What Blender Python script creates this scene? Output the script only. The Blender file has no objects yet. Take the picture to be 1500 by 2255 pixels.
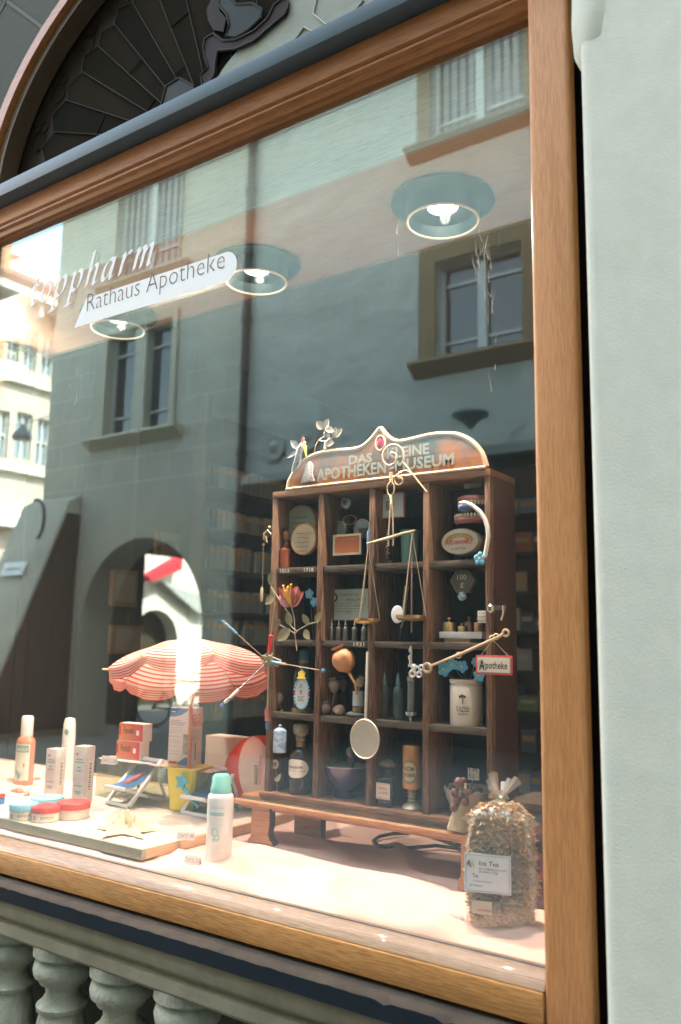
import bpy, bmesh, math, random
from mathutils import Vector, Matrix, noise
import numpy as np
random.seed(7)
SC = bpy.context.scene
COL = SC.collection
# ------------------------------------------------------------------ camera
F, CX, CY = 1860.0, 750.0, 1127.5
def _n(v): return v / np.linalg.norm(v)
_l = _n(np.array([-1950 - CX, 1366 - CY, F]))
_h = _n(np.array([2062 - CX, 1366 + 0.0178 * 4012 - CY, F]))
_d = _n(np.cross(_h, _l))
if _d[1] < 0: _d = -_d
RX = -_l; RZ = -_d; RY = np.cross(RZ, RX)
RM = np.array([RX, RY, RZ])
CAM = np.array([0.0, -1.3, 1.6])
cd = bpy.data.cameras.new('camera'); co = bpy.data.objects.new('camera', cd); COL.objects.link(co)
right = RM @ np.array([1, 0, 0]); up = RM @ np.array([0, -1, 0]); back = RM @ np.array([0, 0, -1.0])
co.matrix_world = Matrix(((right[0], up[0], back[0], CAM[0]), (right[1], up[1], back[1], CAM[1]), (right[2], up[2], back[2], CAM[2]), (0, 0, 0, 1)))
cd.sensor_fit = 'VERTICAL'; cd.sensor_height = 36; cd.sensor_width = 24; cd.lens = 36 * F / 2255
cd.clip_start = 0.05; cd.clip_end = 500
cd.dof.use_dof = True; cd.dof.focus_distance = 1.82; cd.dof.aperture_fstop = 3.6
SC.camera = co
# ------------------------------------------------------------------ sky, sun, exposure
SUN = Vector((0.57, -0.06, 0.82)).normalized()
W_ = bpy.data.worlds.new('World'); SC.world = W_; W_.use_nodes = True
nt = W_.node_tree; nt.nodes.clear()
sky = nt.nodes.new('ShaderNodeTexSky'); sky.sky_type = 'NISHITA'; sky.sun_disc = False
sky.sun_elevation = math.asin(SUN.z); sky.sun_rotation = math.atan2(SUN.x, SUN.y)
bg = nt.nodes.new('ShaderNodeBackground'); bg.inputs[1].default_value = 0.15
ow = nt.nodes.new('ShaderNodeOutputWorld')
wb = nt.nodes.new("ShaderNodeMix"); wb.data_type = "RGBA"; wb.blend_type = "MULTIPLY"; wb.inputs[0].default_value = 1; wb.inputs[7].default_value = (1.28, 1.05, .79, 1); nt.links.new(sky.outputs[0], wb.inputs[6]); nt.links.new(wb.outputs[2], bg.inputs[0]); nt.links.new(bg.outputs[0], ow.inputs[0])
sd = bpy.data.lights.new('sun', 'SUN'); sd.energy = 2; sd.angle = math.radians(0.5); sd.color = (1, .93, .82)
so = bpy.data.objects.new('sun', sd); COL.objects.link(so); so.rotation_euler = SUN.to_track_quat('Z', 'Y').to_euler()
SC.view_settings.view_transform = 'Standard'; SC.view_settings.look = 'None'; SC.view_settings.gamma = 1
SC.view_settings.exposure = 4.4
SC.cycles.max_bounces = 10; SC.cycles.transparent_max_bounces = 24; SC.cycles.glossy_bounces = 5
SC.cycles.sample_clamp_indirect = 6; SC.cycles.use_denoising = True; SC.cycles.caustics_reflective = False; SC.cycles.caustics_refractive = False
# ------------------------------------------------------------------ where things stand
def ray(px, py): return RM @ np.array([px - CX, py - CY, F])
def PY(px, py, y):
    r = ray(px, py); return CAM + r * ((y - CAM[1]) / r[1])
def PZ(px, py, z):
    r = ray(px, py); return CAM + r * ((z - CAM[2]) / r[2])
def PX(px, py, x):
    r = ray(px, py); return CAM + r * ((x - CAM[0]) / r[0])
def rect(l, t, r, b, y):
    mx, my = (l + r) / 2, (t + b) / 2
    return PY(l, my, y)[0], PY(r, my, y)[0], PY(mx, b, y)[2], PY(mx, t, y)[2]
def cyl(l, t, r, b, y):
    x0, x1, z0, z1 = rect(l, t, r, b, y); c = (x0 + x1) / 2
    ph = math.atan2(abs(c), y - CAM[1]); return c, (x1 - x0) / 2 * math.cos(ph), z0, z1
# ------------------------------------------------------------------ materials
MC = {}
def mat(name, col, rough=.6, metal=0, wood=None, noise_=None, bump=None, spec=.5, col2=None, coat=0, emit=0, alpha=None, trans=0, stripes=None, scale=1.0):
    if name in MC: return MC[name]
    m = bpy.data.materials.new(name); MC[name] = m; m.use_nodes = True
    t = m.node_tree; b = t.nodes['Principled BSDF']; N = t.nodes.new; L = t.links.new
    b.inputs['Base Color'].default_value = (*col, 1); b.inputs['Roughness'].default_value = rough; b.inputs['Metallic'].default_value = metal
    b.inputs['Specular IOR Level'].default_value = spec; b.inputs['Coat Weight'].default_value = coat
    if trans: b.inputs['Transmission Weight'].default_value = trans
    if emit: b.inputs['Emission Color'].default_value = (*col, 1); b.inputs['Emission Strength'].default_value = emit
    tc = N('ShaderNodeTexCoord'); mp = N('ShaderNodeMapping'); L(tc.outputs['Object'], mp.inputs[0])
    c2 = col2 or tuple(x * .6 for x in col)
    if wood is not None:
        s = [300 * scale] * 3; s[wood] = 16 * scale; mp.inputs['Scale'].default_value = s
        n1 = N('ShaderNodeTexNoise'); n1.inputs['Scale'].default_value = 1.6; n1.inputs['Detail'].default_value = 6; n1.inputs['Distortion'].default_value = .6; L(mp.outputs[0], n1.inputs[0])
        mp2 = N('ShaderNodeMapping'); s2 = [9 * scale] * 3; s2[wood] = .8 * scale; mp2.inputs['Scale'].default_value = s2; L(tc.outputs['Object'], mp2.inputs[0])
        n2 = N('ShaderNodeTexNoise'); n2.inputs['Scale'].default_value = 1.2; n2.inputs['Detail'].default_value = 4; n2.inputs['Distortion'].default_value = 1.5; L(mp2.outputs[0], n2.inputs[0])
        r = N('ShaderNodeValToRGB'); r.color_ramp.elements[0].position = .40; r.color_ramp.elements[0].color = (*c2, 1); r.color_ramp.elements[1].position = .57; r.color_ramp.elements[1].color = (*col, 1)
        ad = N('ShaderNodeMath'); ad.operation = 'MULTIPLY_ADD'; L(n1.outputs[0], ad.inputs[0]); ad.inputs[1].default_value = .7
        m2 = N('ShaderNodeMath'); m2.operation = 'MULTIPLY'; L(n2.outputs[0], m2.inputs[0]); m2.inputs[1].default_value = .3; L(m2.outputs[0], ad.inputs[2])
        L(ad.outputs[0], r.inputs[0]); L(r.outputs[0], b.inputs['Base Color'])
        bp = N('ShaderNodeBump'); bp.inputs['Strength'].default_value = .18; bp.inputs['Distance'].default_value = .002; L(n1.outputs[0], bp.inputs['Height']); L(bp.outputs[0], b.inputs['Normal'])
    if noise_:
        n1 = N('ShaderNodeTexNoise'); n1.inputs['Scale'].default_value = noise_[0]; n1.inputs['Detail'].default_value = 8; n1.inputs['Roughness'].default_value = .62; L(tc.outputs['Object'], n1.inputs[0])
        r = N('ShaderNodeValToRGB'); r.color_ramp.elements[0].position = .5 - noise_[1]; r.color_ramp.elements[0].color = (*c2, 1); r.color_ramp.elements[1].position = .5 + noise_[1]; r.color_ramp.elements[1].color = (*col, 1)
        L(n1.outputs[0], r.inputs[0]); L(r.outputs[0], b.inputs['Base Color'])
    if stripes:
        ax, sc_, cB, fr = stripes
        sp = N('ShaderNodeSeparateXYZ'); L(tc.outputs['Object'] if ax != 'UV' else tc.outputs['UV'], sp.inputs[0])
        mm = N('ShaderNodeMath'); mm.operation = 'MULTIPLY'; mm.inputs[1].default_value = sc_; L(sp.outputs[{'X': 0, 'Y': 1, 'Z': 2, 'UV': 1}[ax]], mm.inputs[0])
        fa = N('ShaderNodeMath'); fa.operation = 'FRACT'; L(mm.outputs[0], fa.inputs[0])
        gt = N('ShaderNodeMath'); gt.operation = 'GREATER_THAN'; gt.inputs[1].default_value = fr; L(fa.outputs[0], gt.inputs[0])
        mx = N('ShaderNodeMix'); mx.data_type = 'RGBA'; mx.inputs[6].default_value = (*col, 1); mx.inputs[7].default_value = (*cB, 1); L(gt.outputs[0], mx.inputs[0]); L(mx.outputs[2], b.inputs['Base Color'])
    if bump:
        n3 = N('ShaderNodeTexNoise'); n3.inputs['Scale'].default_value = bump[0]; n3.inputs['Detail'].default_value = 6; L(tc.outputs['Object'], n3.inputs[0])
        bp = N('ShaderNodeBump'); bp.inputs['Strength'].default_value = bump[1]; bp.inputs['Distance'].default_value = bump[2] if len(bump) > 2 else .01; L(n3.outputs[0], bp.inputs['Height']); L(bp.outputs[0], b.inputs['Normal'])
    return m
def glass_mat(name, r0, tint=(1, 1, 1), rough=0.0, dirt=0.0, body=None):
    """clear pane: transmits with a tint, mirrors by Schlick's law; optional share of coloured diffuse body"""
    if name in MC: return MC[name]
    m = bpy.data.materials.new(name); MC[name] = m; m.use_nodes = True
    t = m.node_tree; t.nodes.clear(); N = t.nodes.new; L = t.links.new
    g = N('ShaderNodeNewGeometry'); d = N('ShaderNodeVectorMath'); d.operation = 'DOT_PRODUCT'; L(g.outputs['Normal'], d.inputs[0]); L(g.outputs['Incoming'], d.inputs[1])
    a = N('ShaderNodeMath'); a.operation = 'ABSOLUTE'; L(d.outputs['Value'], a.inputs[0])
    s = N('ShaderNodeMath'); s.operation = 'SUBTRACT'; s.inputs[0].default_value = 1; L(a.outputs[0], s.inputs[1])
    p = N('ShaderNodeMath'); p.operation = 'POWER'; p.inputs[1].default_value = 5; L(s.outputs[0], p.inputs[0])
    q = N('ShaderNodeMath'); q.operation = 'MULTIPLY_ADD'; q.inputs[1].default_value = 1 - r0; q.inputs[2].default_value = r0; L(p.outputs[0], q.inputs[0])
    tr = N('ShaderNodeBsdfTransparent'); tr.inputs[0].default_value = (*tint, 1)
    gl = N('ShaderNodeBsdfGlossy'); gl.inputs['Roughness'].default_value = rough; gl.inputs['Color'].default_value = (.86, 1, .98, 1)
    base = tr
    if body:
        df = N('ShaderNodeBsdfDiffuse'); df.inputs[0].default_value = (*body[:3], 1)
        mb = N('ShaderNodeMixShader'); mb.inputs[0].default_value = body[3]; L(tr.outputs[0], mb.inputs[1]); L(df.outputs[0], mb.inputs[2]); base = mb
    if dirt:
        tc = N('ShaderNodeTexCoord'); v = N('ShaderNodeTexNoise'); v.inputs['Scale'].default_value = 150; v.inputs['Detail'].default_value = 3; L(tc.outputs['Object'], v.inputs[0])
        cr = N('ShaderNodeValToRGB'); cr.color_ramp.elements[0].position = .735; cr.color_ramp.elements[1].position = .79; L(v.outputs[0], cr.inputs[0])
        md = N('ShaderNodeMath'); md.operation = 'MULTIPLY'; md.inputs[1].default_value = dirt; L(cr.outputs[0], md.inputs[0])
        df = N('ShaderNodeBsdfDiffuse'); df.inputs[0].default_value = (.8, .75, .65, 1)
        mb = N('ShaderNodeMixShader'); L(md.outputs[0], mb.inputs[0]); L(base.outputs[0], mb.inputs[1]); L(df.outputs[0], mb.inputs[2]); base = mb
    mi = N('ShaderNodeMixShader'); L(q.outputs[0], mi.inputs[0]); L(base.outputs[0], mi.inputs[1]); L(gl.outputs[0], mi.inputs[2])
    o = N('ShaderNodeOutputMaterial'); L(mi.outputs[0], o.inputs[0])
    return m
# ------------------------------------------------------------------ mesh builder
class MB:
    def __init__(s): s.v = []; s.f = []; s.mi = []; s.ms = []; s.M = None
    def add(s, vs, fs, m, M=None):
        o = len(s.v); M = M or s.M
        for v in vs: s.v.append(tuple(M @ Vector(v)) if M else tuple(v))
        if m not in s.ms: s.ms.append(m)
        k = s.ms.index(m)
        for f in fs: s.f.append([o + i for i in f]); s.mi.append(k)
        return s
    def box(s, x0, x1, y0, y1, z0, z1, m, M=None):
        return s.add([(x, y, z) for z in (z0, z1) for y in (y0, y1) for x in (x0, x1)], [(0, 2, 3, 1), (4, 5, 7, 6), (0, 1, 5, 4), (1, 3, 7, 5), (3, 2, 6, 7), (2, 0, 4, 6)], m, M)
    def prism(s, poly, y0, y1, m, M=None, ax='y'):
        n = len(poly)
        f = {'y': lambda a, b, c: (a, c, b), 'z': lambda a, b, c: (a, b, c), 'x': lambda a, b, c: (c, a, b)}[ax]
        vs = [f(a, b, y0) for a, b in poly] + [f(a, b, y1) for a, b in poly]
        return s.add(vs, [list(range(n)), list(range(2 * n - 1, n - 1, -1))] + [(i, n + i, n + (i + 1) % n, (i + 1) % n) for i in range(n)], m, M)
    def lathe(s, prof, c, m, n=24, M=None, sx=1, sy=1, a0=0, a1=2 * math.pi):
        vs = []; fs = []; full = abs(a1 - a0 - 2 * math.pi) < 1e-6; k = n if full else n + 1
        for r, z in prof:
            for i in range(k):
                a = a0 + (a1 - a0) * i / n; vs.append((c[0] + r * sx * math.cos(a), c[1] + r * sy * math.sin(a), c[2] + z))
        for j in range(len(prof) - 1):
            for i in range(n):
                i2 = (i + 1) % k; fs.append((j * k + i, j * k + i2, (j + 1) * k + i2, (j + 1) * k + i))
        if full:
            if prof[0][0] > 1e-6: fs.append(list(range(n - 1, -1, -1)))
            if prof[-1][0] > 1e-6: fs.append([(len(prof) - 1) * k + i for i in range(n)])
        return s.add(vs, fs, m, M)
    def tube(s, pts, r, m, n=8, closed=False, M=None):
        P = [Vector(p) for p in pts]; K = len(P); vs = []; fs = []; ref = None
        for i, p in enumerate(P):
            if closed: t = P[(i + 1) % K] - P[i - 1]
            else: t = P[min(i + 1, K - 1)] - P[max(i - 1, 0)]
            t.normalize()
            if ref is None: ref = Vector((0, 0, 1)) if abs(t.z) < .9 else Vector((1, 0, 0))
            a = t.cross(ref).normalized(); b = t.cross(a).normalized(); ref = -b if False else ref - t * ref.dot(t)
            if ref.length < .05: ref = a.copy()
            rr = r[i] if isinstance(r, (list, tuple)) else r
            for j in range(n):
                q = 2 * math.pi * j / n; vs.append(tuple(p + (a * math.cos(q) + b * math.sin(q)) * rr))
        for i in range(K if closed else K - 1):
            for j in range(n):
                i2 = (i + 1) % K; fs.append((i * n + j, i * n + (j + 1) % n, i2 * n + (j + 1) % n, i2 * n + j))
        if not closed: fs.append(list(range(n - 1, -1, -1))); fs.append([(K - 1) * n + j for j in range(n)])
        return s.add(vs, fs, m, M)
    def ell(s, c, r, m, n=16, M=None, fn=None):
        if not isinstance(r, (tuple, list)): r = (r, r, r)
        vs = []; fs = []; h = n // 2
        for j in range(h + 1):
            th = math.pi * j / h
            for i in range(n):
                a = 2 * math.pi * i / n; d = (math.sin(th) * math.cos(a), math.sin(th) * math.sin(a), math.cos(th)); k = fn(*d) if fn else 1
                vs.append((c[0] + r[0] * d[0] * k, c[1] + r[1] * d[1] * k, c[2] + r[2] * d[2] * k))
        for j in range(h):
            for i in range(n): fs.append((j * n + i, (j + 1) * n + i, (j + 1) * n + (i + 1) % n, j * n + (i + 1) % n))
        return s.add(vs, fs, m, M)
    def ring(s, c, R, r, m, n=32, k=8, M=None, sx=1, sz=1, plane='xy', a0=0, a1=None):
        pts = []; full = a1 is None; a1 = 2 * math.pi if full else a1
        for i in range(n if full else n + 1):
            a = a0 + (a1 - a0) * i / n; u, v = R * sx * math.cos(a), R * sz * math.sin(a)
            pts.append((c[0] + u, c[1] + v, c[2]) if plane == 'xy' else (c[0] + u, c[1], c[2] + v))
        return s.tube(pts, r, m, k, full, M)
    def text(s, string, x, z, w, h, y, m, shear=0, wrap=None, M=None, bold=0, align='L', ext=0):
        """letters in the local XZ plane facing -y, bottom-left x,z, fitted to w x h; wrap=(cx,cy,r) rolls them round a vertical cylinder"""
        cu = bpy.data.curves.new('t', 'FONT'); cu.body = string; cu.shear = shear; cu.offset = bold; cu.resolution_u = 2; cu.size = 1; cu.extrude = ext
        ob = bpy.data.objects.new('t', cu); COL.objects.link(ob); dg = bpy.context.evaluated_depsgraph_get(); dg.update()
        me = bpy.data.meshes.new_from_object(ob.evaluated_get(dg)); P = [v.co.copy() for v in me.vertices]; Fs = [list(p.vertices) for p in me.polygons]
        bpy.data.objects.remove(ob); bpy.data.curves.remove(cu); bpy.data.meshes.remove(me)
        if not P: return s
        a0 = min(p.x for p in P); a1 = max(p.x for p in P); b0 = min(p.y for p in P); b1 = max(p.y for p in P)
        vs = []
        for p in P:
            X = x + (p.x - a0) / (a1 - a0) * w; Z = z + (p.y - b0) / (b1 - b0) * h
            if wrap:
                t = (X - wrap[0]) / wrap[2]; vs.append((wrap[0] + math.sin(t) * wrap[2], wrap[1] - math.cos(t) * wrap[2], Z))
            else: vs.append((X, y - p.z * .01, Z))
        return s.add(vs, Fs, m, M)
    def label(s, c, r, w, z0, z1, m, shape='rect', n=12, a=0):
        """a paper label rolled on a cylinder (axis c, radius r), w = width along the surface, facing -y turned by a"""
        vs = []; fs = []
        for i in range(n + 1):
            u = i / n * 2 - 1; t = u * w / 2 / r + a
            k = 1 if shape == 'rect' else math.sqrt(max(0.02, 1 - abs(u) ** 2.4))
            zc = (z0 + z1) / 2; hh = (z1 - z0) / 2 * k
            vs += [(c[0] + r * math.sin(t), c[1] - r * math.cos(t), zc - hh), (c[0] + r * math.sin(t), c[1] - r * math.cos(t), zc + hh)]
        for i in range(n): fs.append((2 * i, 2 * i + 2, 2 * i + 3, 2 * i + 1))
        return s.add(vs, fs, m)
    def build(s, name, parent=None, label=None, cat=None, group=None, kind=None, bevel=0, ang=38, smooth=True, local=False, seg=2):
        vs = s.v
        loc = Vector((0, 0, 0))
        if parent is None:
            A = np.array(vs); mn = A.min(0); mx = A.max(0); loc = Vector(((mn[0] + mx[0]) / 2, (mn[1] + mx[1]) / 2, mn[2]))
        elif not local:
            p = parent
            while p is not None:
                loc = loc + p.location; p = p.parent
        me = bpy.data.meshes.new(name); me.from_pydata([(v[0] - loc[0], v[1] - loc[1], v[2] - loc[2]) for v in vs], [], s.f)
        for m in s.ms: me.materials.append(m)
        for i, p in enumerate(me.polygons): p.material_index = s.mi[i]
        bm = bmesh.new(); bm.from_mesh(me)
        bmesh.ops.recalc_face_normals(bm, faces=bm.faces)
        if bevel:
            es = [e for e in bm.edges if len(e.link_faces) == 2 and e.calc_face_angle(0) > math.radians(ang)]
            bmesh.ops.bevel(bm, geom=es, offset=bevel, segments=seg, profile=.6, affect='EDGES', clamp_overlap=True)
        for e in bm.edges:
            if len(e.link_faces) == 2 and e.calc_face_angle(0) > math.radians(ang): e.smooth = False
        for f in bm.faces: f.smooth = smooth
        bm.to_mesh(me); bm.free()
        o = bpy.data.objects.new(name, me); COL.objects.link(o)
        if parent is not None: o.parent = parent
        else: o.location = loc
        if label: o['label'] = label
        if cat: o['category'] = cat
        if group: o['group'] = group
        if kind: o['kind'] = kind
        return o
def thing(name, label, cat, loc=(0, 0, 0), rz=0, group=None, kind=None):
    o = bpy.data.objects.new(name, None); COL.objects.link(o); o.location = loc; o.rotation_euler = (0, 0, rz); o['label'] = label; o['category'] = cat
    o.empty_display_size = .05
    if group: o['group'] = group
    if kind: o['kind'] = kind
    return o
def copy_thing(root, loc, label, rz=None):
    r = root.copy(); COL.objects.link(r); r.location = loc; r['label'] = label
    if rz is not None: r.rotation_euler = (0, 0, rz)
    for ch in list(root.children):
        c = ch.copy(); COL.objects.link(c); c.parent = r
        for g in ch.children:
            d = g.copy(); COL.objects.link(d); d.parent = c
    return r
def arc(cx, cz, rx, rz, a0, a1, n): return [(cx + rx * math.cos(math.radians(a0 + (a1 - a0) * i / n)), cz + rz * math.sin(math.radians(a0 + (a1 - a0) * i / n))) for i in range(n + 1)]
def T(x, y, z, rz=0, rx=0, ry=0): return Matrix.Translation((x, y, z)) @ Matrix.Rotation(rz, 4, 'Z') @ Matrix.Rotation(ry, 4, 'Y') @ Matrix.Rotation(rx, 4, 'X')
# ------------------------------------------------------------------ palette
OAK = mat('oak_lower', (.54, .27, .085), .45, wood=0, col2=(.33, .15, .042), coat=.05)
OAKV = mat('oak_post', (.57, .265, .098), .45, wood=2, col2=(.43, .185, .062), coat=.05)
OAKT = mat('oak_top', (.44, .18, .055), .4, wood=0, col2=(.29, .105, .03), coat=0)
OAKB = mat('oak_bead', (.40, .26, .15), .4, wood=0, col2=(.27, .16, .08), coat=.2)
DARKM = mat('dark_gap', (.006, .004, .003), .9, spec=0)
BLUEM = mat('blue_grey_metal', (.06, .095, .11), .45, metal=.2, noise_=(30, .2), col2=(.065, .1, .12))
SLATE = mat('slate', (.075, .06, .045), .75, spec=.15, noise_=(14, .16), col2=(.045, .038, .03), bump=(60, .25, .004))
SLATEF = mat('slate_edge', (.012, .02, .026), .7, spec=.1, noise_=(10, .2), col2=(.009, .015, .02), bump=(70, .2, .004))
LEDGE = mat('ledge_sandstone', (.25, .24, .17), .85, noise_=(11, .2), col2=(.16, .15, .1), bump=(120, .35, .004))
BALU = mat('baluster_sandstone', (.38, .40, .32), .9, noise_=(22, .16), col2=(.25, .27, .21), bump=(140, .6, .005))
PIERM = mat('pier_sandstone', (.61, .625, .53), .9, noise_=(26, .3), col2=(.52, .54, .455), bump=(300, .22, .003))
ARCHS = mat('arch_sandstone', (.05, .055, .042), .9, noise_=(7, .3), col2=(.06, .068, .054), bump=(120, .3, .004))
MORT = mat('mortar', (.11, .12, .105), .9)
WHITE = mat('white_paint', (.8, .8, .76), .5)
BLACK = mat('black_paint', (.015, .015, .015), .4)
INK = mat('ink', (.04, .03, .03), .7)
PAPER = mat('paper', (.72, .68, .58), .7)
BRASS = mat('brass', (.6, .43, .2), .35, metal=.85, noise_=(60, .25), col2=(.42, .3, .13))
TIN = mat('pale_brass', (.62, .52, .36), .45, metal=.6, noise_=(60, .3), col2=(.42, .34, .22))
STEEL = mat('steel', (.6, .6, .58), .25, metal=.9)
RED = mat('red', (.6, .04, .035), .4); BLUE = mat('blue', (.03, .2, .45), .4); LBLUE = mat('light_blue', (.22, .55, .75), .5)
YEL = mat('yellow', (.75, .6, .08), .45)
TEALM = mat('lamp_teal', (.03, .06, .06), .35, metal=.2)
CLEAR = glass_mat('clear_glass', .06, (.93, .96, .95))
AMBER = glass_mat('amber_glass', .06, (.62, .28, .09), body=(.25, .08, .02, .12))
BROWNG = glass_mat('brown_glass', .06, (.35, .22, .13), body=(.05, .028, .018, .45))
GREENG = glass_mat('green_glass', .06, (.5, .75, .68), body=(.25, .5, .45, .5))
# ================================================================== SETTING
ASPH = mat('paving', (.16, .155, .145), .85, noise_=(1.5, .25), col2=(.11, .108, .1), bump=(25, .4, .01))
MB().add([(-150, -150, 0), (150, -150, 0), (150, 150, 0), (-150, 150, 0)], [(0, 1, 2, 3)], ASPH).build('street', kind='structure')
MB().box(-16, 6, -1.75, -.5, .004, .10, mat('pavement_stone', (.24, .235, .21), .85, noise_=(4, .3), bump=(60, .3, .004))).build('pavement', kind='structure')
STOREY = mat('plaster_warm', (.5, .47, .4), .9, noise_=(1.5, .3), bump=(20, .4, .01))
ROOF = mat('roof_tile', (.2, .085, .05), .8, noise_=(6, .3), stripes=None, bump=(30, .6, .02))
# ---- the shop building: front wall with the window opening, and the room behind it
AX, AZ, AA, AB = -1.3, 2.80, .872, .675
sb = thing('shop_building', 'sandstone shop building whose arched window opening holds the pharmacy display', 'building', (-1.3, .3, 0))
poly = [(-8, 2.72), (-2.19, 2.72), (-2.172, 2.8)] + arc(AX, AZ, AA, AB, 180, 0, 40)[1:-1] + [(-.428, 2.8), (-.30, 2.8), (4, 2.8), (4, 8), (-8, 8)]
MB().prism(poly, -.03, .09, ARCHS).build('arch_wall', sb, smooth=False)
b = MB()
for a in (112, 135, 160, 176):
    x0, z0 = AX + (AA + .01) * math.cos(math.radians(a)), AZ + (AB + .01) * math.sin(math.radians(a)); x1, z1 = AX + (AA + .5) * math.cos(math.radians(a)), AZ + (AB + .45) * math.sin(math.radians(a))
    d = Vector((x1 - x0, z1 - z0)).normalized() * .005
    b.prism([(x0 - d.y, z0 + d.x), (x0 + d.y, z0 - d.x), (x1 + d.y, z1 - d.x), (x1 - d.y, z1 + d.x)], -.032, -.029, MORT)
o_ = arc(AX, AZ, AA + .31, AB + .29, 188, 90, 30)
for i in range(30):
    (x0, z0), (x1, z1) = o_[i], o_[i + 1]; k = .992
    b.prism([(x0, z0), (x1, z1), (AX + (x1 - AX) * k, AZ + (z1 - AZ) * k), (AX + (x0 - AX) * k, AZ + (z0 - AZ) * k)], -.032, -.029, MORT)
b.build('mortar_joints', sb, smooth=False)
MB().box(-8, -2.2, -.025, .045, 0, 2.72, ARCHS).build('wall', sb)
b = MB()
RW = mat('room_wall', (.16, .13, .1), .9); RC = mat('room_ceiling', (.3, .28, .24), .9); RF = mat('room_floor', (.13, .075, .04), .5, wood=0)
b.box(-3.6, -3.5, .046, 6.6, 0, 3.4, RW); b.box(1.6, 1.7, .091, 6.6, 0, 3.4, RW); b.box(-3.5, 1.6, 6.5, 6.6, 0, 3.4, RW)
b.build('room_walls', sb)
MB().box(-3.5, 1.6, .091, 6.5, 3.3, 3.4, RC).build('room_ceiling', sb)
MB().box(-3.5, 1.6, .36, 6.5, .0, .05, RF).build('room_floor', sb)
MB().box(-8, 4, .10, 9, 3.42, 7.95, STOREY).box(-8.3, 4.3, -.3, 9.3, 8.01, 8.25, ROOF).build('upper_storeys', sb)
MB().box(-2.3, -.36, .13, .345, .0, .86, mat('base_wall', (.16, .17, .14), .9, noise_=(9, .3), col2=(.1, .11, .09))).build('base_panel', sb)
# ---- right pier
b = MB()
b.box(-.388, 3.2, -.12, .3, 0, 2.98, PIERM)
pier = b.build('pier_shaft', None, bevel=.018, seg=4); pier.name = 'stone_pier'
pier['label'] = 'smooth pale green-grey sandstone pier to the right of the oak window post'; pier['category'] = 'pier'
b = MB(); b.lathe([(.02, 2.50), (.032, 2.505), (.042, 2.53), (.045, 2.58), (.042, 2.66), (.044, 2.9)], (-.364, -.08, 0), PIERM, 28)
b.build('capital', pier, bevel=.006)
# ---- oak shop window
sw = thing('shop_window', 'large oak-framed shop window with clear glass above the slate sill', 'window', (-1.3, 0, 1.05))
ZB, ZT, XL, XR = 1.124, 2.706, -2.16, -.504
b = MB(); b.box(-.503, -.432, -.04, .03, 1.048, 2.80, OAKV); b.build('right_post', sw, bevel=.009, seg=3)
b = MB(); b.box(-2.235, -2.16, -.04, .03, 1.048, 2.80, OAKV); b.build('left_post', sw, bevel=.009, seg=3)
MB().box(-.4315, -.3725, -.012, .03, 1.04, 2.8, DARKM).build('joint', sw)
b = MB(); b.box(XL + .001, XR, -.042, .03, 1.052, 1.099, OAK); b.build('bottom_rail', sw, bevel=.005)
b = MB(); b.prism([(-.038, 1.1), (-.030, 1.112), (-.022, 1.109), (-.006, 1.1215), (.03, 1.1215), (.03, 1.1)], XL + .001, XR, OAKB, ax='x'); b.build('glazing_bead', sw, bevel=.0015)
MB().box(XL + .001, XR - .001, -.0055, -.0045, 1.1218, 1.1240, mat('blue_sealant', (.16, .22, .27), .5)).build('seal', sw)
b = MB(); b.prism([(-.006, 2.707), (-.012, 2.712), (-.020, 2.712), (-.024, 2.722), (-.034, 2.726), (-.034, 2.732), (-.026, 2.735), (-.036, 2.741), (-.038, 2.785), (.03, 2.785), (.03, 2.707)], XL, XR, OAKT, ax='x'); b.build('top_rail', sw, bevel=.0012, ang=25)
b = MB(); b.prism([(-.075, 2.790), (-.077, 2.825), (-.06, 2.832), (.03, 2.834), (.03, 2.787), (-.05, 2.787)], XL - .045, XR + .13, BLUEM, ax='x'); b.build('transom_bar', sw, bevel=.002)
# arched frame
ou = arc(AX, AZ + .03, AA - .001, AB - .03, 180, 0, 48)
for nm, k0, k1, y0, y1, mm in (('arch_frame', 1.0, .955, -.045, .02, OAKT), ('arch_frame_groove', .9545, .948, -.02, .02, DARKM), ('arch_frame_inner', .9475, .915, -.03, .02, mat('oak_dark', (.12, .08, .045), .4, wood=0))):
    b = MB()
    for i in range(48):
        q = []
        for k in (k0, k1):
            for j in (i, i + 1): q.append((AX + (ou[j][0] - AX) * k, AZ + .035 + (ou[j][1] - AZ - .03) * k))
        b.prism([q[0], q[1], q[3], q[2]], y0, y1, mm)
    b.build(nm, sw, smooth=True)
PANE = glass_mat('shop_glass', .095, (.97, .985, .98), dirt=.5, body=(.7, .85, .85, .014))
MB().box(XL - .02, XR + .02, .0, .006, 1.1, 2.72, PANE).build('glass_pane', sw)
# scratches on the pane
SCR = mat('scratch', (.5, .45, .36), .6)
b = MB()
rs = random.Random(3)
for (px, py, n) in ((1060, 570, 12), (1082, 600, 10), (1075, 680, 8), (1045, 600, 6), (1190, 660, 5), (1080, 810, 4), (1190, 740, 5), (870, 540, 4), (165, 860, 5)):
    for k in range(n):
        p = PY(px + rs.gauss(0, 7 if px < 1150 else 1), py + rs.gauss(0, 28), -.0012); L_ = rs.uniform(.008, .05); a = rs.gauss(0, .22)
        q = (p[0] + math.sin(a) * L_, p[2] + L_); w = rs.uniform(.0002, .0007)
        b.add([(p[0] - w, -.0012, p[2]), (p[0] + w, -.0012, p[2]), (q[0], -.0012, q[1])], [(0, 1, 2)], SCR)
b.build('scratches', sw, smooth=False)
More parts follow.
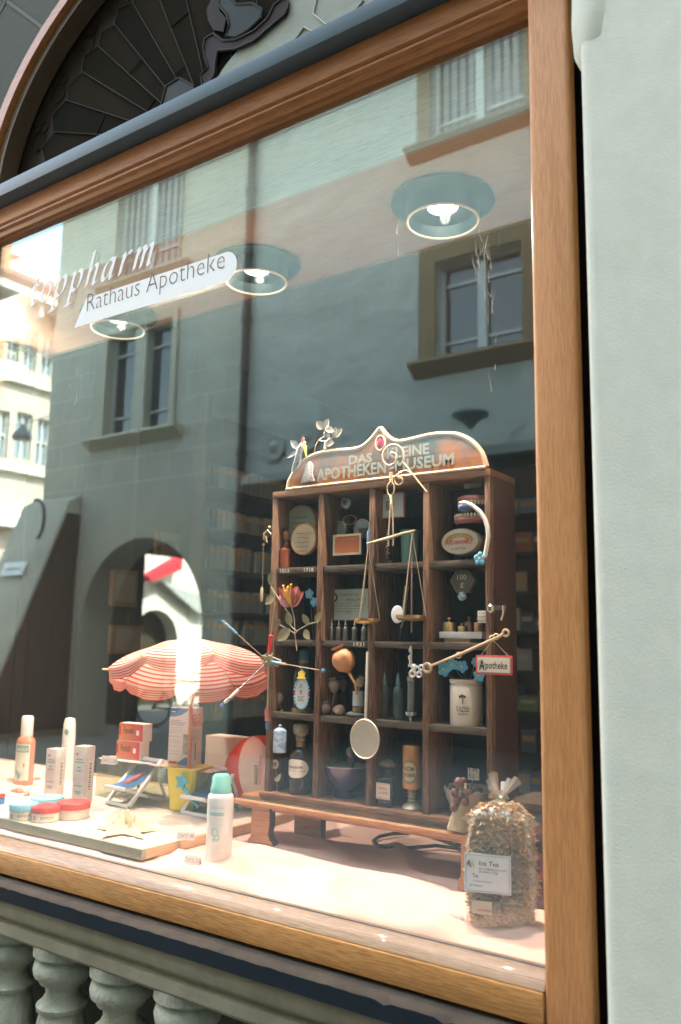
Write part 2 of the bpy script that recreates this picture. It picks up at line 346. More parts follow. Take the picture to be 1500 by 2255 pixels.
# lettering on the pane
def nib_text(b, word, x, z, xh, m, y, slant=.28, sp=.1, w=.17, ang=35):
    G = {'t': (.62, [[(.28, 1.45), (.24, .9), (.22, .3), (.26, .04), (.4, -.02), (.6, .16)], [(0, .98), (.55, 1.0)]]),
         'o': (.82, [[(.42 + .34 * math.cos(q), .5 + .5 * math.sin(q)) for q in [i * math.pi / 12 for i in range(25)]]]),
         'p': (.98, [[(-.02, .82), (.12, .98), (.22, .95), (.22, .5), (.2, -.62)], [(0, -.66), (.42, -.64)], [(.22, .6), (.38, .9), (.6, 1.0), (.82, .85), (.86, .5), (.76, .15), (.55, 0), (.34, .06), (.22, .2)]]),
         'h': (.98, [[(.02, 1.62), (.22, 1.66), (.2, .9), (.18, .0)], [(.2, .55), (.38, .88), (.6, 1.0), (.74, .88), (.74, .5), (.72, .12), (.82, -.01), (.98, .12)]]),
         'a': (.95, [[(.72, .86), (.5, 1.0), (.26, .88), (.1, .55), (.1, .2), (.24, 0), (.42, .06), (.62, .36), (.72, .7)], [(.76, 1.0), (.72, .5), (.7, .1), (.8, -.01), (.95, .12)]]),
         'r': (.72, [[(-.02, .84), (.12, .98), (.22, .94), (.2, .5), (.18, 0)], [(.2, .5), (.36, .86), (.56, 1.02), (.68, .9)]]),
         'm': (1.5, [[(-.02, .84), (.12, .98), (.22, .94), (.2, .5), (.18, 0)], [(.2, .52), (.38, .88), (.56, 1.0), (.68, .88), (.68, .5), (.66, 0)], [(.68, .52), (.86, .88), (1.04, 1.0), (1.18, .88), (1.18, .45), (1.16, .12), (1.26, -.01), (1.42, .12)]])}
    cx = x; k = 0; dx, dz = w / 2 * math.cos(math.radians(ang)), w / 2 * math.sin(math.radians(ang))
    for ch in word:
        adv, st = G[ch]
        for S in st:
            P = []
            for i in range(len(S) - 1):
                p0, p1, p2, p3 = S[max(i - 1, 0)], S[i], S[i + 1], S[min(i + 2, len(S) - 1)]
                for q in range(4):
                    t = q / 4; P.append(tuple(.5 * ((2 * p1[c]) + (-p0[c] + p2[c]) * t + (2 * p0[c] - 5 * p1[c] + 4 * p2[c] - p3[c]) * t * t + (-p0[c] + 3 * p1[c] - 3 * p2[c] + p3[c]) * t ** 3) for c in (0, 1)))
            P.append(S[-1])
            for i in range(len(P) - 1):
                k += 1; yy = y - k * 4e-6; Q = []
                for (u, v), s_ in ((P[i], 1), (P[i + 1], 1), (P[i + 1], -1), (P[i], -1)):
                    u2, v2 = u + dx * s_, v + dz * s_; Q.append((cx + (u2 + v2 * slant) * xh, yy, z + v2 * xh))
                b.add(Q, [(0, 1, 2, 3)], m)
        cx += (adv + sp) * xh
    return cx
STK = mat('white_sticker', (.86, .87, .86), .5)
STI = mat('sticker_cutout', (.17, .13, .12), .6)
xa, za = PY(62, 682, -.002)[0], PY(62, 682, -.002)[2]; xb = PY(360, 575, -.002)[0]
xh = .052; probe = nib_text(MB(), 'toppharm', 0, 0, 1, STK, 0, sp=.34)
b = MB(); sc_ = (xb - xa) / (probe + .1); b.M = Matrix.Translation((xa, 0, za + .010)) @ Matrix.Diagonal((sc_, 1, xh, 1))
nib_text(b, 'toppharm', 0, 0, 1, STK, -.0015, sp=.30, w=.25); b.build('pane_lettering', sw, smooth=False)
p0, p1 = PY(163, 722, -.002), PY(190, 657, -.002); p2 = PY(497, 553, -.002); p3 = PY(523, 575, -.002)
zt, zb_ = p1[2], p0[2]; xr = PY(493, 640, -.002)[0]
r_ = (zt - zb_) / 2
poly = [(p0[0], zb_), (xr, zb_)] + [(xr + math.cos(math.radians(a)) * r_ * 1.0, (zt + zb_) / 2 + math.sin(math.radians(a)) * r_) for a in range(-80, 81, 10)] + [(xr, zt), (p1[0], zt)]
b = MB(); b.add([(x, -.0016, z) for x, z in poly], [list(range(len(poly)))], STK)
tx0 = PY(190, 700, -.002)[0]; tx1 = PY(494, 600, -.002)[0]
b.text('Rathaus Apotheke', tx0, zb_ + .018, tx1 - tx0, .062, -.0022, STI, shear=0, bold=-.018)
b.build('pane_sticker', sw, smooth=False)
# ---- lunette: leaded panes with a shell pattern
ln = thing('lunette_glazing', 'dark leaded arched glazing with a painted scallop shell above the blue-grey transom bar', 'window', (AX, .03, 2.85))
LG = []
for i, c in enumerate([(.024, .022, .017), (.03, .026, .02), (.021, .021, .017), (.033, .028, .021)]):
    LG.append(mat('leaded_pane_%s' % 'abcd'[i], c, .7, spec=0, noise_=(5, .3), col2=tuple(x * .75 for x in c), bump=(7, .25, .01), coat=0))
BRP = mat('leaded_brown', (.024, .013, .009), .5, spec=.1, bump=(9, .3, .01)); GRP = mat('leaded_green', (.008, .014, .013), .3, spec=.15); ORN = mat('leaded_border', (.022, .016, .011), .3, spec=.1, noise_=(25, .1), col2=(.035, .024, .016))
LEAD = mat('lead_came', (.04, .04, .034), .7, spec=.1)
def ep(a, k): return (AX + AA * .915 * k * math.cos(math.radians(a)), 2.835 + (AB - .03) * .915 * k * math.sin(math.radians(a)))
FX, FZ = -1.27, 2.70
angs = [180, 170, 160, 150, 141, 133, 126, 119, 112, 104, 95, 85, 75, 62, 48, 32, 16, 0]
b = MB(); ld = MB()
for i in range(len(angs) - 1):
    a, c = angs[i], angs[i + 1]; m5 = (a + c) / 2
    P, Q, Mm = ep(a, .84), ep(c, .84), ep(m5, .885)
    C = lambda p, k=.22: (FX + (p[0] - FX) * k, max(2.8, FZ + (p[1] - FZ) * k))
    b.add([(p[0], .022 + .002 * (i % 2), p[1]) for p in (C(P), C(Q), Q, Mm, P)], [(0, 1, 2, 3, 4)], LG[i % 4])
    ld.tube([(C(P)[0], .02, C(P)[1]), (P[0], .02, P[1])], .0018, LEAD, 5); ld.tube([(P[0], .02, P[1]), (Mm[0], .02, Mm[1]), (Q[0], .02, Q[1])], .0018, LEAD, 5)
    for k in (.5, .72):
        if (i + int(k * 10)) % 3 == 0:
            p, q = C(P, k), C(Q, k); ld.tube([(p[0], .02, p[1]), (q[0], .02, q[1])], .002, LEAD, 5)
b.build('shell_panes', ln, smooth=False)
bd = MB()
for i in range(60):
    a, c = 180 - 3 * i, 177 - 3 * i; bd.add([(p[0], .027, p[1]) for p in (ep(a, .80), ep(c, .80), ep(c, 1.02), ep(a, 1.02))], [(0, 1, 2, 3)], ORN)
for i in range(13):
    a = 176 - 14 * i; p = ep(a, .925); rr = .03
    bd.ring((p[0], .025, p[1]), rr, .002, BRP, 16, 5, plane='xz'); bd.ring((p[0] + .02, .025, p[1] + .035), .018, .002, BRP, 12, 5, plane='xz')
bd.build('painted_border', ln)
def pz(l, y): return [(PY(x, z, y)[0], PY(x, z, y)[2]) for x, z in l]
def blob(b, l, y, m, m2=None):
    P = pz(l, y); b.prism(P, y, y + .003, m)
    if m2: b.tube([(x, y, z) for x, z in P], .0035, m2, 5, closed=True)
mo = MB()
blob(mo, [(484, -40), (482, 10), (500, 32), (505, 55), (497, 78), (520, 82), (548, 66), (575, 40), (577, 20), (555, 8), (520, 10), (500, -10), (498, -40)], .012, GRP, LEAD)
blob(mo, [(448, 105), (452, 85), (470, 74), (490, 90), (520, 88), (560, 68), (590, 40), (605, 10), (630, -8), (636, 10), (630, 30), (600, 55), (560, 90), (520, 108), (480, 112), (474, 140), (472, 165), (458, 190), (446, 190), (442, 165), (458, 150), (452, 130)], .010, BRP, LEAD)
blob(mo, [(348, 262), (366, 190), (395, 172), (428, 190), (420, 225), (380, 255)], .012, GRP, LEAD)
blob(mo, [(280, 298), (315, 262), (340, 250), (352, 262), (330, 282)], .012, GRP, LEAD)
blob(mo, [(455, 20), (470, -10), (480, 0), (484, 24), (498, 40), (492, 70), (470, 66), (458, 45)], .0125, BRP)
PAL = mat('painted_reflection', (.3, .32, .26), .35, spec=.2, noise_=(6, .3), col2=(.2, .22, .18), bump=(14, .3, .01))  # pale patch: reflection of bright facade and sky painted into the glass colour
P = pz([(640, -60), (633, 12), (590, 45), (545, 90), (500, 145), (470, 190), (450, 215), (450, 260), (900, 120), (900, -60)], .0205)
mo.prism(P, .016, .0165, PAL)
for l in ([(700, -20), (690, 30), (725, 60), (770, 40), (800, 0)], [(640, 100), (670, 60), (700, 75), (680, 110)], [(740, 90), (760, 50), (800, 60), (840, 20)]): mo.tube([(x, .014, z) for x, z in pz(l, .014)], .002, mat('leaded_swirl', (.36, .38, .33), .5), 6)
mo.build('scrolls_and_reflection', ln); ld.build('lead_cames', ln)
MB().box(AX - .87, AX + .87, .045, .06, 2.79, 3.5, DARKM).build('backing', ln)
# ---- slate sill, stone ledge, balusters
b = MB(); rs = random.Random(5); X = -2.35; top = []
n = 130
for i in range(n + 1):
    x = -2.35 + (2.35 - .376) * i / n; ch = rs.uniform(0, .0022) + (.006 if rs.random() < .04 else 0); top.append((x, ch))
vs = []
for x, c in top: vs += [(x, .08, 1.0465), (x, -.073 + c, 1.0445), (x, -.077 + c * .3, 1.0405 - c), (x, -.078, 1.012), (x, -.05, 1.008), (x, .08, 1.008)]
fs = []; fm = []
for i in range(n):
    for j in range(6): fs.append((i * 6 + j, i * 6 + (j + 1) % 6, (i + 1) * 6 + (j + 1) % 6, (i + 1) * 6 + j))
sl = [f for k, f in enumerate(fs) if k % 6 in (0, 1)]; sf = [f for k, f in enumerate(fs) if k % 6 not in (0, 1)]
b.add(vs, sl, SLATE); o = len(b.v); b.add(vs, sf + [(5, 4, 3, 2, 1, 0), tuple(n * 6 + j for j in range(6))], SLATEF)
b.build('slate_sill', label='dark blue-grey slate sill with chipped front edge below the oak rail', cat='sill', ang=50)
b = MB(); b.prism([(.1, 1.007), (-.062, 1.007), (-.064, .992), (-.058, .972), (-.052, .966), (-.040, .961), (-.038, .955), (-.050, .951), (-.052, .93), (-.045, .922), (.1, .922)], -2.35, -.376, LEDGE, ax='x')
b.build('stone_ledge', label='olive-brown moulded sandstone ledge between slate sill and balusters', cat='ledge', bevel=.002, ang=25)
prof = [(.062, 0), (.066, .05), (.05, .07), (.036, .12), (.05, .16), (.07, .26), (.074, .34), (.07, .5), (.06, .66), (.050, .74), (.044, .772), (.042, .782), (.049, .787), (.050, .796), (.041, .803), (.033, .818), (.034, .834), (.046, .842), (.048, .85), (.058, .858), (.0605, .873), (.057, .888), (.051, .892), (.055, .898), (.062, .902), (.062, .925)]
names = ['stone baluster at the far left, cut by the photo edge', 'second stone baluster from the left under the ledge', 'stone baluster third from the left, at the bottom edge', 'stone baluster fourth from the left, only its round cap showing', 'stone baluster hidden low behind the ledge, right of the fourth']
bal0 = None
for i in range(-1, 8):
    x = -1.655 + (i - 1) * .193
    if i > 3: break
    if bal0 is None:
        b = MB(); b.lathe([(r * 1.12, z) for r, z in prof], (x, .02, 0), BALU, 32); bal0 = b.build('baluster', label='x', cat='baluster', group='balusters under the window ledge', ang=60); ob = bal0
    else:
        ob = bal0.copy(); COL.objects.link(ob); ob.location.x = x
    ob['label'] = ['stone baluster beyond the left photo edge', 'stone baluster in the bottom left corner, cut by the photo edge', 'stone baluster second from the left below the ledge', 'stone baluster third from the left below the ledge', 'rightmost visible stone baluster, only its round cap showing'][i + 1]
MB().box(-2.35, -.376, -.06, .12, 0, .12, LEDGE).build('plinth', label='low stone plinth carrying the balusters under the window', cat='plinth')
# ================================================================== ACROSS THE STREET (seen mirrored in the glass)
ASH = mat('ashlar', (.46, .45, .37), .9, noise_=(1.6, .25), col2=(.35, .345, .28), bump=(25, .3, .01))
ASH2 = mat('ashlar_ring', (.47, .44, .33), .9, noise_=(2, .3), col2=(.4, .37, .29))
PLA = mat('plaster_grey', (.48, .50, .45), .9, noise_=(.9, .3), col2=(.36, .38, .34), bump=(1.6, 1.0, .12))
JNT = mat('ashlar_joint', (.66, .63, .53), .9)
SUR = mat('ochre_surround', (.24, .165, .075), .85, noise_=(3, .3))
WINW = mat('window_white', (.5, .52, .49), .5); CURT = mat('curtain', (.3, .29, .27), .9)
GLS = mat('far_window_glass', (.02, .028, .03), .06, spec=.8)
CREAM = mat('cream_plaster', (.43, .41, .35), .9, noise_=(.8, .3), col2=(.36, .34, .29)); CREAM2 = mat('cream_band', (.5, .48, .42), .9)
SHUT = mat('pale_blue_glass', (.2, .27, .33), .3)
def window(par, x0, x1, z0, z1, Y, frame, sur=None, sw_=.2, sill=True, mull=True, dep=.22, silm=None, curt=False, cross=(.2, .8), lamel=None):
    """a window in a wall at y=-Y facing +y (towards the shop); real depth: surround, recess, sashes, panes, sill"""
    w = MB()
    if sur:
        s = sw_; w.box(x0 - s, x0, -Y, -Y + .05, z0, z1 + s, sur); w.box(x1, x1 + s, -Y, -Y + .05, z0, z1 + s, sur); w.box(x0, x1, -Y, -Y + .049, z1, z1 + s, sur)
    f = .055; yb = -Y - dep + .03
    w.box(x0, x0 + f, yb, yb + .06, z0, z1, frame); w.box(x1 - f, x1, yb, yb + .06, z0, z1, frame); w.box(x0 + f, x1 - f, yb, yb + .06, z1 - f, z1, frame); w.box(x0 + f, x1 - f, yb, yb + .06, z0, z0 + f, frame)
    xm = (x0 + x1) / 2
    if mull: w.box(xm - .06, xm + .06, yb, yb + .09, z0 + f, z1 - f, frame)
    for c in cross:
        zc = z0 + (z1 - z0) * c; w.box(x0 + f, xm - .06, yb + .01, yb + .05, zc - .02, zc + .02, frame); w.box(xm + .06, x1 - f, yb + .01, yb + .05, zc - .02, zc + .02, frame)
    o = w.build('window', par)
    MB().box(x0, x1, yb - .02, yb + .015, z0, z1, GLS).build('pane', o)
    if curt:
        c = MB()
        for i in range(9): c.box(x0 + .1 + i * (x1 - x0 - .2) / 9, x0 + .1 + (i + .62) * (x1 - x0 - .2) / 9, yb + .017, yb + .022, z0 + .08, z1 - .1, CURT)
        c.build('curtain', o)
    if sill:
        m = silm or sur or ASH2
        MB().prism([(-Y, z0), (-Y + .2, z0), (-Y + .22, z0 - .05), (-Y + .14, z0 - .11), (-Y, z0 - .2)], x0 - .32, x1 + .32, m, ax='x').build('sill', o)
def wall_openings(b, x0, x1, z0, z1, Y, dep, holes, m):
    """wall slab at y=-Y..-Y-dep with rectangular holes (x0,x1,z0,z1)"""
    xs = sorted({x0, x1} | {h[0] for h in holes} | {h[1] for h in holes}); 
    for i in range(len(xs) - 1):
        a, c = xs[i], xs[i + 1]; zs = [z0]
        for h in sorted([h for h in holes if h[0] <= a + 1e-6 and h[1] >= c - 1e-6], key=lambda h: h[2]): zs += [h[2], h[3]]
        zs.append(z1)
        for j in range(0, len(zs), 2):
            if zs[j + 1] - zs[j] > 1e-4: b.box(a, c, -Y - dep, -Y, zs[j], zs[j + 1], m)
# --- main ashlar house
mh = thing('stone_house', 'grey ashlar town house with arched passage and mullioned window, mirrored in the glass', 'building', (-10.6, -8, 0))
b = MB(); H1 = [(-11.5, -9.9, 4.98, 6.85), (-11.45, -9.85, 7.75, 10.2)]
wall_openings(b, -13.08, -8.31, 3.98, 13.5, 8, .6, H1, ASH)
ar = arc(-10.35, 1.8, 1.39, 1.4, 180, 0, 28)
b.prism([(-13.08, 0), (-11.75, 0), (-11.75, 1.79)] + ar[1:-1] + [(-8.95, 1.79), (-8.95, 0), (-8.31, 0), (-8.31, 3.98), (-13.08, 3.98)], -8.6, -8, ASH)
b.box(-13.08, -8.31, -12.6, -12.3, 3.9, 13.5, ASH); b.box(-13.08, -12.8, -12.3, -8.6, 3.9, 13.5, ASH)
b.build('wall', mh)
b = MB(); ro = arc(-10.35, 1.8, 1.98, 1.98, 180, 0, 28); ri = arc(-10.35, 1.8, 1.395, 1.405, 180, 0, 28)
for i in range(28): b.prism([ro[i], ro[i + 1], ri[i + 1], ri[i]], -8.0, -7.955, ASH2)
b.box(-12.33, -11.745, -8, -7.955, 0, 1.8, ASH2); b.box(-8.955, -8.37, -8, -7.955, 0, 1.8, ASH2); b.build('arch_surround', mh)
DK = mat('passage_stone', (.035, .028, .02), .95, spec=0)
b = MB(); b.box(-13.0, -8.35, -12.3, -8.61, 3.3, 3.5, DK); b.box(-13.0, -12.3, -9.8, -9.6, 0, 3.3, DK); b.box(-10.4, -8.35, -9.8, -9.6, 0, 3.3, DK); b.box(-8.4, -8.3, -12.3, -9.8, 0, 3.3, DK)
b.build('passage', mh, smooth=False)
j = MB()
for k in range(22):
    z = 4.15 + k * .42
    for (xa_, xb_) in ((-13.07, -11.85), (-9.6, -8.32)) if 4.9 < z < 6.9 or z > 7.7 else ((-13.07, -8.32),): j.box(xa_, xb_, -8, -7.996, z, z + .014, JNT)
    xx = -13.0 + (k % 2) * .35
    while xx < -8.4:
        if not (-11.9 < xx < -9.55 and (4.8 < z < 6.9 or z > 7.3)): j.box(xx, xx + .012, -8, -7.9965, z + .014, z + .42, JNT)
        xx += .78
j.build('joints', mh, smooth=False)
for h in H1: window(mh, *h, 8, WINW if h[2] > 7 else mat('window_grey', (.33, .35, .31), .6), ASH2 if h[2] < 7 else ASH, .12 if h[2] < 7 else .02, silm=ASH2, curt=h[2] > 7)
MB().box(-10.83, -10.55, -8.2, -8.0, 4.98, 6.85, ASH).build('mullion', mh)
MB().box(-13.4, -8.31, -12.8, -7.5, 13.5, 13.7, ROOF).build('roof', mh)
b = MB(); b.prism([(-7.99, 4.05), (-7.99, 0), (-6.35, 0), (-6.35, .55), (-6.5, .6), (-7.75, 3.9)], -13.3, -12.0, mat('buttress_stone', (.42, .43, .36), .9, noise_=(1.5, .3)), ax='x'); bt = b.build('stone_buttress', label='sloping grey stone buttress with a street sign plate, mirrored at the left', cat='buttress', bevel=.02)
MB().prism([(-7.97, 3.7), (-7.97, .1), (-6.45, .1), (-6.55, .6), (-7.72, 3.7)], -11.998, -11.96, mat('painted_side_shade', (.012, .012, .011), .95, spec=0), ax='x').build('painted_side_shade', bt)  # near-black panel puts deep shade on the buttress side face
BN = Vector((0, 3.3, 1.25)).normalized()
b = MB(); b.box(-13.0, -12.4, 0, .03, -.12, .12, mat('street_sign_white', (.75, .8, .82), .4), M=T(0, -7.27, 2.72, 0, math.radians(20)))
b.text('münstergasse', -12.98 + .06, -.035, .44, .08, 0, INK, M=T(0, -7.235, 2.72, 0, math.radians(20)) @ Matrix.Rotation(math.pi, 4, 'Z') @ Matrix.Translation((25.4, 0, 0)))
sg = b.build('street_sign', label='small white street sign plate on the sloping buttress', cat='sign')
b = MB(); b.tube([(-12.35 + .25 * math.cos(a), -7.35 + .0 * a, 3.55 + .35 * math.sin(a)) for a in [math.radians(q) for q in range(100, -80, -15)]], .03, BLACK, 8); b.build('curved_shadow_bar', label='curved dark bar standing for a shadow above the street sign on the buttress', cat='bracket')  # black bar stands in for a curved shadow on the buttress
# --- drainpipe
b = MB(); b.lathe([(.065, 0), (.065, 12.9)], (-8.24, -7.9, 0), mat('copper_pipe', (.045, .028, .024), .5, metal=.3), 14)
for z in (2.2, 4.3, 6.4, 8.5): b.lathe([(.085, 0), (.085, .08)], (-8.24, -7.9, z), BLACK, 14)
b.build('drainpipe', label='dark brown drainpipe between the two mirrored houses', cat='drainpipe')
# --- plastered house on the right
ph = thing('plaster_house', 'grey roughcast house with ochre stone window surrounds, mirrored at the right', 'building', (-4, -8, 0))
H2 = [(-5.02, -3.82, 5.2, 6.55), (-5.1, -3.75, 8.25, 10.0), (-1.5, -.2, 5.2, 6.55), (-1.5, -.2, 8.25, 10.0)]
b = MB(); wall_openings(b, -8.3, 8.5, 3.98, 13.5, 7.99, .5, H2, PLA); b.build('wall', ph)
b = MB()
for x0, x1, z0, z1 in H2[:1] + H2[2:3]: window(ph, x0, x1, z0, z1, 7.99, WINW, SUR, .24, silm=SUR, cross=(.2, .78))
for x0, x1, z0, z1 in H2[1:2] + H2[3:]: window(ph, x0, x1, z0, z1, 7.99, WINW, SUR, .2, silm=SUR, curt=True)
MB().box(-8.3, 8.5, -8.0, -7.86, 3.86, 3.975, mat('cornice_stone', (.25, .27, .25), .8)).build('cornice', ph)
b = MB()
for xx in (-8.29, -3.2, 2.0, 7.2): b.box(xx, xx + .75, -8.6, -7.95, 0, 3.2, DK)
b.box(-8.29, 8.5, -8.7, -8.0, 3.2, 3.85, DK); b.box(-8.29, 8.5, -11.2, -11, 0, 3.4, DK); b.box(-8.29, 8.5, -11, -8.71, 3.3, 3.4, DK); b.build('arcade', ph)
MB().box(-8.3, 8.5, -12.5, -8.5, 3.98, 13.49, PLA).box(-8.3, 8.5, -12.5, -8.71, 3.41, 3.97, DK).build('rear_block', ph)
MB().box(-8.3, 8.6, -12.6, -7.4, 13.5, 13.7, ROOF).build('roof', ph)
MB().box(-8.3, 0, -17, -12.61, 0, 9, PLA).build('added_shade_wing', ph)  # unseen block added to shade the courtyard ground
shc = mat('shield_bronze', (.33, .35, .31), .8)
for (px, py, nm) in ((597, 983, 'round carved medallion on the grey wall beside the drainpipe'), (670, 962, 'round carved medallion on the grey wall, right of the other one')):
    p = PY(px, py, 7.9); b = MB(); M_ = T(p[0], -7.97, p[2], 0, math.radians(-90))
    b.lathe([(.21, 0), (.2, .03), (.15, .035), (.1, .02), (.05, .05), (0, .06)], (0, 0, 0), shc, 24, M=M_); b.build('wall_medallion', label=nm, cat='medallion', group='medallions on the grey wall')
p = PY(1035, 915, 7.5); b = MB(); b.lathe([(.03, -.16), (.09, -.08), (.22, 0), (.22, .03), (0, .05)], (p[0], -7.5, p[2]), mat('street_lamp_teal', (.12, .22, .23), .6), 24)
b.tube([(p[0], -7.5, p[2] + .04), (p[0], -7.99, p[2] + .12)], .012, PLA, 6); b.build('street_lamp', label='small teal wall lamp under the ochre window reflection', cat='lamp')
p = PY(48, 968, 9.5); b = MB(); b.lathe([(.2, 0), (.22, .05), (.17, .16), (.08, .24), (.05, .34), (0, .36)], (p[0], -9.5, p[2]), mat('lantern_grey', (.12, .14, .14), .4), 20)
b.tube([(p[0] - 6, -9.2, p[2] + .9), (p[0], -9.5, p[2] + .34), (p[0] + 4.6, -9.7, p[2] + .8)], .01, BLACK, 5); b.build('hanging_lantern', label='grey bell-shaped lantern hanging before the bright cream house', cat='lamp')
# --- sunlit cream house far left (plane x=-25 facing +x)
ch = thing('cream_house', 'sunlit cream corner house with blue windows and dormer roof, mirrored far left', 'building', (-27, -16, 0))
XF = -25.0
def wy(px, py): p = PX(px, py, XF); return -p[1], p[2]
wins = [((58, 725), (77, 820)), ((96, 735), (118, 832)), ((38, 905), (65, 1015)), ((84, 920), (106, 1028)), ((24, 1165), (48, 1232)), ((20, 735), (38, 815)), ((-6, 900), (14, 1010))]
holes = []
for a, c in wins:
    (ya, za_), (yc, zc) = wy(*a), wy(*c); holes.append((min(ya, yc), max(ya, yc), min(za_, zc), max(za_, zc)))
rows = {}
H3 = []
for h in holes: H3.append(h)
b = MB()
ys = sorted({-24.0, -6.0} | {h[0] for h in H3} | {h[1] for h in H3}); ztop = wy(70, 655)[1]
for i in range(len(ys) - 1):
    a, c = ys[i], ys[i + 1]; zs = [0]
    for h in sorted([h for h in H3 if h[0] <= a + 1e-6 and h[1] >= c - 1e-6], key=lambda h: h[2]):
        if h[2] > zs[-1]: zs += [h[2], h[3]]
    zs.append(ztop)
    for k in range(0, len(zs) - 1, 2): b.box(XF - .4, XF, a, c, zs[k], zs[k + 1], CREAM)
b.box(-33, XF - .6, -24, -6, 0, ztop - .1, CREAM)
b.build('wall', ch)
for h in H3:
    w = MB(); f = .06
    w.box(XF - .2, XF - .12, h[0], h[0] + f, h[2], h[3], WINW); w.box(XF - .2, XF - .12, h[1] - f, h[1], h[2], h[3], WINW); w.box(XF - .2, XF - .12, h[0] + f, h[1] - f, h[3] - f, h[3], WINW); w.box(XF - .2, XF - .12, h[0] + f, h[1] - f, (h[2] + h[3]) / 2 - .03, (h[2] + h[3]) / 2 + .03, WINW)
    w.box(XF - .2, XF - .13, (h[0] + h[1]) / 2 - .03, (h[0] + h[1]) / 2 + .03, h[2], h[3], WINW)
    w = w.build('window', ch); MB().box(XF - .25, XF - .2, h[0], h[1], h[2], h[3], SHUT).build('pane', w)
b = MB()
for py in (1040, 845, 1145):
    z = wy(60, py)[1]; b.box(XF, XF + .18, -24, -6, z - .1, z + .1, CREAM2)
b.build('bands', ch)
z0 = wy(30, 1150)[1]; MB().prism([(XF, z0 + .5), (XF + 1.3, z0), (XF + 1.3, z0 - .25), (XF, z0 - .2)], -20, -6, mat('white_awning', (.85, .87, .88), .7)).build('awning', ch) if False else None
b = MB(); b.box(XF, XF + .5, -20, -12, z0 - .22, z0 + .22, mat('white_fascia', (.82, .86, .88), .6)); b.build('shop_fascia', ch)
b = MB(); b.prism([(XF - 8, ztop + 2.8), (XF - 3, ztop + 2.5), (XF + .9, ztop + .1), (XF + .9, ztop - .15), (XF - 8, ztop - .15)], -24, -6, ROOF)
b.build('roof', ch)
EV = mat('eave_white', (.46, .45, .41), .7)
b = MB(); b.box(XF + .05, XF + 1.0, -24, -6, ztop - .45, ztop - .2, EV)
for i in range(14): b.box(XF, XF + .8, -22 + i * 1.1, -21.85 + i * 1.1, ztop - .9, ztop - .45, EV)
b.build('eaves', ch)
(yd, zd) = wy(100, 600)
b = MB(); b.prism([(yd - 1.1, zd - 2.2), (yd + 1.1, zd - 2.2), (yd + 1.1, zd), (yd + 1.35, zd), (yd, zd + .8), (yd - 1.35, zd), (yd - 1.1, zd)], XF - 3, XF - .6, EV, ax='x'); b.box(XF - .6, XF - .56, yd - .5, yd + .5, zd - 1.3, zd - .2, SHUT); b.build('dormer', ch)
(yd, zd) = wy(98, 555); b = MB(); b.box(XF - 3.6, XF - 2.6, yd - .75, yd + .55, zd - 2, zd + .8, mat('red_brick', (.45, .13, .08), .9, noise_=(20, .1))); b.build('chimney', ch)
(yd, zd) = wy(15, 600); b = MB(); b.box(XF - 4, XF + .2, yd, yd + 4, 0, zd + 2, mat('orange_brick', (.5, .27, .17), .9, noise_=(12, .2))); b.build('brick_gable', ch)
# --- courtyard behind the passage, sunlit
cw = thing('courtyard_wall', 'white sunlit courtyard wall with a dark arch, seen through the mirrored passage', 'wall', (-15.5, -13, 0))
def cy(px, py, X=-15.5): p = PX(px, py, X); return -p[1], p[2]
WH = mat('white_render', (.76, .74, .64), .9, noise_=(1, .3), col2=(.7, .68, .58))
(ya, zt_) = cy(284, 1300); (yb2, zt2) = cy(322, 1268); (yc, _z) = cy(470, 1268); (a0, az) = cy(288, 1410); (a1, _q) = cy(390, 1410); ztp = cy(340, 1343)[1]
r_ = (a0 - a1) / 2; am = (a0 + a1) / 2
pol = [(ya, 0), (ya, zt_), (yb2, zt2), cy(400, 1228), cy(403, 1140), (yc, cy(440, 1140)[1]), (yc, 0), (a1, 0), (a1, az)] + [(am - r_ * math.cos(math.radians(q)), az + (ztp - az) * math.sin(math.radians(q))) for q in range(10, 171, 10)] + [(a0, az), (a0, 0)]
MB().prism(pol, -15.9, -15.5, WH, ax='x').build('wall', cw)
PP = [cy(345, 1282), cy(448, 1318), cy(448, 1352), cy(425, 1350)]
MB().prism(PP, -15.498, -15.3, mat('shadow_band_grey', (.42, .44, .42), .8), ax='x').build('shadow_band', cw)  # grey slab stands in for a diagonal shadow band across the wall
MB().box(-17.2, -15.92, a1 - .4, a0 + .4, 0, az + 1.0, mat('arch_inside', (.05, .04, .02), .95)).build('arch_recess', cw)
p = cy(410, 1262, -19); b = MB(); b.box(-20, -19.3, -24, -11.8, 0, 3.0, CREAM2); 
b.box(-23, -22.6, -30, -18, 0, 9, CREAM2)
b.build('rear_house_wall', cw)
p1_, p2_ = PX(325, 1268, -15.2), PX(402, 1228, -15.2)
b = MB(); b.prism([(-p1_[1], p1_[2]), (-p2_[1], p2_[2] + .05), (-p2_[1], p2_[2] - .3), (-p1_[1] - .15, p1_[2] - .12)], -15.48, -15.2, mat('awning_red', (.62, .03, .05), .6), ax='x'); b.build('red_awning', label='red awning edge above the white courtyard wall in the mirrored arch', cat='awning')
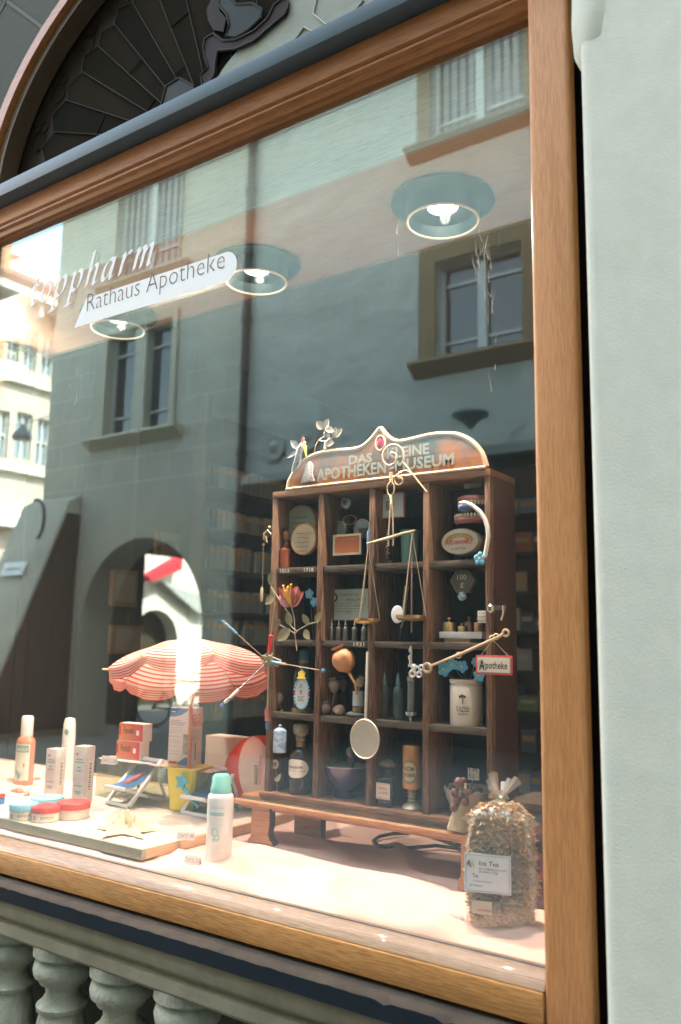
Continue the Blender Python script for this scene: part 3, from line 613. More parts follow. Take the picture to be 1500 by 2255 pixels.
# --- bicycle in the passage
bk = thing('bicycle', 'black bicycle parked in the mirrored passage behind the beach parasol', 'bicycle', tuple(PZ(395, 1603, 0) * np.array([1, -1, 0])), math.radians(-25))
RUB = mat('tyre_rubber', (.012, .012, .014), .7); WB = (.0, -.0)
def wheel(cx):
    b = MB(); b.ring((cx, 0, .35), .33, .025, RUB, 36, 8, plane='xz'); o = b.build('wheel', bk, local=True)
    c = MB(); 
    for k in range(14): a = k * math.pi / 7; c.tube([(cx, 0, .35), (cx + .32 * math.cos(a), 0, .35 + .32 * math.sin(a))], .002, STEEL, 4)
    c.ell((cx, 0, .35), (.04, .05, .04), BLACK, 10); c.build('spokes', o, local=True)
wheel(-.52); wheel(.52)
b = MB(); BF = BLACK
for a, c in (((.52, 0, .35), (.4, 0, .85)), ((.42, 0, .78), (-.05, 0, .32)), ((.41, 0, .84), (-.2, 0, .82)), ((-.2, 0, .85), (-.05, 0, .32)), ((-.05, 0, .32), (-.52, 0, .35)), ((-.2, 0, .8), (-.52, 0, .35))): b.tube([a, c], .018, BF, 8)
b.build('frame', bk, local=True)
b = MB(); b.ell((-.22, 0, .93), (.14, .07, .035), BLACK, 12); b.tube([(-.21, 0, .82), (-.22, 0, .92)], .014, STEEL, 8); b.build('saddle', bk, local=True)
b = MB(); b.tube([(.4, 0, .84), (.37, 0, 1.0)], .015, STEEL, 8); b.tube([(.3, -.28, 1.0), (.4, -.1, 1.03), (.4, .1, 1.03), (.3, .28, 1.0)], .014, BLACK, 8); b.build('handlebar', bk, local=True)
# --- unseen: a tall block added to keep sun off the street, and the shop-side neighbour
MB().box(8.6, 16, -14, 14, 0, 30, STOREY).box(8.55, 8.59, -7, -5, 4, 6, GLS).box(8.55, 8.59, -3, -1, 4, 6, GLS).build('sun_blocker', label='unseen tall block added at the east end to keep sun off the street', cat='building')
MB().box(-24, -8.35, .2, 9, 0, 7.5, STOREY).box(-24, -8.35, -.4, 9.2, 7.51, 7.8, ROOF).build('unseen_neighbour_house', label='unseen plastered neighbour house on the shop side of the street', cat='building')
# ================================================================== DISPLAY: platform, cloth, soffit, lamps, shop shelves
FZ0 = 1.124
def mpp(p):
    v = RM.T @ (np.array(p) - CAM); return v[2] / F
def at(px, py, z): 
    p = PZ(px, py, z); return p, mpp(p)
MB().box(-3.2, -.36, .05, .66, .9, 1.112, mat('platform_wood', (.3, .17, .08), .6, wood=0)).build('display_platform', label='low wooden platform carrying the display behind the glass', cat='platform', bevel=.003)
CLOTH = mat('pink_cloth', (.68, .47, .39), .95, noise_=(4, .4), col2=(.65, .44, .355), bump=(900, .12, .001))
b = MB(); nx, ny = 170, 70; vs = []
for j in range(ny + 1):
    for i in range(nx + 1):
        x = -2.4 + i / nx * 2.04; y = .008 + j / ny * .65
        h = noise.noise(Vector((x * 3.2 + y * 3, y * 6 - x * 1.5, 1.3))); g = 1 - abs(noise.noise(Vector((x * 2.6 - y * 2.2, y * 5.5 + x * 1.8, 7))))
        z = 1.1245 + .006 * h + .015 * max(0, g - .78) / .22 + .0012 * noise.noise(Vector((x * 22, y * 30, 2)))
        if x < -1.42: z = min(z, 1.1262)
        z = max(z, 1.1230)
        if j == 0: z = 1.1222
        vs.append((x, y, z))
b.add(vs, [(j * (nx + 1) + i, j * (nx + 1) + i + 1, (j + 1) * (nx + 1) + i + 1, (j + 1) * (nx + 1) + i) for j in range(ny) for i in range(nx)], CLOTH)
b.build('display_cloth', label='rumpled pale pink cloth spread under the wooden museum bench', cat='cloth', ang=180)
SOFF = mat('soffit_wood', (.46, .31, .235), .5, wood=0, col2=(.38, .25, .185)); FASC = mat('fascia_wood', (.42, .42, .36), .6, wood=0, col2=(.33, .33, .28))
so_ = thing('display_soffit', 'wooden display ceiling board with downlights and pale front fascia', 'ceiling', (-1.2, .3, 2.55))
MB().box(-3.4, .6, .026, .395, 2.55, 2.57, SOFF).build('ceiling_board', so_)
MB().box(-3.4, .6, .018, .0255, 2.547, 2.788, FASC).build('front_fascia', so_)
MB().box(-3.4, .6, .3955, .41, 2.55, 3.25, mat('rear_fascia', (.2, .17, .13), .7)).build('rear_fascia', so_)
LEDM = mat('lamp_glow', (1, .95, .85), .5, emit=1.1)
REC = mat('canopy_teal', (.02, .05, .05), .3, metal=.2)
RIM = mat('lamp_rim', (.9, .8, .6), .4)
def lamp(px, py, lab, vis=True):
    p = PZ(px, py, 2.55); R = .112
    t = thing('ceiling_spotlight', lab, 'lamp', (p[0], p[1], 2.55), 0, 'lit spotlights in the display ceiling')
    b = MB(); b.lathe([(R - .004, 0), (R, -.003), (R, -.008), (R - .004, -.010), (0, -.010)], (p[0], p[1], 2.5495), REC, 48); b.build('canopy', t)
    b = MB(); b.lathe([(.0785, -.010), (.0785, -.050), (.0745, -.050), (.07, -.025), (.034, -.018)], (p[0], p[1], 2.55), TEALM, 48); b.build('shade', t)
    b = MB(); b.ring((p[0], p[1], 2.499), .0765, .0028, RIM, 48, 8); b.build('rim', t)
    b = MB(); b.lathe([(.034, 0), (.03, -.003), (0, -.004)], (p[0], p[1], 2.533), LEDM, 28); b.build('light_disc', t)
    l = bpy.data.lights.new('spot', 'SPOT'); l.energy = LAMPW; l.spot_size = math.radians(150); l.spot_blend = .9; l.color = (1, .76, .62); l.shadow_soft_size = .012
    o = bpy.data.objects.new('spot', l); COL.objects.link(o); o.location = (0, 0, -.036); o.rotation_euler = (math.radians(-6), 0, 0); o.parent = t
LAMPW = 4.4
lamp(975, 440, 'large round ceiling spotlight, the nearest, upper right over the cabinet')
lamp(566, 580, 'round ceiling spotlight in the middle, beside the white sticker')
lamp(262, 690, 'round ceiling spotlight partly hidden behind the white sticker')
lamp(10, 775, 'round ceiling spotlight at the far left edge of the window')
p = PX(4, 676, -2.5); sl_ = thing('shop_ceiling_lamp', 'lit white ceiling lamp inside the shop at the far left edge', 'lamp', tuple(p))
MB().lathe([(.14, .012), (.14, 0), (.12, -.006)], p, CAPW if 'CAPW' in globals() else RIM, 28).build('ring', sl_); MB().lathe([(.12, -.006), (0, -.008)], p, LEDM, 28).build('light_disc', sl_)
l = bpy.data.lights.new('room_light', 'POINT'); l.energy = 6; l.color = (1, .84, .66); l.shadow_soft_size = .1; o = bpy.data.objects.new('room_light', l); COL.objects.link(o); o.location = (0, 0, -.15); o.parent = sl_
# --- shop interior: shelving along the left room wall, running into the depth
SHW = mat('shelf_wood', (.09, .06, .04), .6, wood=1); GOLD = mat('gold_label', (.7, .5, .22), .5)
rs = random.Random(11)
bcols = [mat('box_%d' % i, c, .6) for i, c in enumerate([(.4, .46, .42), (.27, .35, .34), (.55, .56, .5), (.34, .27, .19), (.14, .28, .26), (.5, .4, .22)])]
bcols2 = [mat('pack_%d' % i, c, .6) for i, c in enumerate([(.55, .6, .55), (.25, .4, .5), (.6, .25, .14), (.3, .45, .2), (.65, .55, .35), (.15, .2, .28)])]
XS = -3.1
ys0 = .75; 
zr = [PX(455, q, XS)[2] for q in (1068, 1160, 1250, 1345, 1420, 1500, 1590)]
cab = thing('wall_shelving', 'tall dark shelving packed with rows of small boxes inside the shop', 'shelving', (XS, 2.2, 0.05))
y_s = PX(440, 1200, XS)[1]; y_e = 6.2
b = MB(); b.box(XS - .3, XS - .27, y_s, y_e, .05, 2.9, SHW)
for y in (y_s, (y_s * 2 + y_e) / 3, (y_s + 2 * y_e) / 3, y_e): b.box(XS - .27, XS + .01, y, y + .04, .05, 2.9, SHW)
b.build('case', cab)
for z in zr: MB().box(XS - .27, XS, y_s + .04, y_e, z - .015, z, SHW).build('shelf', cab)
ROWH = zr[0] - zr[1]
for k, z in enumerate(zr):
    b = MB(); y = y_s + .07
    while y < y_e - .1:
        w = rs.uniform(.035, .05); h = ROWH * (.52 if k % 2 else .6) * rs.uniform(.93, 1.05)
        if rs.random() < .93:
            m = bcols[0 if rs.random() < .6 else rs.randrange(6)]; b.box(XS - .2, XS - .04, y, y + w * .86, z + .001, z + h, m)
            b.box(XS - .04, XS - .038, y + .004, y + w * .8, z + h * .7, z + h * .88, GOLD)
        y += w
    b.build('shelf_goods', cab, kind='stuff', smooth=False)
PW = mat('panel_wood', (.045, .036, .028), .55, wood=2)
pan = thing('wood_panelling', 'dark brown wood panelling with pictures on the left shop wall', 'panelling', (XS, .6, .05))
b = MB(); b.box(XS - .1, XS - .05, .5, y_s - .02, .05, 3.2, PW)
for y in (.55, .85, 1.15, 1.45):
    if y < y_s - .2: b.box(XS - .05, XS - .03, y, y + .05, .05, 3.2, PW)
b.build('panels', pan)
for (l, t, r, bt, nm) in ((252, 1255, 310, 1335, 'small framed print on the brown panelling, lower left in the dark arch'), (350, 1172, 402, 1240, 'grey framed print on the panelling right of the arch top'), (250, 1378, 320, 1440, 'framed print behind the parasol top on the dark panelling')):
    p, q = PX(l, bt, XS), PX(r, t, XS); z0 = (PX((l + r) / 2, bt, XS)[2]); z1 = PX((l + r) / 2, t, XS)[2]
    f = thing('framed_print', nm, 'picture', (XS - .02, (p[1] + q[1]) / 2, z0))
    MB().box(XS - .045, XS - .015, p[1], q[1], z0, z1, mat('frame_tan', (.14, .09, .05), .5)).build('frame', f)
    MB().box(XS - .015, XS - .013, p[1] + (q[1] - p[1]) * .12, q[1] - (q[1] - p[1]) * .12, z0 + (z1 - z0) * .12, z1 - (z1 - z0) * .12, mat('print_paper', (.15, .14, .11), .7)).ell((XS - .012, (p[1] + q[1]) / 2, (z0 + z1) / 2), (.002, (q[1] - p[1]) * .2, (z1 - z0) * .28), mat('print_motif', (.16, .13, .1), .8)).build('print', f)
# rear wall shelving
YS = 4.2
cab2 = thing('rear_shelving', 'dark rear shop shelving with colourful medicine packs to the right of the cabinet', 'shelving', (0, YS, .05))
b = MB(); b.box(-2.9, 1.2, YS + .25, YS + .28, .05, 2.9, SHW)
for x in (-2.9, -2.0, -1.1, -.2, .7, 1.17): b.box(x, x + .03, YS, YS + .25, .05, 2.9, SHW)
b.build('case', cab2)
for k in range(9):
    z = .35 + k * .27; MB().box(-2.87, 1.17, YS, YS + .25, z - .02, z, SHW).build('shelf', cab2)
    b = MB(); x = -2.85
    while x < 1.1:
        w = rs.uniform(.05, .16); h = rs.uniform(.08, .17); b.box(x, x + w * .94, YS + .03, YS + .2, z + .001, z + h, bcols2[rs.randrange(6)]); b.box(x + w * .1, x + w * .8, YS + .028, YS + .0299, z + h * .5, z + h * .75, PAPER if rs.random() < .4 else GOLD)
        x += w + (rs.random() < .15) * .1
    b.build('shelf_goods', cab2, kind='stuff', smooth=False)
MB().box(-1.3, .6, 2.4, 3.0, .05, 1.05, mat('counter_wood', (.16, .1, .06), .4, wood=0)).box(-1.35, .65, 2.35, 3.05, 1.05, 1.09, mat('counter_top', (.12, .1, .09), .3)).build('shop_counter', label='dark wooden shop counter deep inside the shop', cat='counter', bevel=.01)
# ================================================================== THE BEACH SCENE ON SAND
TZ = 1.15
TY1 = PZ(660, 1800, TZ)[1]
SANDM = mat('sand', (.82, .74, .62), .95, noise_=(260, .16), col2=(.66, .56, .43), bump=(500, .9, .003))
TRW = mat('tray_wood', (.62, .42, .25), .6, wood=0, col2=(.5, .3, .16)); TRM = mat('tray_tape', (.36, .36, .26), .35, noise_=(20, .2), col2=(.3, .3, .22))
tr = thing('sand_tray', 'shallow wooden tray filled with pale sand at the left of the window', 'tray', (-1.8, .3, 1.127))
TX1, TY0, TYB = -1.435, .03, .60
MB().box(-3.2, TX1, TY0, TY0 + .012, 1.1275, TZ, TRM).build('front_edge', tr, bevel=.0015)
MB().box(TX1 - .012, TX1, TY0 + .0125, TYB, 1.1275, TZ, mat('tray_side', (.62, .42, .25), .6, wood=1, col2=(.5, .3, .16))).build('side_edge', tr, bevel=.0015)
MB().box(-3.2, TX1, TYB, TYB + .012, 1.1275, TZ + .01, TRW).build('back_edge', tr, bevel=.0015)
b = MB(); nx, ny = 220, 110; vs = []
def sandz(x, y): return TZ - .002 + .006 * noise.noise(Vector((x * 9, y * 9, 0))) + .0035 * noise.noise(Vector((x * 40, y * 40, 3))) + .008 * min(1, max(0, (y - .3) * 4)) - .005 * max(0, 1 - abs(x - TX1) * 20) - .004 * max(0, 1 - abs(y - TY0) * 20)
for j in range(ny + 1):
    for i in range(nx + 1):
        x = -3.2 + i / nx * (TX1 - .0125 + 3.2); y = TY0 + .0125 + j / ny * (TYB - TY0 - .013); vs.append((x, y, sandz(x, y)))
b.add(vs, [(j * (nx + 1) + i, j * (nx + 1) + i + 1, (j + 1) * (nx + 1) + i + 1, (j + 1) * (nx + 1) + i) for j in range(ny) for i in range(nx)], SANDM)
b.build('sand', tr, ang=180)
def item(px, py, wpx, hpx, z=None):
    """base point, width and height in metres of something standing on the sand"""
    p, m = at(px, py, TZ + .003 if z is None else z)
    if z is None:
        p[2] = sandz(p[0], p[1]); p, m = at(px, py, p[2])
    return p, wpx * m, hpx * m
def round_thing(name, label, cat, parts, p, group=None):
    t = thing(name, label, cat, tuple(p), 0, group)
    for nm, prof, m in parts: MB().lathe(prof, (p[0], p[1], p[2]), m, 28).build(nm, t)
    return t
PEACH = mat('peach_liquid', (.62, .26, .15), .25, coat=.3); LABG = mat('label_green', (.2, .4, .3), .5); CAPW = mat('cap_white', (.82, .82, .8), .35)
# shampoo bottle
p, w, h = item(51, 1728, 50, 148)
t = thing('shampoo_bottle', 'peach-coloured shampoo bottle with white cap on the sand, far left', 'bottle', tuple(p))
r = w / 2; MB().lathe([(r * .9, 0), (r, .004), (r, h * .62), (r * .93, h * .66), (r * .62, h * .71)], p, PEACH, 28, sy=.7).build('body', t)
MB().lathe([(r * .6, h * .7), (r * .6, h * .97), (r * .5, h), (0, h)], p, CAPW, 24, sy=.8).build('cap', t)
b = MB()
def elabel(b, p, r, sy, z0, z1, m, a0, a1, off=.0006, n=10):
    vs = []; fs = []
    for i in range(n + 1):
        a = a0 + (a1 - a0) * i / n; x, y = p[0] + (r + off) * math.sin(a), p[1] - (r * sy + off) * math.cos(a); vs += [(x, y, p[2] + z0), (x, y, p[2] + z1)]
        if i < n: fs.append((2 * i, 2 * i + 2, 2 * i + 3, 2 * i + 1))
    b.add(vs, fs, m)
elabel(b, p, r, .7, h * .08, h * .6, PAPER, -.5, 1.25); elabel(b, p, r, .7, h * .48, h * .58, LABG, -.3, 1.1, .0012)
b.M = Matrix.Translation(p) @ Matrix.Diagonal((1, .7, 1, 1)) @ Matrix.Rotation(.45, 4, 'Z'); b.text('RAUSCH', -r * .55, h * .5, r * 1.1, h * .05, 0, PAPER, wrap=(0, 0, r * 1.08), bold=.02); b.M = None
for k in range(5): b.tube([(p[0] + r * .3, p[1] - r * .71, p[2] + h * .1), (p[0] + r * (-.35 + k * .25), p[1] - r * .73, p[2] + h * (.26 - k * .02))], .0012, LABG, 4)
b.ell((p[0] + r * .62, p[1] - r * .57, p[2] + h * .3), (r * .18, .0005, r * .18), PEACH, 12); b.build('label', t)
# conditioner
p, w, h = item(146, 1718, 34, 135); r = w / 2
t = thing('conditioner_bottle', 'slim white shampoo bottle behind the pale cartons', 'bottle', tuple(p))
MB().lathe([(r * .9, 0), (r, .004), (r, h * .7), (r * .93, h * .9), (r * .75, h * .98), (0, h)], p, CAPW, 28, sy=.7).build('body', t)
b = MB(); b.ell((p[0] + r * .3, p[1] - r * .68, p[2] + h * .78), (r * .45, .0015, h * .05), LABG, 12)
for k in range(6): b.box(p[0] - r * .6, p[0] + r * (.1 + .3 * (k % 2)), p[1] - r * .72, p[1] - r * .715, p[2] + h * (.66 - k * .04), p[2] + h * (.665 - k * .04), LABG)
b.build('label', t)
# cartons
def carton(name, label, px, py, w, d, h, rz, m, z=None, group=None, deco=None, extra=None):
    p, mm = at(px, py, z if z else TZ + .004)
    t = thing(name, label, 'carton', tuple(p), rz, group); b = MB(); b.box(-w / 2, w / 2, -d / 2, d / 2, 0, h, m); b.build('box', t, local=True, bevel=.0006)
    if deco: b = MB(); deco(b, w, d, h); b.build('print', t, local=True, smooth=False)
    return t, p
SILV = mat('iridescent_card', (.68, .72, .62), .3, metal=.1, noise_=(22, .12), col2=(.66, .5, .5)); PURP = mat('violet_tint', (.34, .25, .4), .3, metal=.3)
def deco_sil(col):
    def f(b, w, d, h):
        y = -d / 2 - .0004
        b.box(-w * .3, -w * .12, y, y + .0003, h * .84, h * .88, RED)
        for k, (z, ww) in enumerate(((.76, .6), (.71, .75), (.62, .3), (.56, .5), (.3, .7), (.2, .6), (.17, .4))): b.box(-w * ww / 2, w * ww / 2, y, y + .0003, h * z, h * (z + .022), col)
        x = w / 2 + .0004; b.box(x - .0003, x, -d * .1, d * .32, h * .2, h * .75, PAPER)
        for k in range(12): b.box(x, x + .0003, -d * .02, d * .2, h * (.24 + k * .04), h * (.245 + k * .04) + h * .008 * (k % 2 + 1), INK)
    return f
p, mm = at(120, 1752, TZ)
carton('silver_carton', 'shimmering silver-violet carton with a paper strip on its side, left of its twin', 118, 1752, .040, .036, 100 * mm, math.radians(8), SILV, group='shimmering medicine cartons on the sand', deco=deco_sil(PURP))
carton('silver_carton', 'shimmering silver-green carton in front of the slim white bottle', 180, 1768, .042, .036, 116 * mm, math.radians(6), SILV, group='shimmering medicine cartons on the sand', deco=deco_sil(LABG))
# tubs of cream
TUBW = mat('tub_cream', (.72, .66, .55), .5); LIDB = mat('lid_blue', (.25, .55, .68), .4); LIDR = mat('lid_red', (.6, .06, .05), .4)
for (px, py, wp, hp, lid, lab) in ((50, 1808, 61, 42, LIDB, 'cream tub with pale blue lid at the front left of four'), (103, 1786, 71, 32, LIDB, 'wider cream tub with sky blue lid behind the others'), (100, 1812, 62, 40, LIDR, 'small cream tub with red lid in front'), (161, 1806, 72, 44, LIDR, 'wide ribbed cream tub with red lid at the right')):
    p, w, h = item(px, py - 5, wp, hp); r = w / 2 * 1.0
    t = thing('cream_tub', lab, 'tub', tuple(p), 0, 'round cream tubs on the sand')
    h *= .8
    MB().lathe([(r * .9, 0), (r * .95, .002), (r * .95, h * .62)], p, TUBW, 32).build('tub', t)
    MB().lathe([(r, h * .6), (r, h * .95), (r * .96, h), (0, h)], p, lid, 32).build('lid', t)
    b = MB()
    if lab.startswith('wide '): [b.ring((p[0], p[1], p[2] + h * q), r * .955, .0006, PAPER, 32, 4) for q in (.12, .24, .36, .48)]
    else:
        b.text('BLAMELAN', p[0] + r * .55, p[2] + h * .25, r * .9, h * .16, 0, INK, wrap=(p[0], p[1], r * .955))
        c = p[0] + r * .05; z = p[2] + h * .3; dy = p[1] - math.sqrt(max(1e-6, (r * .96) ** 2 - (c - p[0]) ** 2)) - .0006
        b.box(c - .004, c + .004, dy, dy + .0004, z - .0045, z + .0045, RED); b.box(c - .0028, c + .0028, dy - .0004, dy - .0001, z - .0008, z + .0008, CAPW); b.box(c - .0008, c + .0008, dy - .0008, dy - .0005, z - .0028, z + .0028, CAPW)
    b.build('label', t)
# shells
SHM = mat('shell_pink', (.62, .36, .25), .5, noise_=(80, .25), col2=(.5, .24, .16))
for (px, py, s, rz, lab) in ((38, 1746, 1.0, .4, 'pink cone shell lying before the shampoo bottle'), (58, 1752, .8, 2.2, 'pale spiral shell beside the pink cone shell'), (80, 1718, .6, 1.2, 'small brown shell between bottle and carton')):
    p, w, h = item(px, py, 30, 14); w *= s; b = MB(); M_ = T(p[0], p[1], p[2] + .005 * s, rz, 0, math.radians(90))
    b.lathe([(0, -w * .6), (w * .16, -w * .4), (w * .12, -w * .33), (w * .26, -w * .12), (w * .2, -w * .05), (w * .32, w * .12), (w * .26, w * .3), (w * .1, w * .5), (0, w * .55)], (0, 0, 0), SHM, 16, M=M_, sy=.8)
    b.build('sea_shell', label=lab, cat='shell', group='sea shells on the sand')
p, w, h = item(0, 1772, 8, 26); b = MB(); b.lathe([(.012, 0), (.012, .018), (.010, .02)], p, BLUE, 20); b.lathe([(.0125, .02), (.0125, .028), (0, .029)], p, RED, 20); b.build('small_tub', label='tiny blue pot with red lid at the left photo edge', cat='tub')
# acrylic riser
ACR = glass_mat('acrylic', .05, (.82, .84, .72), body=(.4, .38, .3, .18))
p0 = PZ(212, 1752, TZ); p1 = PZ(450, 1760, TZ); y0 = p0[1]; x0 = PY(212, 1700, y0)[0]; x1 = PY(458, 1700, y0)[0]; zr_ = PY(335, 1687, y0)[2]
RZ_ = zr_ + .003; RY0, RY1 = y0, y0 + .1
rsr = thing('acrylic_riser', 'clear acrylic riser sprinkled with sand behind the deckchair', 'riser', ((x0 + x1) / 2, y0 + .05, TZ))
MB().box(x0, x1, RY0, RY1, TZ - .004, zr_, ACR).build('box', rsr, bevel=.001)
b = MB(); n = 40; vs = [(x0 + .002 + (x1 - x0 - .004) * i / n, RY0 + .002 + (RY1 - RY0 - .004) * j / 10, zr_ + .0006 + .003 * max(0, noise.noise(Vector((i * .3, j * .5, 1))) + .3)) for j in range(11) for i in range(n + 1)]
b.add(vs, [(j * (n + 1) + i, j * (n + 1) + i + 1, (j + 1) * (n + 1) + i + 1, (j + 1) * (n + 1) + i) for j in range(10) for i in range(n)], SANDM); b.build('sand_layer', rsr, ang=180)
# red medicine boxes, stacked
GRR = bpy.data.materials.new('red_orange_card'); GRR.use_nodes = True; t_ = GRR.node_tree; tc = t_.nodes.new('ShaderNodeTexCoord'); sp = t_.nodes.new('ShaderNodeSeparateXYZ'); r_ = t_.nodes.new('ShaderNodeValToRGB'); ma = t_.nodes.new('ShaderNodeMapRange'); ma.inputs[1].default_value = -.045; ma.inputs[2].default_value = .045
t_.links.new(tc.outputs['Object'], sp.inputs[0]); t_.links.new(sp.outputs[0], ma.inputs[0]); t_.links.new(ma.outputs[0], r_.inputs[0]); t_.links.new(r_.outputs[0], t_.nodes['Principled BSDF'].inputs[0])
r_.color_ramp.elements[0].color = (.72, .25, .1, 1); r_.color_ramp.elements[1].color = (.55, .03, .04, 1); e = r_.color_ramp.elements.new(.45); e.color = (.65, .17, .06, 1); t_.nodes['Principled BSDF'].inputs['Roughness'].default_value = .35
def fen(b, w, d, h):
    y = -d / 2 - .0006
    b.box(-w / 2, w / 2 * .96, y, y + .0005, 0.0006, h - .0006, GRR)
    b.text('Fenistil', -w * .32, h * .42, w * .42, h * .38, y - .0004, INK, shear=.15)
    b.box(w * .22, w * .32, y - .0006, y - .0001, h * .35, h * .62, CAPW)
    b.box(-w * .49, -w * .42, y - .0006, y - .0001, h * .3, h * .8, RED)
pz_, m_ = at(292, 1686, zr_ + .001); W1 = .092; H1_ = 40 * m_
yb_ = RY0 + .045
xb_ = PY(292, 1660, yb_)[0]
for k in range(2):
    t = thing('red_medicine_box', ['lower red and orange medicine box under its twin on the riser', 'upper red and orange medicine box lying on its twin'][k], 'carton', (xb_ + .006 * k, yb_ + .002 * k, zr_ + .0045 + k * H1_), math.radians(4 + 2 * k), 'stacked red medicine boxes')
    MB().box(-W1 / 2, W1 / 2, -.018, .018, 0, H1_ - .0005, mat('card_white', (.72, .66, .58), .6)).build('box', t, local=True, bevel=.0004)
    b = MB(); fen(b, W1, .036, H1_); b.build('print', t, local=True, smooth=False)
# tall white and blue box
CARDW = mat('card_pale', (.74, .74, .72), .5); CARDP = mat('card_side', (.68, .6, .52), .55)
xb_ = PY(405, 1640, RY0 + .05)[0]; hh = 122 * m_ * 1.02
t = thing('tall_white_box', 'tall white medical box with blue corner behind the parasol pole', 'carton', (xb_, RY0 + .055, zr_ + .004), math.radians(10))
MB().box(-.036, .036, -.028, .028, 0, hh, CARDW).build('box', t, local=True, bevel=.0005)
b = MB(); y = -.0284
b.prism([(-.0355, hh * .995), (.028, hh * .995), (.018, hh * .93), (0, hh * .87), (-.02, hh * .84), (-.0355, hh * .84)], y, y + .0003, mat('print_blue', (.06, .2, .42), .4))
b.ell((-.022, y - .0003, hh * .93), (.011, .0003, hh * .03), INK, 16); b.ell((-.022, y - .0008, hh * .93), (.0085, .0003, hh * .012), CAPW, 12)
for k, (z, w_) in enumerate(((.77, .035), (.735, .05), (.70, .045), (.65, .036), (.61, .04), (.57, .03), (.5, .036), (.43, .03), (.39, .034), (.33, .028), (.25, .03), (.2, .028))): b.box(-.032, -.032 + w_, y, y + .0003, hh * z, hh * (z + (.014 if k < 3 else .006)), mat('print_grey', (.3, .33, .36), .6))
b.box(-.032, -.005, y, y + .0003, hh * .03, hh * .08, RED); b.prism([(-.012, hh * .02), (.0355, hh * .02), (.0355, hh * .17), (.02, hh * .15), (.005, hh * .09)], y, y + .0004, mat('print_blue', (.06, .2, .42), .4))
b.box(.012, .034, y, y + .0003, hh * .2, hh * .55, mat('print_photo', (.2, .3, .22), .6, noise_=(120, .1), col2=(.5, .5, .4)))
b.box(.0283 + .008, .0286 + .008, -.027, .027, .001, hh - .001, CARDP); ORG = mat('print_orange', (.65, .25, .05), .5)
for (u, v) in ((-.022, .8), (.003, .8), (-.022, .68), (.003, .68)): b.box(.0364, .0367, u, u + .02, hh * v, hh * (v + .1), ORG); b.tube([(.0368, u + .004, hh * (v + .02)), (.0368, u + .016, hh * (v + .08))], .0008, PAPER, 4)
for k in range(9): b.box(.0364, .0367, -.022, .02, hh * (.62 - k * .022), hh * (.626 - k * .022), mat('print_grey', (.3, .33, .36), .6))
b.box(.0364, .0367, -.006, -.001, hh * .1, hh * .4, INK)
b.build('print', t, local=True, smooth=False)
# backing card
p, mm = at(500, 1745, TZ); ybk = TYB - .02; x0b = PY(452, 1660, ybk)[0]; x1b = PY(640, 1660, ybk)[0]; z1b = PY(520, 1626, ybk)[2]
MB().box(x0b, x1b, ybk, ybk + .06, TZ - .004, z1b, mat('beige_card', (.56, .48, .4), .8)).build('beige_storage_box', label='plain beige box behind the beach ball', cat='box', bevel=.001)
# deckchairs
def sling(b, A, B, n, sag, halfw, m):
    vs = []; up = Vector((0, 0, 1))
    for s in (0, .0008):
        for i in range(n + 1):
            t = i / n; c = A.lerp(B, t); c = Vector((c.x, c.y - sag * math.sin(math.pi * t) * 0, c.z - sag * math.sin(math.pi * t) - s)); vs += [(c.x - halfw, c.y, c.z), (c.x + halfw, c.y, c.z)]
    fs = [(2 * i, 2 * i + 1, 2 * i + 3, 2 * i + 2) for i in range(n)]; o = 2 * (n + 1); fs += [(o + 2 * i, o + 2 * i + 2, o + 2 * i + 3, o + 2 * i + 1) for i in range(n)] + [(2 * i, 2 * i + 2, o + 2 * i + 2, o + 2 * i) for i in range(n)] + [(2 * i + 1, o + 2 * i + 1, o + 2 * i + 3, 2 * i + 3) for i in range(n)]
    b.add(vs, fs, m)
DW = mat('deckchair_white', (.78, .8, .8), .5); DB = mat('deckchair_blue', (.03, .17, .4), .8, bump=(700, .3, .001))
def deckchair(lab, px, py, S, rz):
    p, mm = at(px, py, TZ + .003); t = thing('deckchair', lab, 'deckchair', tuple(p), rz, 'toy deckchairs on the sand')
    w = .030 * S; 
    # long legs: from front bottom (y=-) to rear top ; cross legs ; rails
    def bar(b, a, c, th=.0032, wd=.0045):
        a, c = Vector(a) * S, Vector(c) * S; d = (c - a); L_ = d.length; q = d.to_track_quat('Z', 'X').to_matrix().to_4x4(); b.box(-th * S, th * S, -wd * S, wd * S, 0, L_, DW, M=Matrix.Translation(a) @ q)
    b = MB()
    for s in (-.038, .038): bar(b, (s, -.045, 0), (s, .04, .088))
    bar(b, (-.038, .04, .086), (.038, .04, .086)); bar(b, (-.038, -.044, .002), (.038, -.044, .002)); b.build('back_frame', t, local=True, bevel=.0005)
    b = MB()
    for s in (-.032, .032): bar(b, (s, -.055, .036), (s, .05, .0))
    bar(b, (-.032, -.053, .036), (.032, -.053, .036)); bar(b, (-.032, .048, .002), (.032, .048, .002)); b.build('seat_frame', t, local=True, bevel=.0005)
    b = MB()
    bar(b, (-.042, .022, .068), (-.042, .052, .004), .002, .003); bar(b, (.042, .022, .068), (.042, .052, .004), .002, .003); bar(b, (-.042, .05, .01), (.042, .05, .01), .0015, .002)
    b.build('prop', t, local=True)
    b = MB(); A = Vector((0, .038, .086)) * S; B = Vector((0, -.053, .037)) * S; sling(b, A, B, 14, .016 * S, .030 * S, DB); b.build('sling', t, local=True)
    return t, p
p_, m_ = at(290, 1785, TZ); S1 = 100 * m_ / .088 * .93
dc1, dp1 = deckchair('blue and white toy deckchair holding a pink shell in front of the riser', 296, 1766, S1, math.radians(-4))
p_, m_ = at(460, 1815, TZ); S2 = 110 * m_ / .088 * .87
dc2, dp2 = deckchair('blue and white toy deckchair half hidden behind the spray can', 462, 1788, S2, math.radians(0))
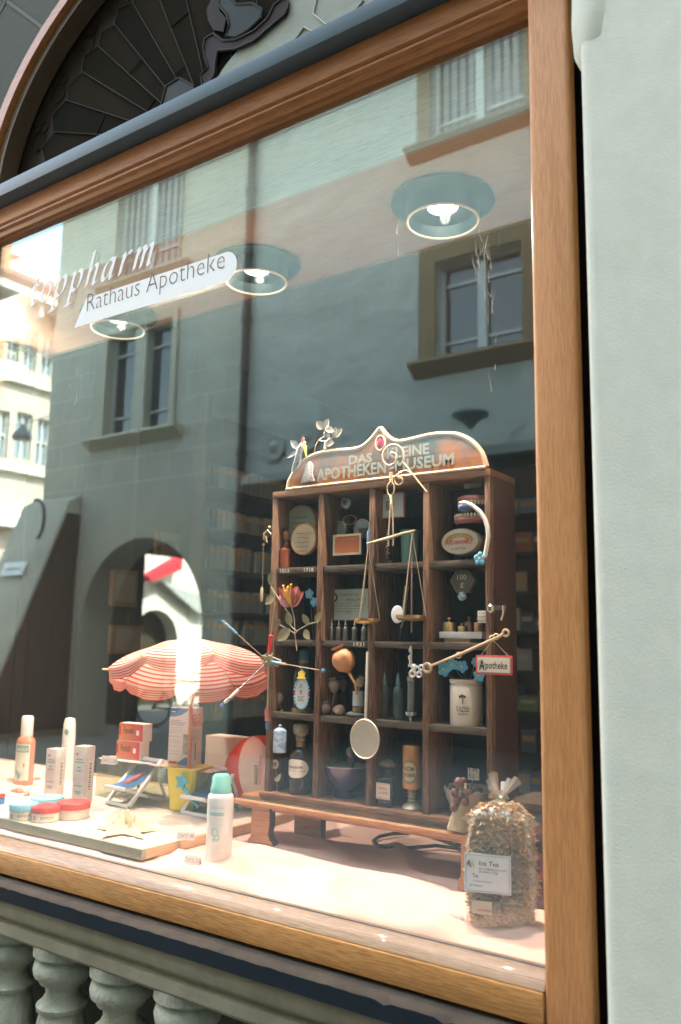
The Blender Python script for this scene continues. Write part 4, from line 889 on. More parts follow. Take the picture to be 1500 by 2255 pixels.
# fish shell on the first chair
FISH = mat('fish_pink', (.62, .2, .14), .45, noise_=(90, .12), col2=(.5, .08, .06))
b = MB(); M_ = Matrix.Translation(dp1) @ Matrix.Rotation(math.radians(-4), 4, 'Z') @ Matrix.Translation((0, -.004 * S1, .048 * S1)) @ Matrix.Rotation(math.radians(32), 4, 'X') @ Matrix.Rotation(math.radians(62), 4, 'Z')
b.lathe([(0, -.042), (.004, -.036), (.007, -.024), (.010, -.008), (.0115, .008), (.010, .024), (.006, .034), (0, .038)], (0, 0, 0), FISH, 18, M=M_ @ Matrix.Rotation(math.radians(-90), 4, 'Y'), sx=.7)
for k in range(9): b.ring((-.03 + k * .007, 0, 0), .0045 + .0062 * math.sin(math.pi * (k + 1) / 10.5), .0007, RED, 14, 4, M=M_ @ Matrix.Translation((-.03 + k * .007, 0, 0)) @ Matrix.Rotation(math.radians(90), 4, 'Y') @ Matrix.Translation((.03 - k * .007, 0, 0)))
b.build('pink_shell', label='ribbed pink spindle shell lying in the blue deckchair', cat='shell')
# yellow bucket with parasol
BKT = mat('bucket_yellow', (.8, .66, .04), .4)
p, mm = at(413, 1780, TZ + .003); wb = 102 * mm / 2; hb = 88 * mm
bu = thing('toy_bucket', 'yellow square toy bucket holding the parasol pole', 'bucket', tuple(p), math.radians(12))
b = MB()
def sq(r, z, k=.82): return [(r * sx_ * (1 if j in (0,) else k), r * sy_ * (k if j == 0 else 1), z) for sx_, sy_ in ((1, -1), (1, 1), (-1, 1), (-1, -1)) for j in (0, 1)]
R_ = wb * .74
rings = [(R_ * .78, 0), (R_, hb), (R_ * 1.14, hb), (R_ * 1.14, hb + .003), (R_ * .94, hb + .003), (R_ * .74, .003)]
vs = []; fs = []
for r, z in rings: vs += [(r, -r * .8, z), (r, r * .8, z), (r * .8, r, z), (-r * .8, r, z), (-r, r * .8, z), (-r, -r * .8, z), (-r * .8, -r, z), (r * .8, -r, z)]
for j in range(len(rings) - 1):
    for i in range(8): fs.append((j * 8 + i, j * 8 + (i + 1) % 8, (j + 1) * 8 + (i + 1) % 8, (j + 1) * 8 + i))
fs += [tuple(range(7, -1, -1)), tuple(5 * 8 + i for i in range(8))]
b.add(vs, fs, BKT); b.box(-R_ * .9, R_ * .9, -R_ * .9, R_ * .9, hb * .82, hb * .86, SANDM); b.build('pail', bu, local=True, bevel=.0008)
# shovel
SHV = mat('toy_cyan', (.06, .42, .6), .4)
sh = thing('toy_shovel', 'light blue star-handled toy shovel leaning on the yellow bucket', 'shovel', (p[0], p[1] - R_ - .012, p[2]))
Lc = lambda u, v: PY(u, v, p[1] - R_ - .012)
c = Lc(400, 1722); rr = 17 * mm; star = [(c[0] + (rr * 1.15 if i % 2 == 0 else rr * .62) * math.sin(i * math.pi / 5 + .2), c[2] + (rr * 1.15 if i % 2 == 0 else rr * .62) * math.cos(i * math.pi / 5 + .2)) for i in range(10)]
MB().prism(star, c[1] - .003, c[1] + .003, SHV).build('star_handle', sh, bevel=.001)
a, d = Lc(404, 1735), Lc(434, 1778); b = MB(); b.tube([(a[0], c[1] + .004, a[2]), (d[0], c[1] + .004, d[2])], .0045, SHV, 6); b.build('shaft', sh)
# parasol
par = thing('beach_parasol', 'red and white striped paper parasol standing in the yellow bucket', 'parasol', tuple(p))
POLE = mat('pole_wood', (.62, .27, .12), .5, wood=2)
yp = p[1]
top = PY(402, 1418, yp); x_p = p[0]
zt = top[2]
MB().tube([(x_p, yp, p[2] + .02), (x_p - .004, yp, zt - .002)], .0058, POLE, 12).build('pole', par)
# canopy: 8 gores with striped cloth, flat dome with a drooping valance
STR = bpy.data.materials.new('striped_cloth'); STR.use_nodes = True; t_ = STR.node_tree; bs = t_.nodes['Principled BSDF']; bs.inputs['Roughness'].default_value = .85
uvn = t_.nodes.new('ShaderNodeUVMap'); sp = t_.nodes.new('ShaderNodeSeparateXYZ'); mu = t_.nodes.new('ShaderNodeMath'); mu.operation = 'MULTIPLY'; mu.inputs[1].default_value = 19; fr = t_.nodes.new('ShaderNodeMath'); fr.operation = 'FRACT'; gt = t_.nodes.new('ShaderNodeMath'); gt.operation = 'GREATER_THAN'; gt.inputs[1].default_value = .62
mx = t_.nodes.new('ShaderNodeMix'); mx.data_type = 'RGBA'; mx.inputs[6].default_value = (.78, .58, .5, 1); mx.inputs[7].default_value = (.62, .05, .06, 1)
g2 = t_.nodes.new('ShaderNodeMath'); g2.operation = 'GREATER_THAN'; g2.inputs[1].default_value = .3; ml = t_.nodes.new('ShaderNodeMath'); ml.operation = 'MULTIPLY'
L = t_.links.new; L(uvn.outputs[0], sp.inputs[0]); L(sp.outputs[1], mu.inputs[0]); L(mu.outputs[0], fr.inputs[0]); L(fr.outputs[0], gt.inputs[0]); L(sp.outputs[1], g2.inputs[0]); L(gt.outputs[0], ml.inputs[0]); L(g2.outputs[0], ml.inputs[1]); L(ml.outputs[0], mx.inputs[0]); L(mx.outputs[2], bs.inputs[0])
trl = t_.nodes.new('ShaderNodeBsdfTranslucent'); L(mx.outputs[2], trl.inputs[0]); ms = t_.nodes.new('ShaderNodeMixShader'); ms.inputs[0].default_value = .4; L(bs.outputs[0], ms.inputs[1]); L(trl.outputs[0], ms.inputs[2]); L(ms.outputs[0], t_.nodes['Material Output'].inputs[0])
def canopy(R, H, drop, rot, tiltM):
    vs = []; fs = []; uv = []; NS = 8; nr, na = 12, 8
    def P(g, u, v):  # gore g, u across 0..1, v radial 0..1 then valance 1..1.3
        a0, a1 = rot + g * 2 * math.pi / NS, rot + (g + 1) * 2 * math.pi / NS; a = a0 + (a1 - a0) * u
        q = 4 * u * (1 - u); vv = min(v, 1); chord = math.cos(math.pi / NS) / math.cos(a - (a0 + a1) / 2)
        r = R * math.sin(vv * 1.15) / math.sin(1.15) * (chord ** .7) * (1 + .0 * q)
        z = H * (math.cos(vv * 1.35) - 1) / (1 - math.cos(1.35)) - .010 * q * vv * vv
        if v > 1:
            k = (v - 1) / .3; z -= drop * k * (.62 + .5 * math.sqrt(max(0, q))); r += .004 * math.sin(6 * math.pi * u + g) * k - .006 * k
        return (r * math.cos(a), r * math.sin(a), z)
    for g in range(NS):
        o = len(vs)
        rows = [i / nr for i in range(nr + 1)] + [1.08, 1.16, 1.23, 1.3]
        for v in rows:
            for i in range(na + 1): vs.append(P(g, i / na, v)); uv.append((i / na, v / 1.3))
        for j in range(len(rows) - 1):
            for i in range(na): fs.append((o + j * (na + 1) + i, o + j * (na + 1) + i + 1, o + (j + 1) * (na + 1) + i + 1, o + (j + 1) * (na + 1) + i))
    vs2 = [tuple(tiltM @ Vector(v)) for v in vs]
    me = bpy.data.meshes.new('canopy'); me.from_pydata(vs2, [], fs); me.materials.append(STR); ul = me.uv_layers.new(name='UVMap')
    for poly in me.polygons:
        poly.use_smooth = True
        for li in poly.loop_indices: ul.data[li].uv = uv[me.loops[li].vertex_index]
    o = bpy.data.objects.new('canopy', me); COL.objects.link(o); o.parent = par
    return o
mp_ = mpp(top); R_c = 368 / 2 * mp_ * .97; vd = Vector((x_p, yp + 1.3, 0)).normalized(); tiltM = Matrix.Rotation(math.radians(15), 4, Vector((0, 0, 1)).cross(vd))
HC = R_c * .36; cv = canopy(R_c, HC, .027, math.radians(12), tiltM); cv.location = (x_p - .002 - p[0], 0, zt - p[2])
for g in range(8):
    a = math.radians(12) + g * math.pi / 4; pts = []
    for v in (0.05, .3, .6, .85, 1.0, 1.07): r = R_c * math.sin(min(v, 1) * 1.15) / math.sin(1.15) * (1 if v <= 1 else 1.06); z = HC * (math.cos(min(v, 1) * 1.35) - 1) / (1 - math.cos(1.35)) - .003; pts.append(tiltM @ Vector((r * math.cos(a), r * math.sin(a), z)) + Vector((x_p - .002, yp, zt)))
    MB().tube(pts, [.0015] * 4 + [.0028, .0028], mat('rib_wood', (.68, .46, .2), .5), 7).build('rib', par)
# beach ball
BW = mat('ball_white', (.74, .6, .52), .3, coat=.3); BR = mat('ball_red', (.62, .06, .03), .3, coat=.3)
p, mm = at(568, 1778, TZ + .003); rb = 77 * mm
bb = thing('beach_ball', 'red and white beach ball between bucket and wooden cabinet', 'ball', tuple(p)); c = (p[0], p[1], p[2] + rb)
vs = []; 
M_ = Matrix.Translation(c) @ Matrix.Rotation(math.radians(-12), 4, 'Z') @ Matrix.Rotation(math.radians(-8), 4, 'Y') @ Matrix.Rotation(math.radians(10), 4, 'X')
for k in range(6):
    prof = [(rb * math.sin(math.pi * i / 16), -rb * math.cos(math.pi * i / 16)) for i in range(17)]
    MB().lathe(prof, (0, 0, 0), BR if k % 2 == 0 else BW, 8, M=M_, a0=k * math.pi / 3 - .2, a1=(k + 1) * math.pi / 3 - .2).build('panel', bb)
b = MB(); Mt = Matrix.Translation(PY(572, 1695, c[1] - rb * .93)) @ Matrix.Rotation(math.radians(88), 4, 'Y')
b.text('toppharm', -.035, -.003, .07, .010, 0, RED, shear=.3, M=Mt, bold=.02); b.box(-.01, .038, .0, .0004, -.018, -.009, mat('badge_grey', (.2, .18, .15), .5), M=Mt); b.text('Rathaus', -.006, -.016, .04, .006, -.0006, PAPER, M=Mt)
b.build('print', bb, smooth=False)
# starfish shell
STF = mat('starfish', (.85, .72, .5), .7, noise_=(50, .3), col2=(.66, .47, .28), bump=(300, .6, .003))
p, mm = at(278, 1828, TZ + .004)
b = MB(); n = 5
def starp(a, R):
    k = abs(((a / (2 * math.pi) * n) % 1) - .5) * 2; return R * (.36 + .64 * k ** 2.2)
vs = []; fs = []; na, nr = 100, 10; R_ = 92 * mm
for j in range(nr + 1):
    for i in range(na):
        a = 2 * math.pi * i / na; v = j / nr; r = starp(a + .35, R_) * v; k = abs((((a + .35) / (2 * math.pi) * n) % 1) - .5) * 2
        z = (.034 * (1 - v) ** 1.7 + .009 * (1 - v * v) ** .5 * (.4 + .6 * k)) * 1.0 + .0015 * noise.noise(Vector((i * .5, j * .9, 0)))
        vs.append((p[0] + r * math.cos(a), p[1] + r * math.sin(a) * .8, p[2] - .002 + z))
for j in range(nr):
    for i in range(na): fs.append((j * na + i, j * na + (i + 1) % na, (j + 1) * na + (i + 1) % na, (j + 1) * na + i))
b.add(vs, fs, STF); rs = random.Random(4)
for i in range(46):
    a = rs.uniform(0, 2 * math.pi); v = rs.uniform(.02, .5); r = starp(a + .35, R_) * v; hh = .004 + .012 * (1 - v) * rs.uniform(.5, 1); z = .034 * (1 - v) ** 1.7 + .006
    b.lathe([(.0035, -.004), (.0026, hh * .6), (0, hh)], (p[0] + r * math.cos(a), p[1] + r * math.sin(a) * .8, p[2] + z), STF, 8, M=None)
b.build('starfish_shell', label='spiky cream starfish lying on the sand near the glass', cat='starfish', ang=60)
# spray can
p, mm = at(481, 1897, FZ0 + .002); r = 29 * mm; h = 186 * mm
CANW = mat('can_white', (.78, .8, .78), .3, coat=.3); MINT = mat('mint', (.22, .62, .55), .35); 
sc = thing('spray_can', 'white aerosol can with mint green cap standing on the cloth', 'can', tuple(p))
MB().lathe([(r * .93, 0), (r, .003), (r, h * .72), (r * .96, h * .76), (r * .78, h * .79)], p, CANW, 36).build('body', sc)
MB().lathe([(r * .8, h * .77), (r * .82, h * .84), (r * .76, h * .86), (r * .7, h * .97), (r * .55, h), (0, h * 1.0)], p, glass_mat('cap_mint', .06, (.5, .8, .75), body=(.3, .72, .64, .8)), 32).build('cap', sc)
b = MB(); wr = (p[0], p[1], r * 1.006); 
cxx = p[0] + r * .45
b.text('puressentiel', cxx - r * .55, p[2] + h * .62, r * 1.2, h * .03, 0, MINT, wrap=wr)
b.label((p[0], p[1], 0), r * 1.003, r * 1.15, p[2] + h * .545, p[2] + h * .58, MINT, a=.45); b.text('CIRCULATION', cxx - r * .5, p[2] + h * .552, r * 1.05, h * .018, 0, CAPW, wrap=(p[0], p[1], r * 1.012))
for k in range(4): b.text('apaise et rafraichit les', cxx - r * .5, p[2] + h * (.5 - .03 * k), r * (1.1 - .2 * (k % 2)), h * .012, 0, MINT, wrap=wr)
for (u, v, q) in ((-.1, .36, .26), (.1, .30, .17), (-.15, .27, .1)):
    a = .45 + u; b.ring((0, 0, 0), r * q, r * .035, MINT, 20, 5, M=Matrix.Translation((p[0] + r * 1.0 * math.sin(a), p[1] - r * 1.0 * math.cos(a), p[2] + h * v)) @ Matrix.Rotation(a, 4, 'Z') @ Matrix.Rotation(math.pi / 2, 4, 'X'))
for k in range(7): b.text('huiles essentielles bio', cxx - r * .4, p[2] + h * (.2 - .02 * k), r * (.9 - .15 * (k % 3)), h * .008, 0, MINT, wrap=wr)
b.text('100 ML', p[0] + r * 1.25, p[2] + h * .3, r * .35, h * .02, 0, MINT, wrap=wr)
b.build('print', sc)
# price tags
def tag_(px, py, s, lab, rz=.15, z=None):
    p, mm = at(px, py, z or FZ0 + .004); w, h = 40 * mm, 17 * mm; t = thing('price_tag', lab, 'price tag', tuple(p), rz)
    b = MB(); b.add([(-w / 2, 0, 0), (w / 2, 0, 0), (w / 2, .005, h), (-w / 2, .005, h), (-w / 2, .012, 0), (w / 2, .012, 0)], [(0, 1, 2, 3), (3, 2, 5, 4)], mat('tag_paper', (.72, .66, .6), .6)); b.build('card', t, local=True)
    b = MB(); b.text(s, -w * .46, h * .2, w * .92, h * .55, -.0005, mat('print_grey2', (.22, .2, .2), .6), M=Matrix.Rotation(math.atan2(-.005, h) , 4, 'X')); b.build('lettering', t, local=True)
tag_(421, 1903, 'CHF26.20', 'small white price tag left of the spray can')
tag_(408, 1850, 'CHF27.90', 'price tag on the sand at the tray corner', .5, TZ + .004)
tag_(1000, 2034, 'CHF8.50', 'price tag on the cloth left of the tea bag', .1)
tag_(238, 1683, 'CHF12.50', 'little white price tag before the stacked red boxes', .2, zr_ + .004)
# ================================================================== THE WOODEN MUSEUM CABINET
CF, CB = .30, .425
CW = mat('cabinet_wood', (.23, .135, .085), .65, spec=.2, wood=2, col2=(.07, .04, .026)); CWX = mat('cabinet_wood_flat', (.26, .135, .075), .6, spec=.3, wood=0, col2=(.12, .06, .035))
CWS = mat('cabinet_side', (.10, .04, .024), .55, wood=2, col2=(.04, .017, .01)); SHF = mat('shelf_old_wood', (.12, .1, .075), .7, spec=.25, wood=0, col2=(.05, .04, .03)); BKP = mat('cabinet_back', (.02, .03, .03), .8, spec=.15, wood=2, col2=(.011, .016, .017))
BENW = mat('bench_wood', (.52, .27, .12), .5, wood=0, col2=(.32, .14, .06)); LEGW = mat('bench_leg_wood', (.42, .2, .1), .5, wood=0, col2=(.28, .12, .055)); EDGE = mat('dark_edge', (.06, .05, .045), .6)
def Q(px, py, y): p = PY(px, py, y); return (p[0], y, p[2])
XL_, XR_ = Q(592, 1400, CF)[0], Q(1084, 1400, CF)[0]
ZTOP = Q(840, 1058, CF)[2]; Z0 = Q(760, 1768, CF)[2]; ZS = [Q(760, v, CF)[2] for v in (1244, 1411, 1580)]
XD = [Q(v, 1400, CF)[0] for v in (700, 815, 937)]
cab = thing('museum_cabinet', 'old wooden compartment cabinet with arched painted crest, full of pharmacy curios', 'cabinet', ((XL_ + XR_) / 2, .36, Z0))
wd = .0072
MB().box(XL_, XL_ + wd * 2, CF, CB, Z0, ZTOP - .015, CW).build('side_panel', cab, bevel=.0012)
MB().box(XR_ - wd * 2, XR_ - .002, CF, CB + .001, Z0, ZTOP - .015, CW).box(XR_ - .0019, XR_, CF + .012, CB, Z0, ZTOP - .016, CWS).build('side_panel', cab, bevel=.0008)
for x in XD: MB().box(x - wd, x + wd, CF + .001, CB - .01, Z0, ZTOP - .0155, CW).build('divider', cab, bevel=.0012)
MB().box(XL_, XR_, CF - .002, CB + .002, ZTOP - .0148, ZTOP, CWX).build('top_board', cab, bevel=.001)
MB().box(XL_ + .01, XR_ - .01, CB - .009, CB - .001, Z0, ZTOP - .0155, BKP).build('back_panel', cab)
MB().box(XL_ - .004, XR_ + .004, CF - .014, CB, Z0 - .012, Z0, CWX).build('base_board', cab, bevel=.0015)
XS4 = [XL_ + wd * 2, XD[0], XD[1], XD[2], XR_ - wd * 2]
YRS = {(0, 0): [('1853', .1), ('1718', .68)], (1, 1): [('1931', .7)]}
for r, z in enumerate(ZS):
    for c in range(4):
        a, d = XS4[c] + (wd if c else 0), XS4[c + 1] - (wd if c < 3 else 0)
        s_ = MB().box(a, d, CF + .004, CB - .01, z - .0145, z, SHF).build('shelf', cab, bevel=.0012)
        if (r, c) in YRS:
            b = MB()
            for s, k in YRS[(r, c)]: b.text(s, a + (d - a) * k, z - .012, (d - a) * .22, .009, CF + .0035, PAPER)
            b.build('chalk_year', s_)
# crest
def crest_pts(l): return [(Q(x, y, CF)[0], Q(x, y, CF)[2]) for x, y in l]
out = [(632, 1080), (636, 1060), (648, 1038), (668, 1015), (695, 1000), (730, 993), (770, 990), (795, 984), (815, 968), (828, 952), (837, 943), (847, 955), (862, 968), (880, 972), (910, 966), (950, 957), (990, 955), (1015, 960), (1040, 974), (1060, 998), (1070, 1027)]
op = crest_pts(out)
sm = []
for i in range(len(op) - 1):
    p0, p1, p2, p3 = op[max(i - 1, 0)], op[i], op[i + 1], op[min(i + 2, len(op) - 1)]
    for q in range(4):
        t = q / 4; sm.append(tuple(.5 * ((2 * p1[c]) + (-p0[c] + p2[c]) * t + (2 * p0[c] - 5 * p1[c] + 4 * p2[c] - p3[c]) * t * t + (-p0[c] + 3 * p1[c] - 3 * p2[c] + p3[c]) * t ** 3) for c in (0, 1)))
sm.append(op[-1])
sm = [(x, max(z, ZTOP + .001)) for x, z in sm]
CRB = mat('crest_painted_wood', (.4, .15, .045), .45, noise_=(9, .12), col2=(.08, .1, .1)); CRM = mat('crest_moulding', (.56, .43, .29), .5, noise_=(60, .3), col2=(.46, .33, .2))
MB().prism([(sm[0][0], ZTOP + .0005)] + sm[1:-1] + [(sm[-1][0], ZTOP + .0005)], CF, CF + .016, CRB).build('crest', cab)
b = MB(); b.tube([(x, CF + .004, z) for x, z in sm], .0062, CRM, 8); b.tube([(sm[0][0], CF - .001, ZTOP + .004), (sm[-1][0], CF - .001, ZTOP + .004)], .004, CRM, 6); b.build('crest_moulding', cab)
LET = mat('crest_letters', (.36, .33, .26), .5, metal=.2, noise_=(150, .2), col2=(.2, .32, .32))
b = MB()
def tline(s, x0, y0, x1, hpx, y, m, bold=.03):
    a, c = Q(x0, y0, y), Q(x1, y0, y); h = hpx * mpp(a); b.text(s, a[0], a[2], c[0] - a[0], h, y, m, bold=bold, ext=0)
tline('DAS', 768, 1024, 820, 21, CF - .003, LET); tline('KLEINE', 852, 1011, 945, 24, CF - .003, LET)
tline('APOTHEKEN', 697, 1060, 850, 27, CF - .003, LET); tline('-MUSEUM', 858, 1040, 1000, 27, CF - .003, LET)
b.build('crest_lettering', cab)
g = Q(838, 976, CF - .004); MB().ell(g, (.009, .004, .0135), mat('ruby', (.35, .01, .05), .1, coat=.5), 16).build('red_gem', cab)
b = MB(); b.ring(g, .012, .0028, CRM, 24, 6, plane='xz', sz=1.4); b.build('gem_setting', cab)
MB().prism(crest_pts([(665, 1064), (672, 1040), (676, 1022), (685, 1016), (692, 1026), (690, 1045), (695, 1060)]), CF - .005, CF - .001, mat('paper_figure', (.62, .6, .56), .7, noise_=(200, .1), col2=(.3, .3, .32))).build('crest_motif', cab, bevel=.001)
# bench
bx0, bx1 = Q(512, 1768, .262)[0], -.66; bz = Z0 - .0125
bn = thing('display_bench', 'low slatted wooden bench on curved feet carrying the cabinet', 'bench', ((bx0 + bx1) / 2, .35, FZ0 + .003))
ys_ = [(.2565, .275), (.279, .291), (.295, .36), (.364, .44)]
for a, c in ys_: MB().box(bx0, bx1, a, c, bz - .016, bz - (.0 if a > .29 else .006), BENW if a < .27 else SHF if a < .29 else BENW).build('slat', bn, bevel=.0015)
MB().box(bx0 + .02, bx1 - .02, .27, .43, bz - .024, bz - .0165, LEGW).build('rail', bn)
def leg(l, r, top, bot, y, fl=True):
    a0, a1 = Q(l, (top + bot) / 2, y)[0], Q(r, (top + bot) / 2, y)[0]; w = a1 - a0; z1 = bz - .0165; z0 = FZ0 + .003
    h = z1 - z0
    R = [(a1, z1), (a1, z0 + h * .6), (a1 - w * .06, z0 + h * .42), (a1 + w * .02, z0 + h * .28), (a1 + w * .2, z0 + h * .2), (a1 + w * .24, z0)]
    Lf = [(a0 - w * .18, z0), (a0 - w * .15, z0 + h * .2), (a0 - w * .0, z0 + h * .28), (a0 + w * .02, z1)] if fl else [(a0, z0), (a0, z1)]
    if not fl: R = [(a1, z1), (a1, z0)]
    b = MB(); b.prism(R + Lf, y, y + .022, LEGW); o = b.build('leg', bn)
    E_ = [(x + .0012, z) for x, z in R]; vs = []
    me = MB(); 
    for i in range(len(R) - 1): me.add([(R[i][0] + .0006, y + .001, R[i][1]), (R[i + 1][0] + .0006, y + .001, R[i + 1][1]), (R[i + 1][0] + .0006, y + .021, R[i + 1][1]), (R[i][0] + .0006, y + .021, R[i][1])], [(0, 1, 2, 3)], EDGE)
    me.build('dark_edge', o)
leg(552, 592, 1790, 1880, .262); leg(648, 706, 1795, 1855, .41, False); leg(1015, 1060, 1850, 1968, .262); leg(1100, 1150, 1850, 1950, .41, False)
# cable
b = MB(); P = [Q(1040, 1885, .30)]; pts = [(1040, 1880), (1005, 1868), (960, 1862), (905, 1867), (860, 1868), (832, 1862), (822, 1852), (835, 1842), (865, 1836), (905, 1835), (950, 1842), (1000, 1858), (1045, 1868)]
b.tube([tuple(PZ(x, y, FZ0 + .008)) for x, y in pts], .0042, BLACK, 8); b.build('black_cable', label='black cable looped on the pink cloth under the bench', cat='cable')
# ------------------------------------------------------------------ curios
YI = .330
def jar(l, t, r, z0, y=YI):
    c, rr, a, z1 = cyl(l, t, r, t + 40, y); return (c, y, z0), rr, z1 - z0
def std(name, label, cat, p, parts, sx=1, sy=1, group=None, n=24):
    t = thing(name, label, cat, tuple(p), 0, group)
    for nm, prof, m in parts: MB().lathe(prof, p, m, n, sx=sx, sy=sy).build(nm, t)
    return t
def leaf(b, a, c, w, m, y=None, cup=.15):
    a, c = Vector(a), Vector(c); d = c - a; L_ = d.length; side = d.cross(Vector((0, 1, 0))).normalized() * w; vs = []; n = 8
    for i in range(n + 1):
        t = i / n; k = math.sin(math.pi * t ** .85) ** .8 if 0 < t < 1 else 0.02; o = a + d * t
        vs += [tuple(o - side * k + Vector((0, -cup * w * k, 0))), tuple(o + Vector((0, .0008, 0))), tuple(o + side * k + Vector((0, -cup * w * k, 0)))]
        
    fs = []
    for i in range(n): fs += [(3 * i, 3 * i + 1, 3 * i + 4, 3 * i + 3), (3 * i + 1, 3 * i + 2, 3 * i + 5, 3 * i + 4)]
    b.add(vs, fs, m)
    vs2 = [(x, y_ + .0006, z) for x, y_, z in vs]; b.add(vs2, [f[::-1] for f in fs], m)
FLB = mat('flower_blue', (.12, .42, .62), .5); FLY = mat('flower_yellow', (.7, .6, .15), .5)
def flower(b, c, R, m=None, tilt=0, n=5):
    for k in range(n):
        a = k * 2 * math.pi / n + tilt; b.ell((c[0] + R * .58 * math.cos(a), c[1], c[2] + R * .58 * math.sin(a)), (R * .42, R * .1, R * .42), m or FLB, 10)
    b.ell((c[0], c[1] - R * .1, c[2]), (R * .2, R * .1, R * .2), FLY, 8)
WOODR = mat('chip_box_pale', (.62, .47, .3), .6, noise_=(30, .3), col2=(.52, .38, .22)); WOODS = mat('chip_box_side', (.5, .24, .12), .55); OLD = mat('old_label', (.4, .38, .24), .6, noise_=(20, .25), col2=(.3, .3, .2))
def script_lines(b, c, w, z, h, n, y, m=INK, seed=1):
    rs = random.Random(seed)
    for k in range(n):
        zz = z - k * h; x = c - w / 2 * rs.uniform(.6, 1); pts = []; e = c + w / 2 * rs.uniform(.6, 1)
        while x < e: pts.append((x, y, zz + rs.uniform(-.3, .3) * h * .55)); x += h * .16
        if len(pts) > 2: b.tube(pts, h * .045, m, 4)
# --- row 1
def disc_box(label, l, t, r, b_, y, d, face, side, n=4, seed=1, rz=0):
    x0, x1, z0, z1 = rect(l, t, r, b_, y); c = ((x0 + x1) / 2, y, (z0 + z1) / 2); R = (z1 - z0) / 2; sx = (x1 - x0) / (z1 - z0)
    t_ = thing('chip_box', label, 'box', (c[0], y, z0)); M_ = Matrix.Translation(c) @ Matrix.Rotation(rz, 4, 'Z') @ Matrix.Rotation(math.radians(90), 4, 'X')
    MB().lathe([(R * .97, -d), (R * .97, 0)], (0, 0, 0), side, 40, M=M_, sx=sx).build('box', t_)
    MB().lathe([(R, -d * .4), (R, .001), (R * .96, .002), (R * .93, .0005), (0, .0005)], (0, 0, 0), side, 40, M=M_, sx=sx).build('lid', t_)
    b = MB(); b.M = M_; b.lathe([(R * .92, .0008), (0, .0012)], (0, 0, 0), face, 36, sx=sx); b.M = None
    script_lines(b, c[0], R * 1.3 * sx, c[2] + R * .35, R * .28, n, y - .003, seed=seed); b.build('paper_label', t_)
disc_box('large round chip box with faded greenish label standing at the back, top left compartment', 628, 1112, 696, 1198, .35, .02, OLD, WOODS, 4, 3)
disc_box('smaller round chip box with handwritten cream label, leaning in front of the large one', 641, 1152, 697, 1222, .316, .012, WOODR, WOODS, 5, 5)
p, r, h = jar(617, 1170, 645, ZS[0], .325); std('brown_flask', 'small reddish brown stoppered flask in the top left compartment', 'bottle', p, [('flask', [(r * .8, 0), (r, .003), (r, h * .5), (r * .45, h * .58), (r * .4, h * .72), (r * .55, h * .74)], mat('red_brown_glass', (.22, .06, .03), .2, coat=.4)), ('stopper', [(r * .35, h * .74), (r * .55, h * .82), (r * .62, h * .92), (r * .3, h), (0, h)], mat('cork_brown', (.35, .15, .06), .4))])
e = Q(763, 1108, .36); b = MB(); b.ell(e, (.013, .007, .013), CAPW, 18); b.ell((e[0], e[1] - .005, e[2]), (.007, .004, .007), FLB, 14); b.ell((e[0], e[1] - .0085, e[2]), (.003, .002, .003), BLACK, 10); b.ring((e[0], e[1] - .002, e[2]), .0145, .0016, STEEL, 24, 6, plane='xz'); b.build('glass_eye', label='small glass eye in a silver ring above the old spectacles', cat='glass eye')
# pince-nez
sp_ = thing('old_spectacles', 'old round pince-nez spectacles above the little orange picture', 'spectacles', Q(765, 1185, .36))
LN = mat('lens_grey', (.28, .33, .31), .1, spec=.8)
for (x, y) in ((745, 1168), (797, 1164)):
    c = Q(x, y, .36); MB().ring(c, .0225, .0012, BRASS, 28, 6, plane='xz').build('rim', sp_); MB().lathe([(.022, 0), (.018, .001), (0, .0016)], (0, 0, 0), LN, 24, M=Matrix.Translation(c) @ Matrix.Rotation(math.radians(90), 4, 'X')).build('lens', sp_)
c = Q(770, 1145, .36); MB().ring(c, .019, .0013, BRASS, 24, 6, plane='xz', sz=.6).box(c[0] - .006, c[0] + .006, .357, .361, c[2] - .03, c[2] - .008, mat('bridge_dark', (.06, .045, .03), .4)).build('bridge', sp_) if False else MB().ring(c, .019, .0013, BRASS, 24, 6, plane='xz', sz=.6).build('spring', sp_)
MB().prism(crest_pts([(760, 1157), (780, 1156), (777, 1178), (764, 1180)]), .355, .358, mat('bridge_dark', (.06, .045, .03), .4)).build('bridge', sp_)
def frame_pic(name, label, l, t, r, b_, y, fw, fm, pm, deco=None, cat='picture', tilt=0):
    x0, x1, z0, z1 = rect(l, t, r, b_, y); t_ = thing(name, label, cat, ((x0 + x1) / 2, y, z0))
    b = MB(); b.box(x0, x1, y, y + .004, z0, z0 + fw, fm); b.box(x0, x1, y, y + .004, z1 - fw, z1, fm); b.box(x0, x0 + fw, y, y + .004, z0 + fw, z1 - fw, fm); b.box(x1 - fw, x1, y, y + .004, z0 + fw, z1 - fw, fm); b.build('frame', t_)
    MB().box(x0 + fw, x1 - fw, y + .002, y + .0035, z0 + fw, z1 - fw, pm).build('picture', t_)
    if deco: b = MB(); deco(b, x0 + fw, x1 - fw, z0 + fw, z1 - fw, y + .0017); b.build('print', t_, smooth=False)
    return t_
frame_pic('small_picture', 'tiny orange-red picture in a pale frame below the spectacles', 733, 1176, 795, 1222, .315, .005, TIN, mat('orange_print', (.5, .15, .05), .6, noise_=(60, .3), col2=(.42, .12, .04)), lambda b, a, c, d, e, y: script_lines(b, (a + c) / 2, (c - a) * .7, e - .008, .006, 3, y, WOODS, 8))
ROSEF = mat('frame_rose', (.5, .13, .13), .5); PPR = mat('paper_cool', (.6, .64, .6), .6)
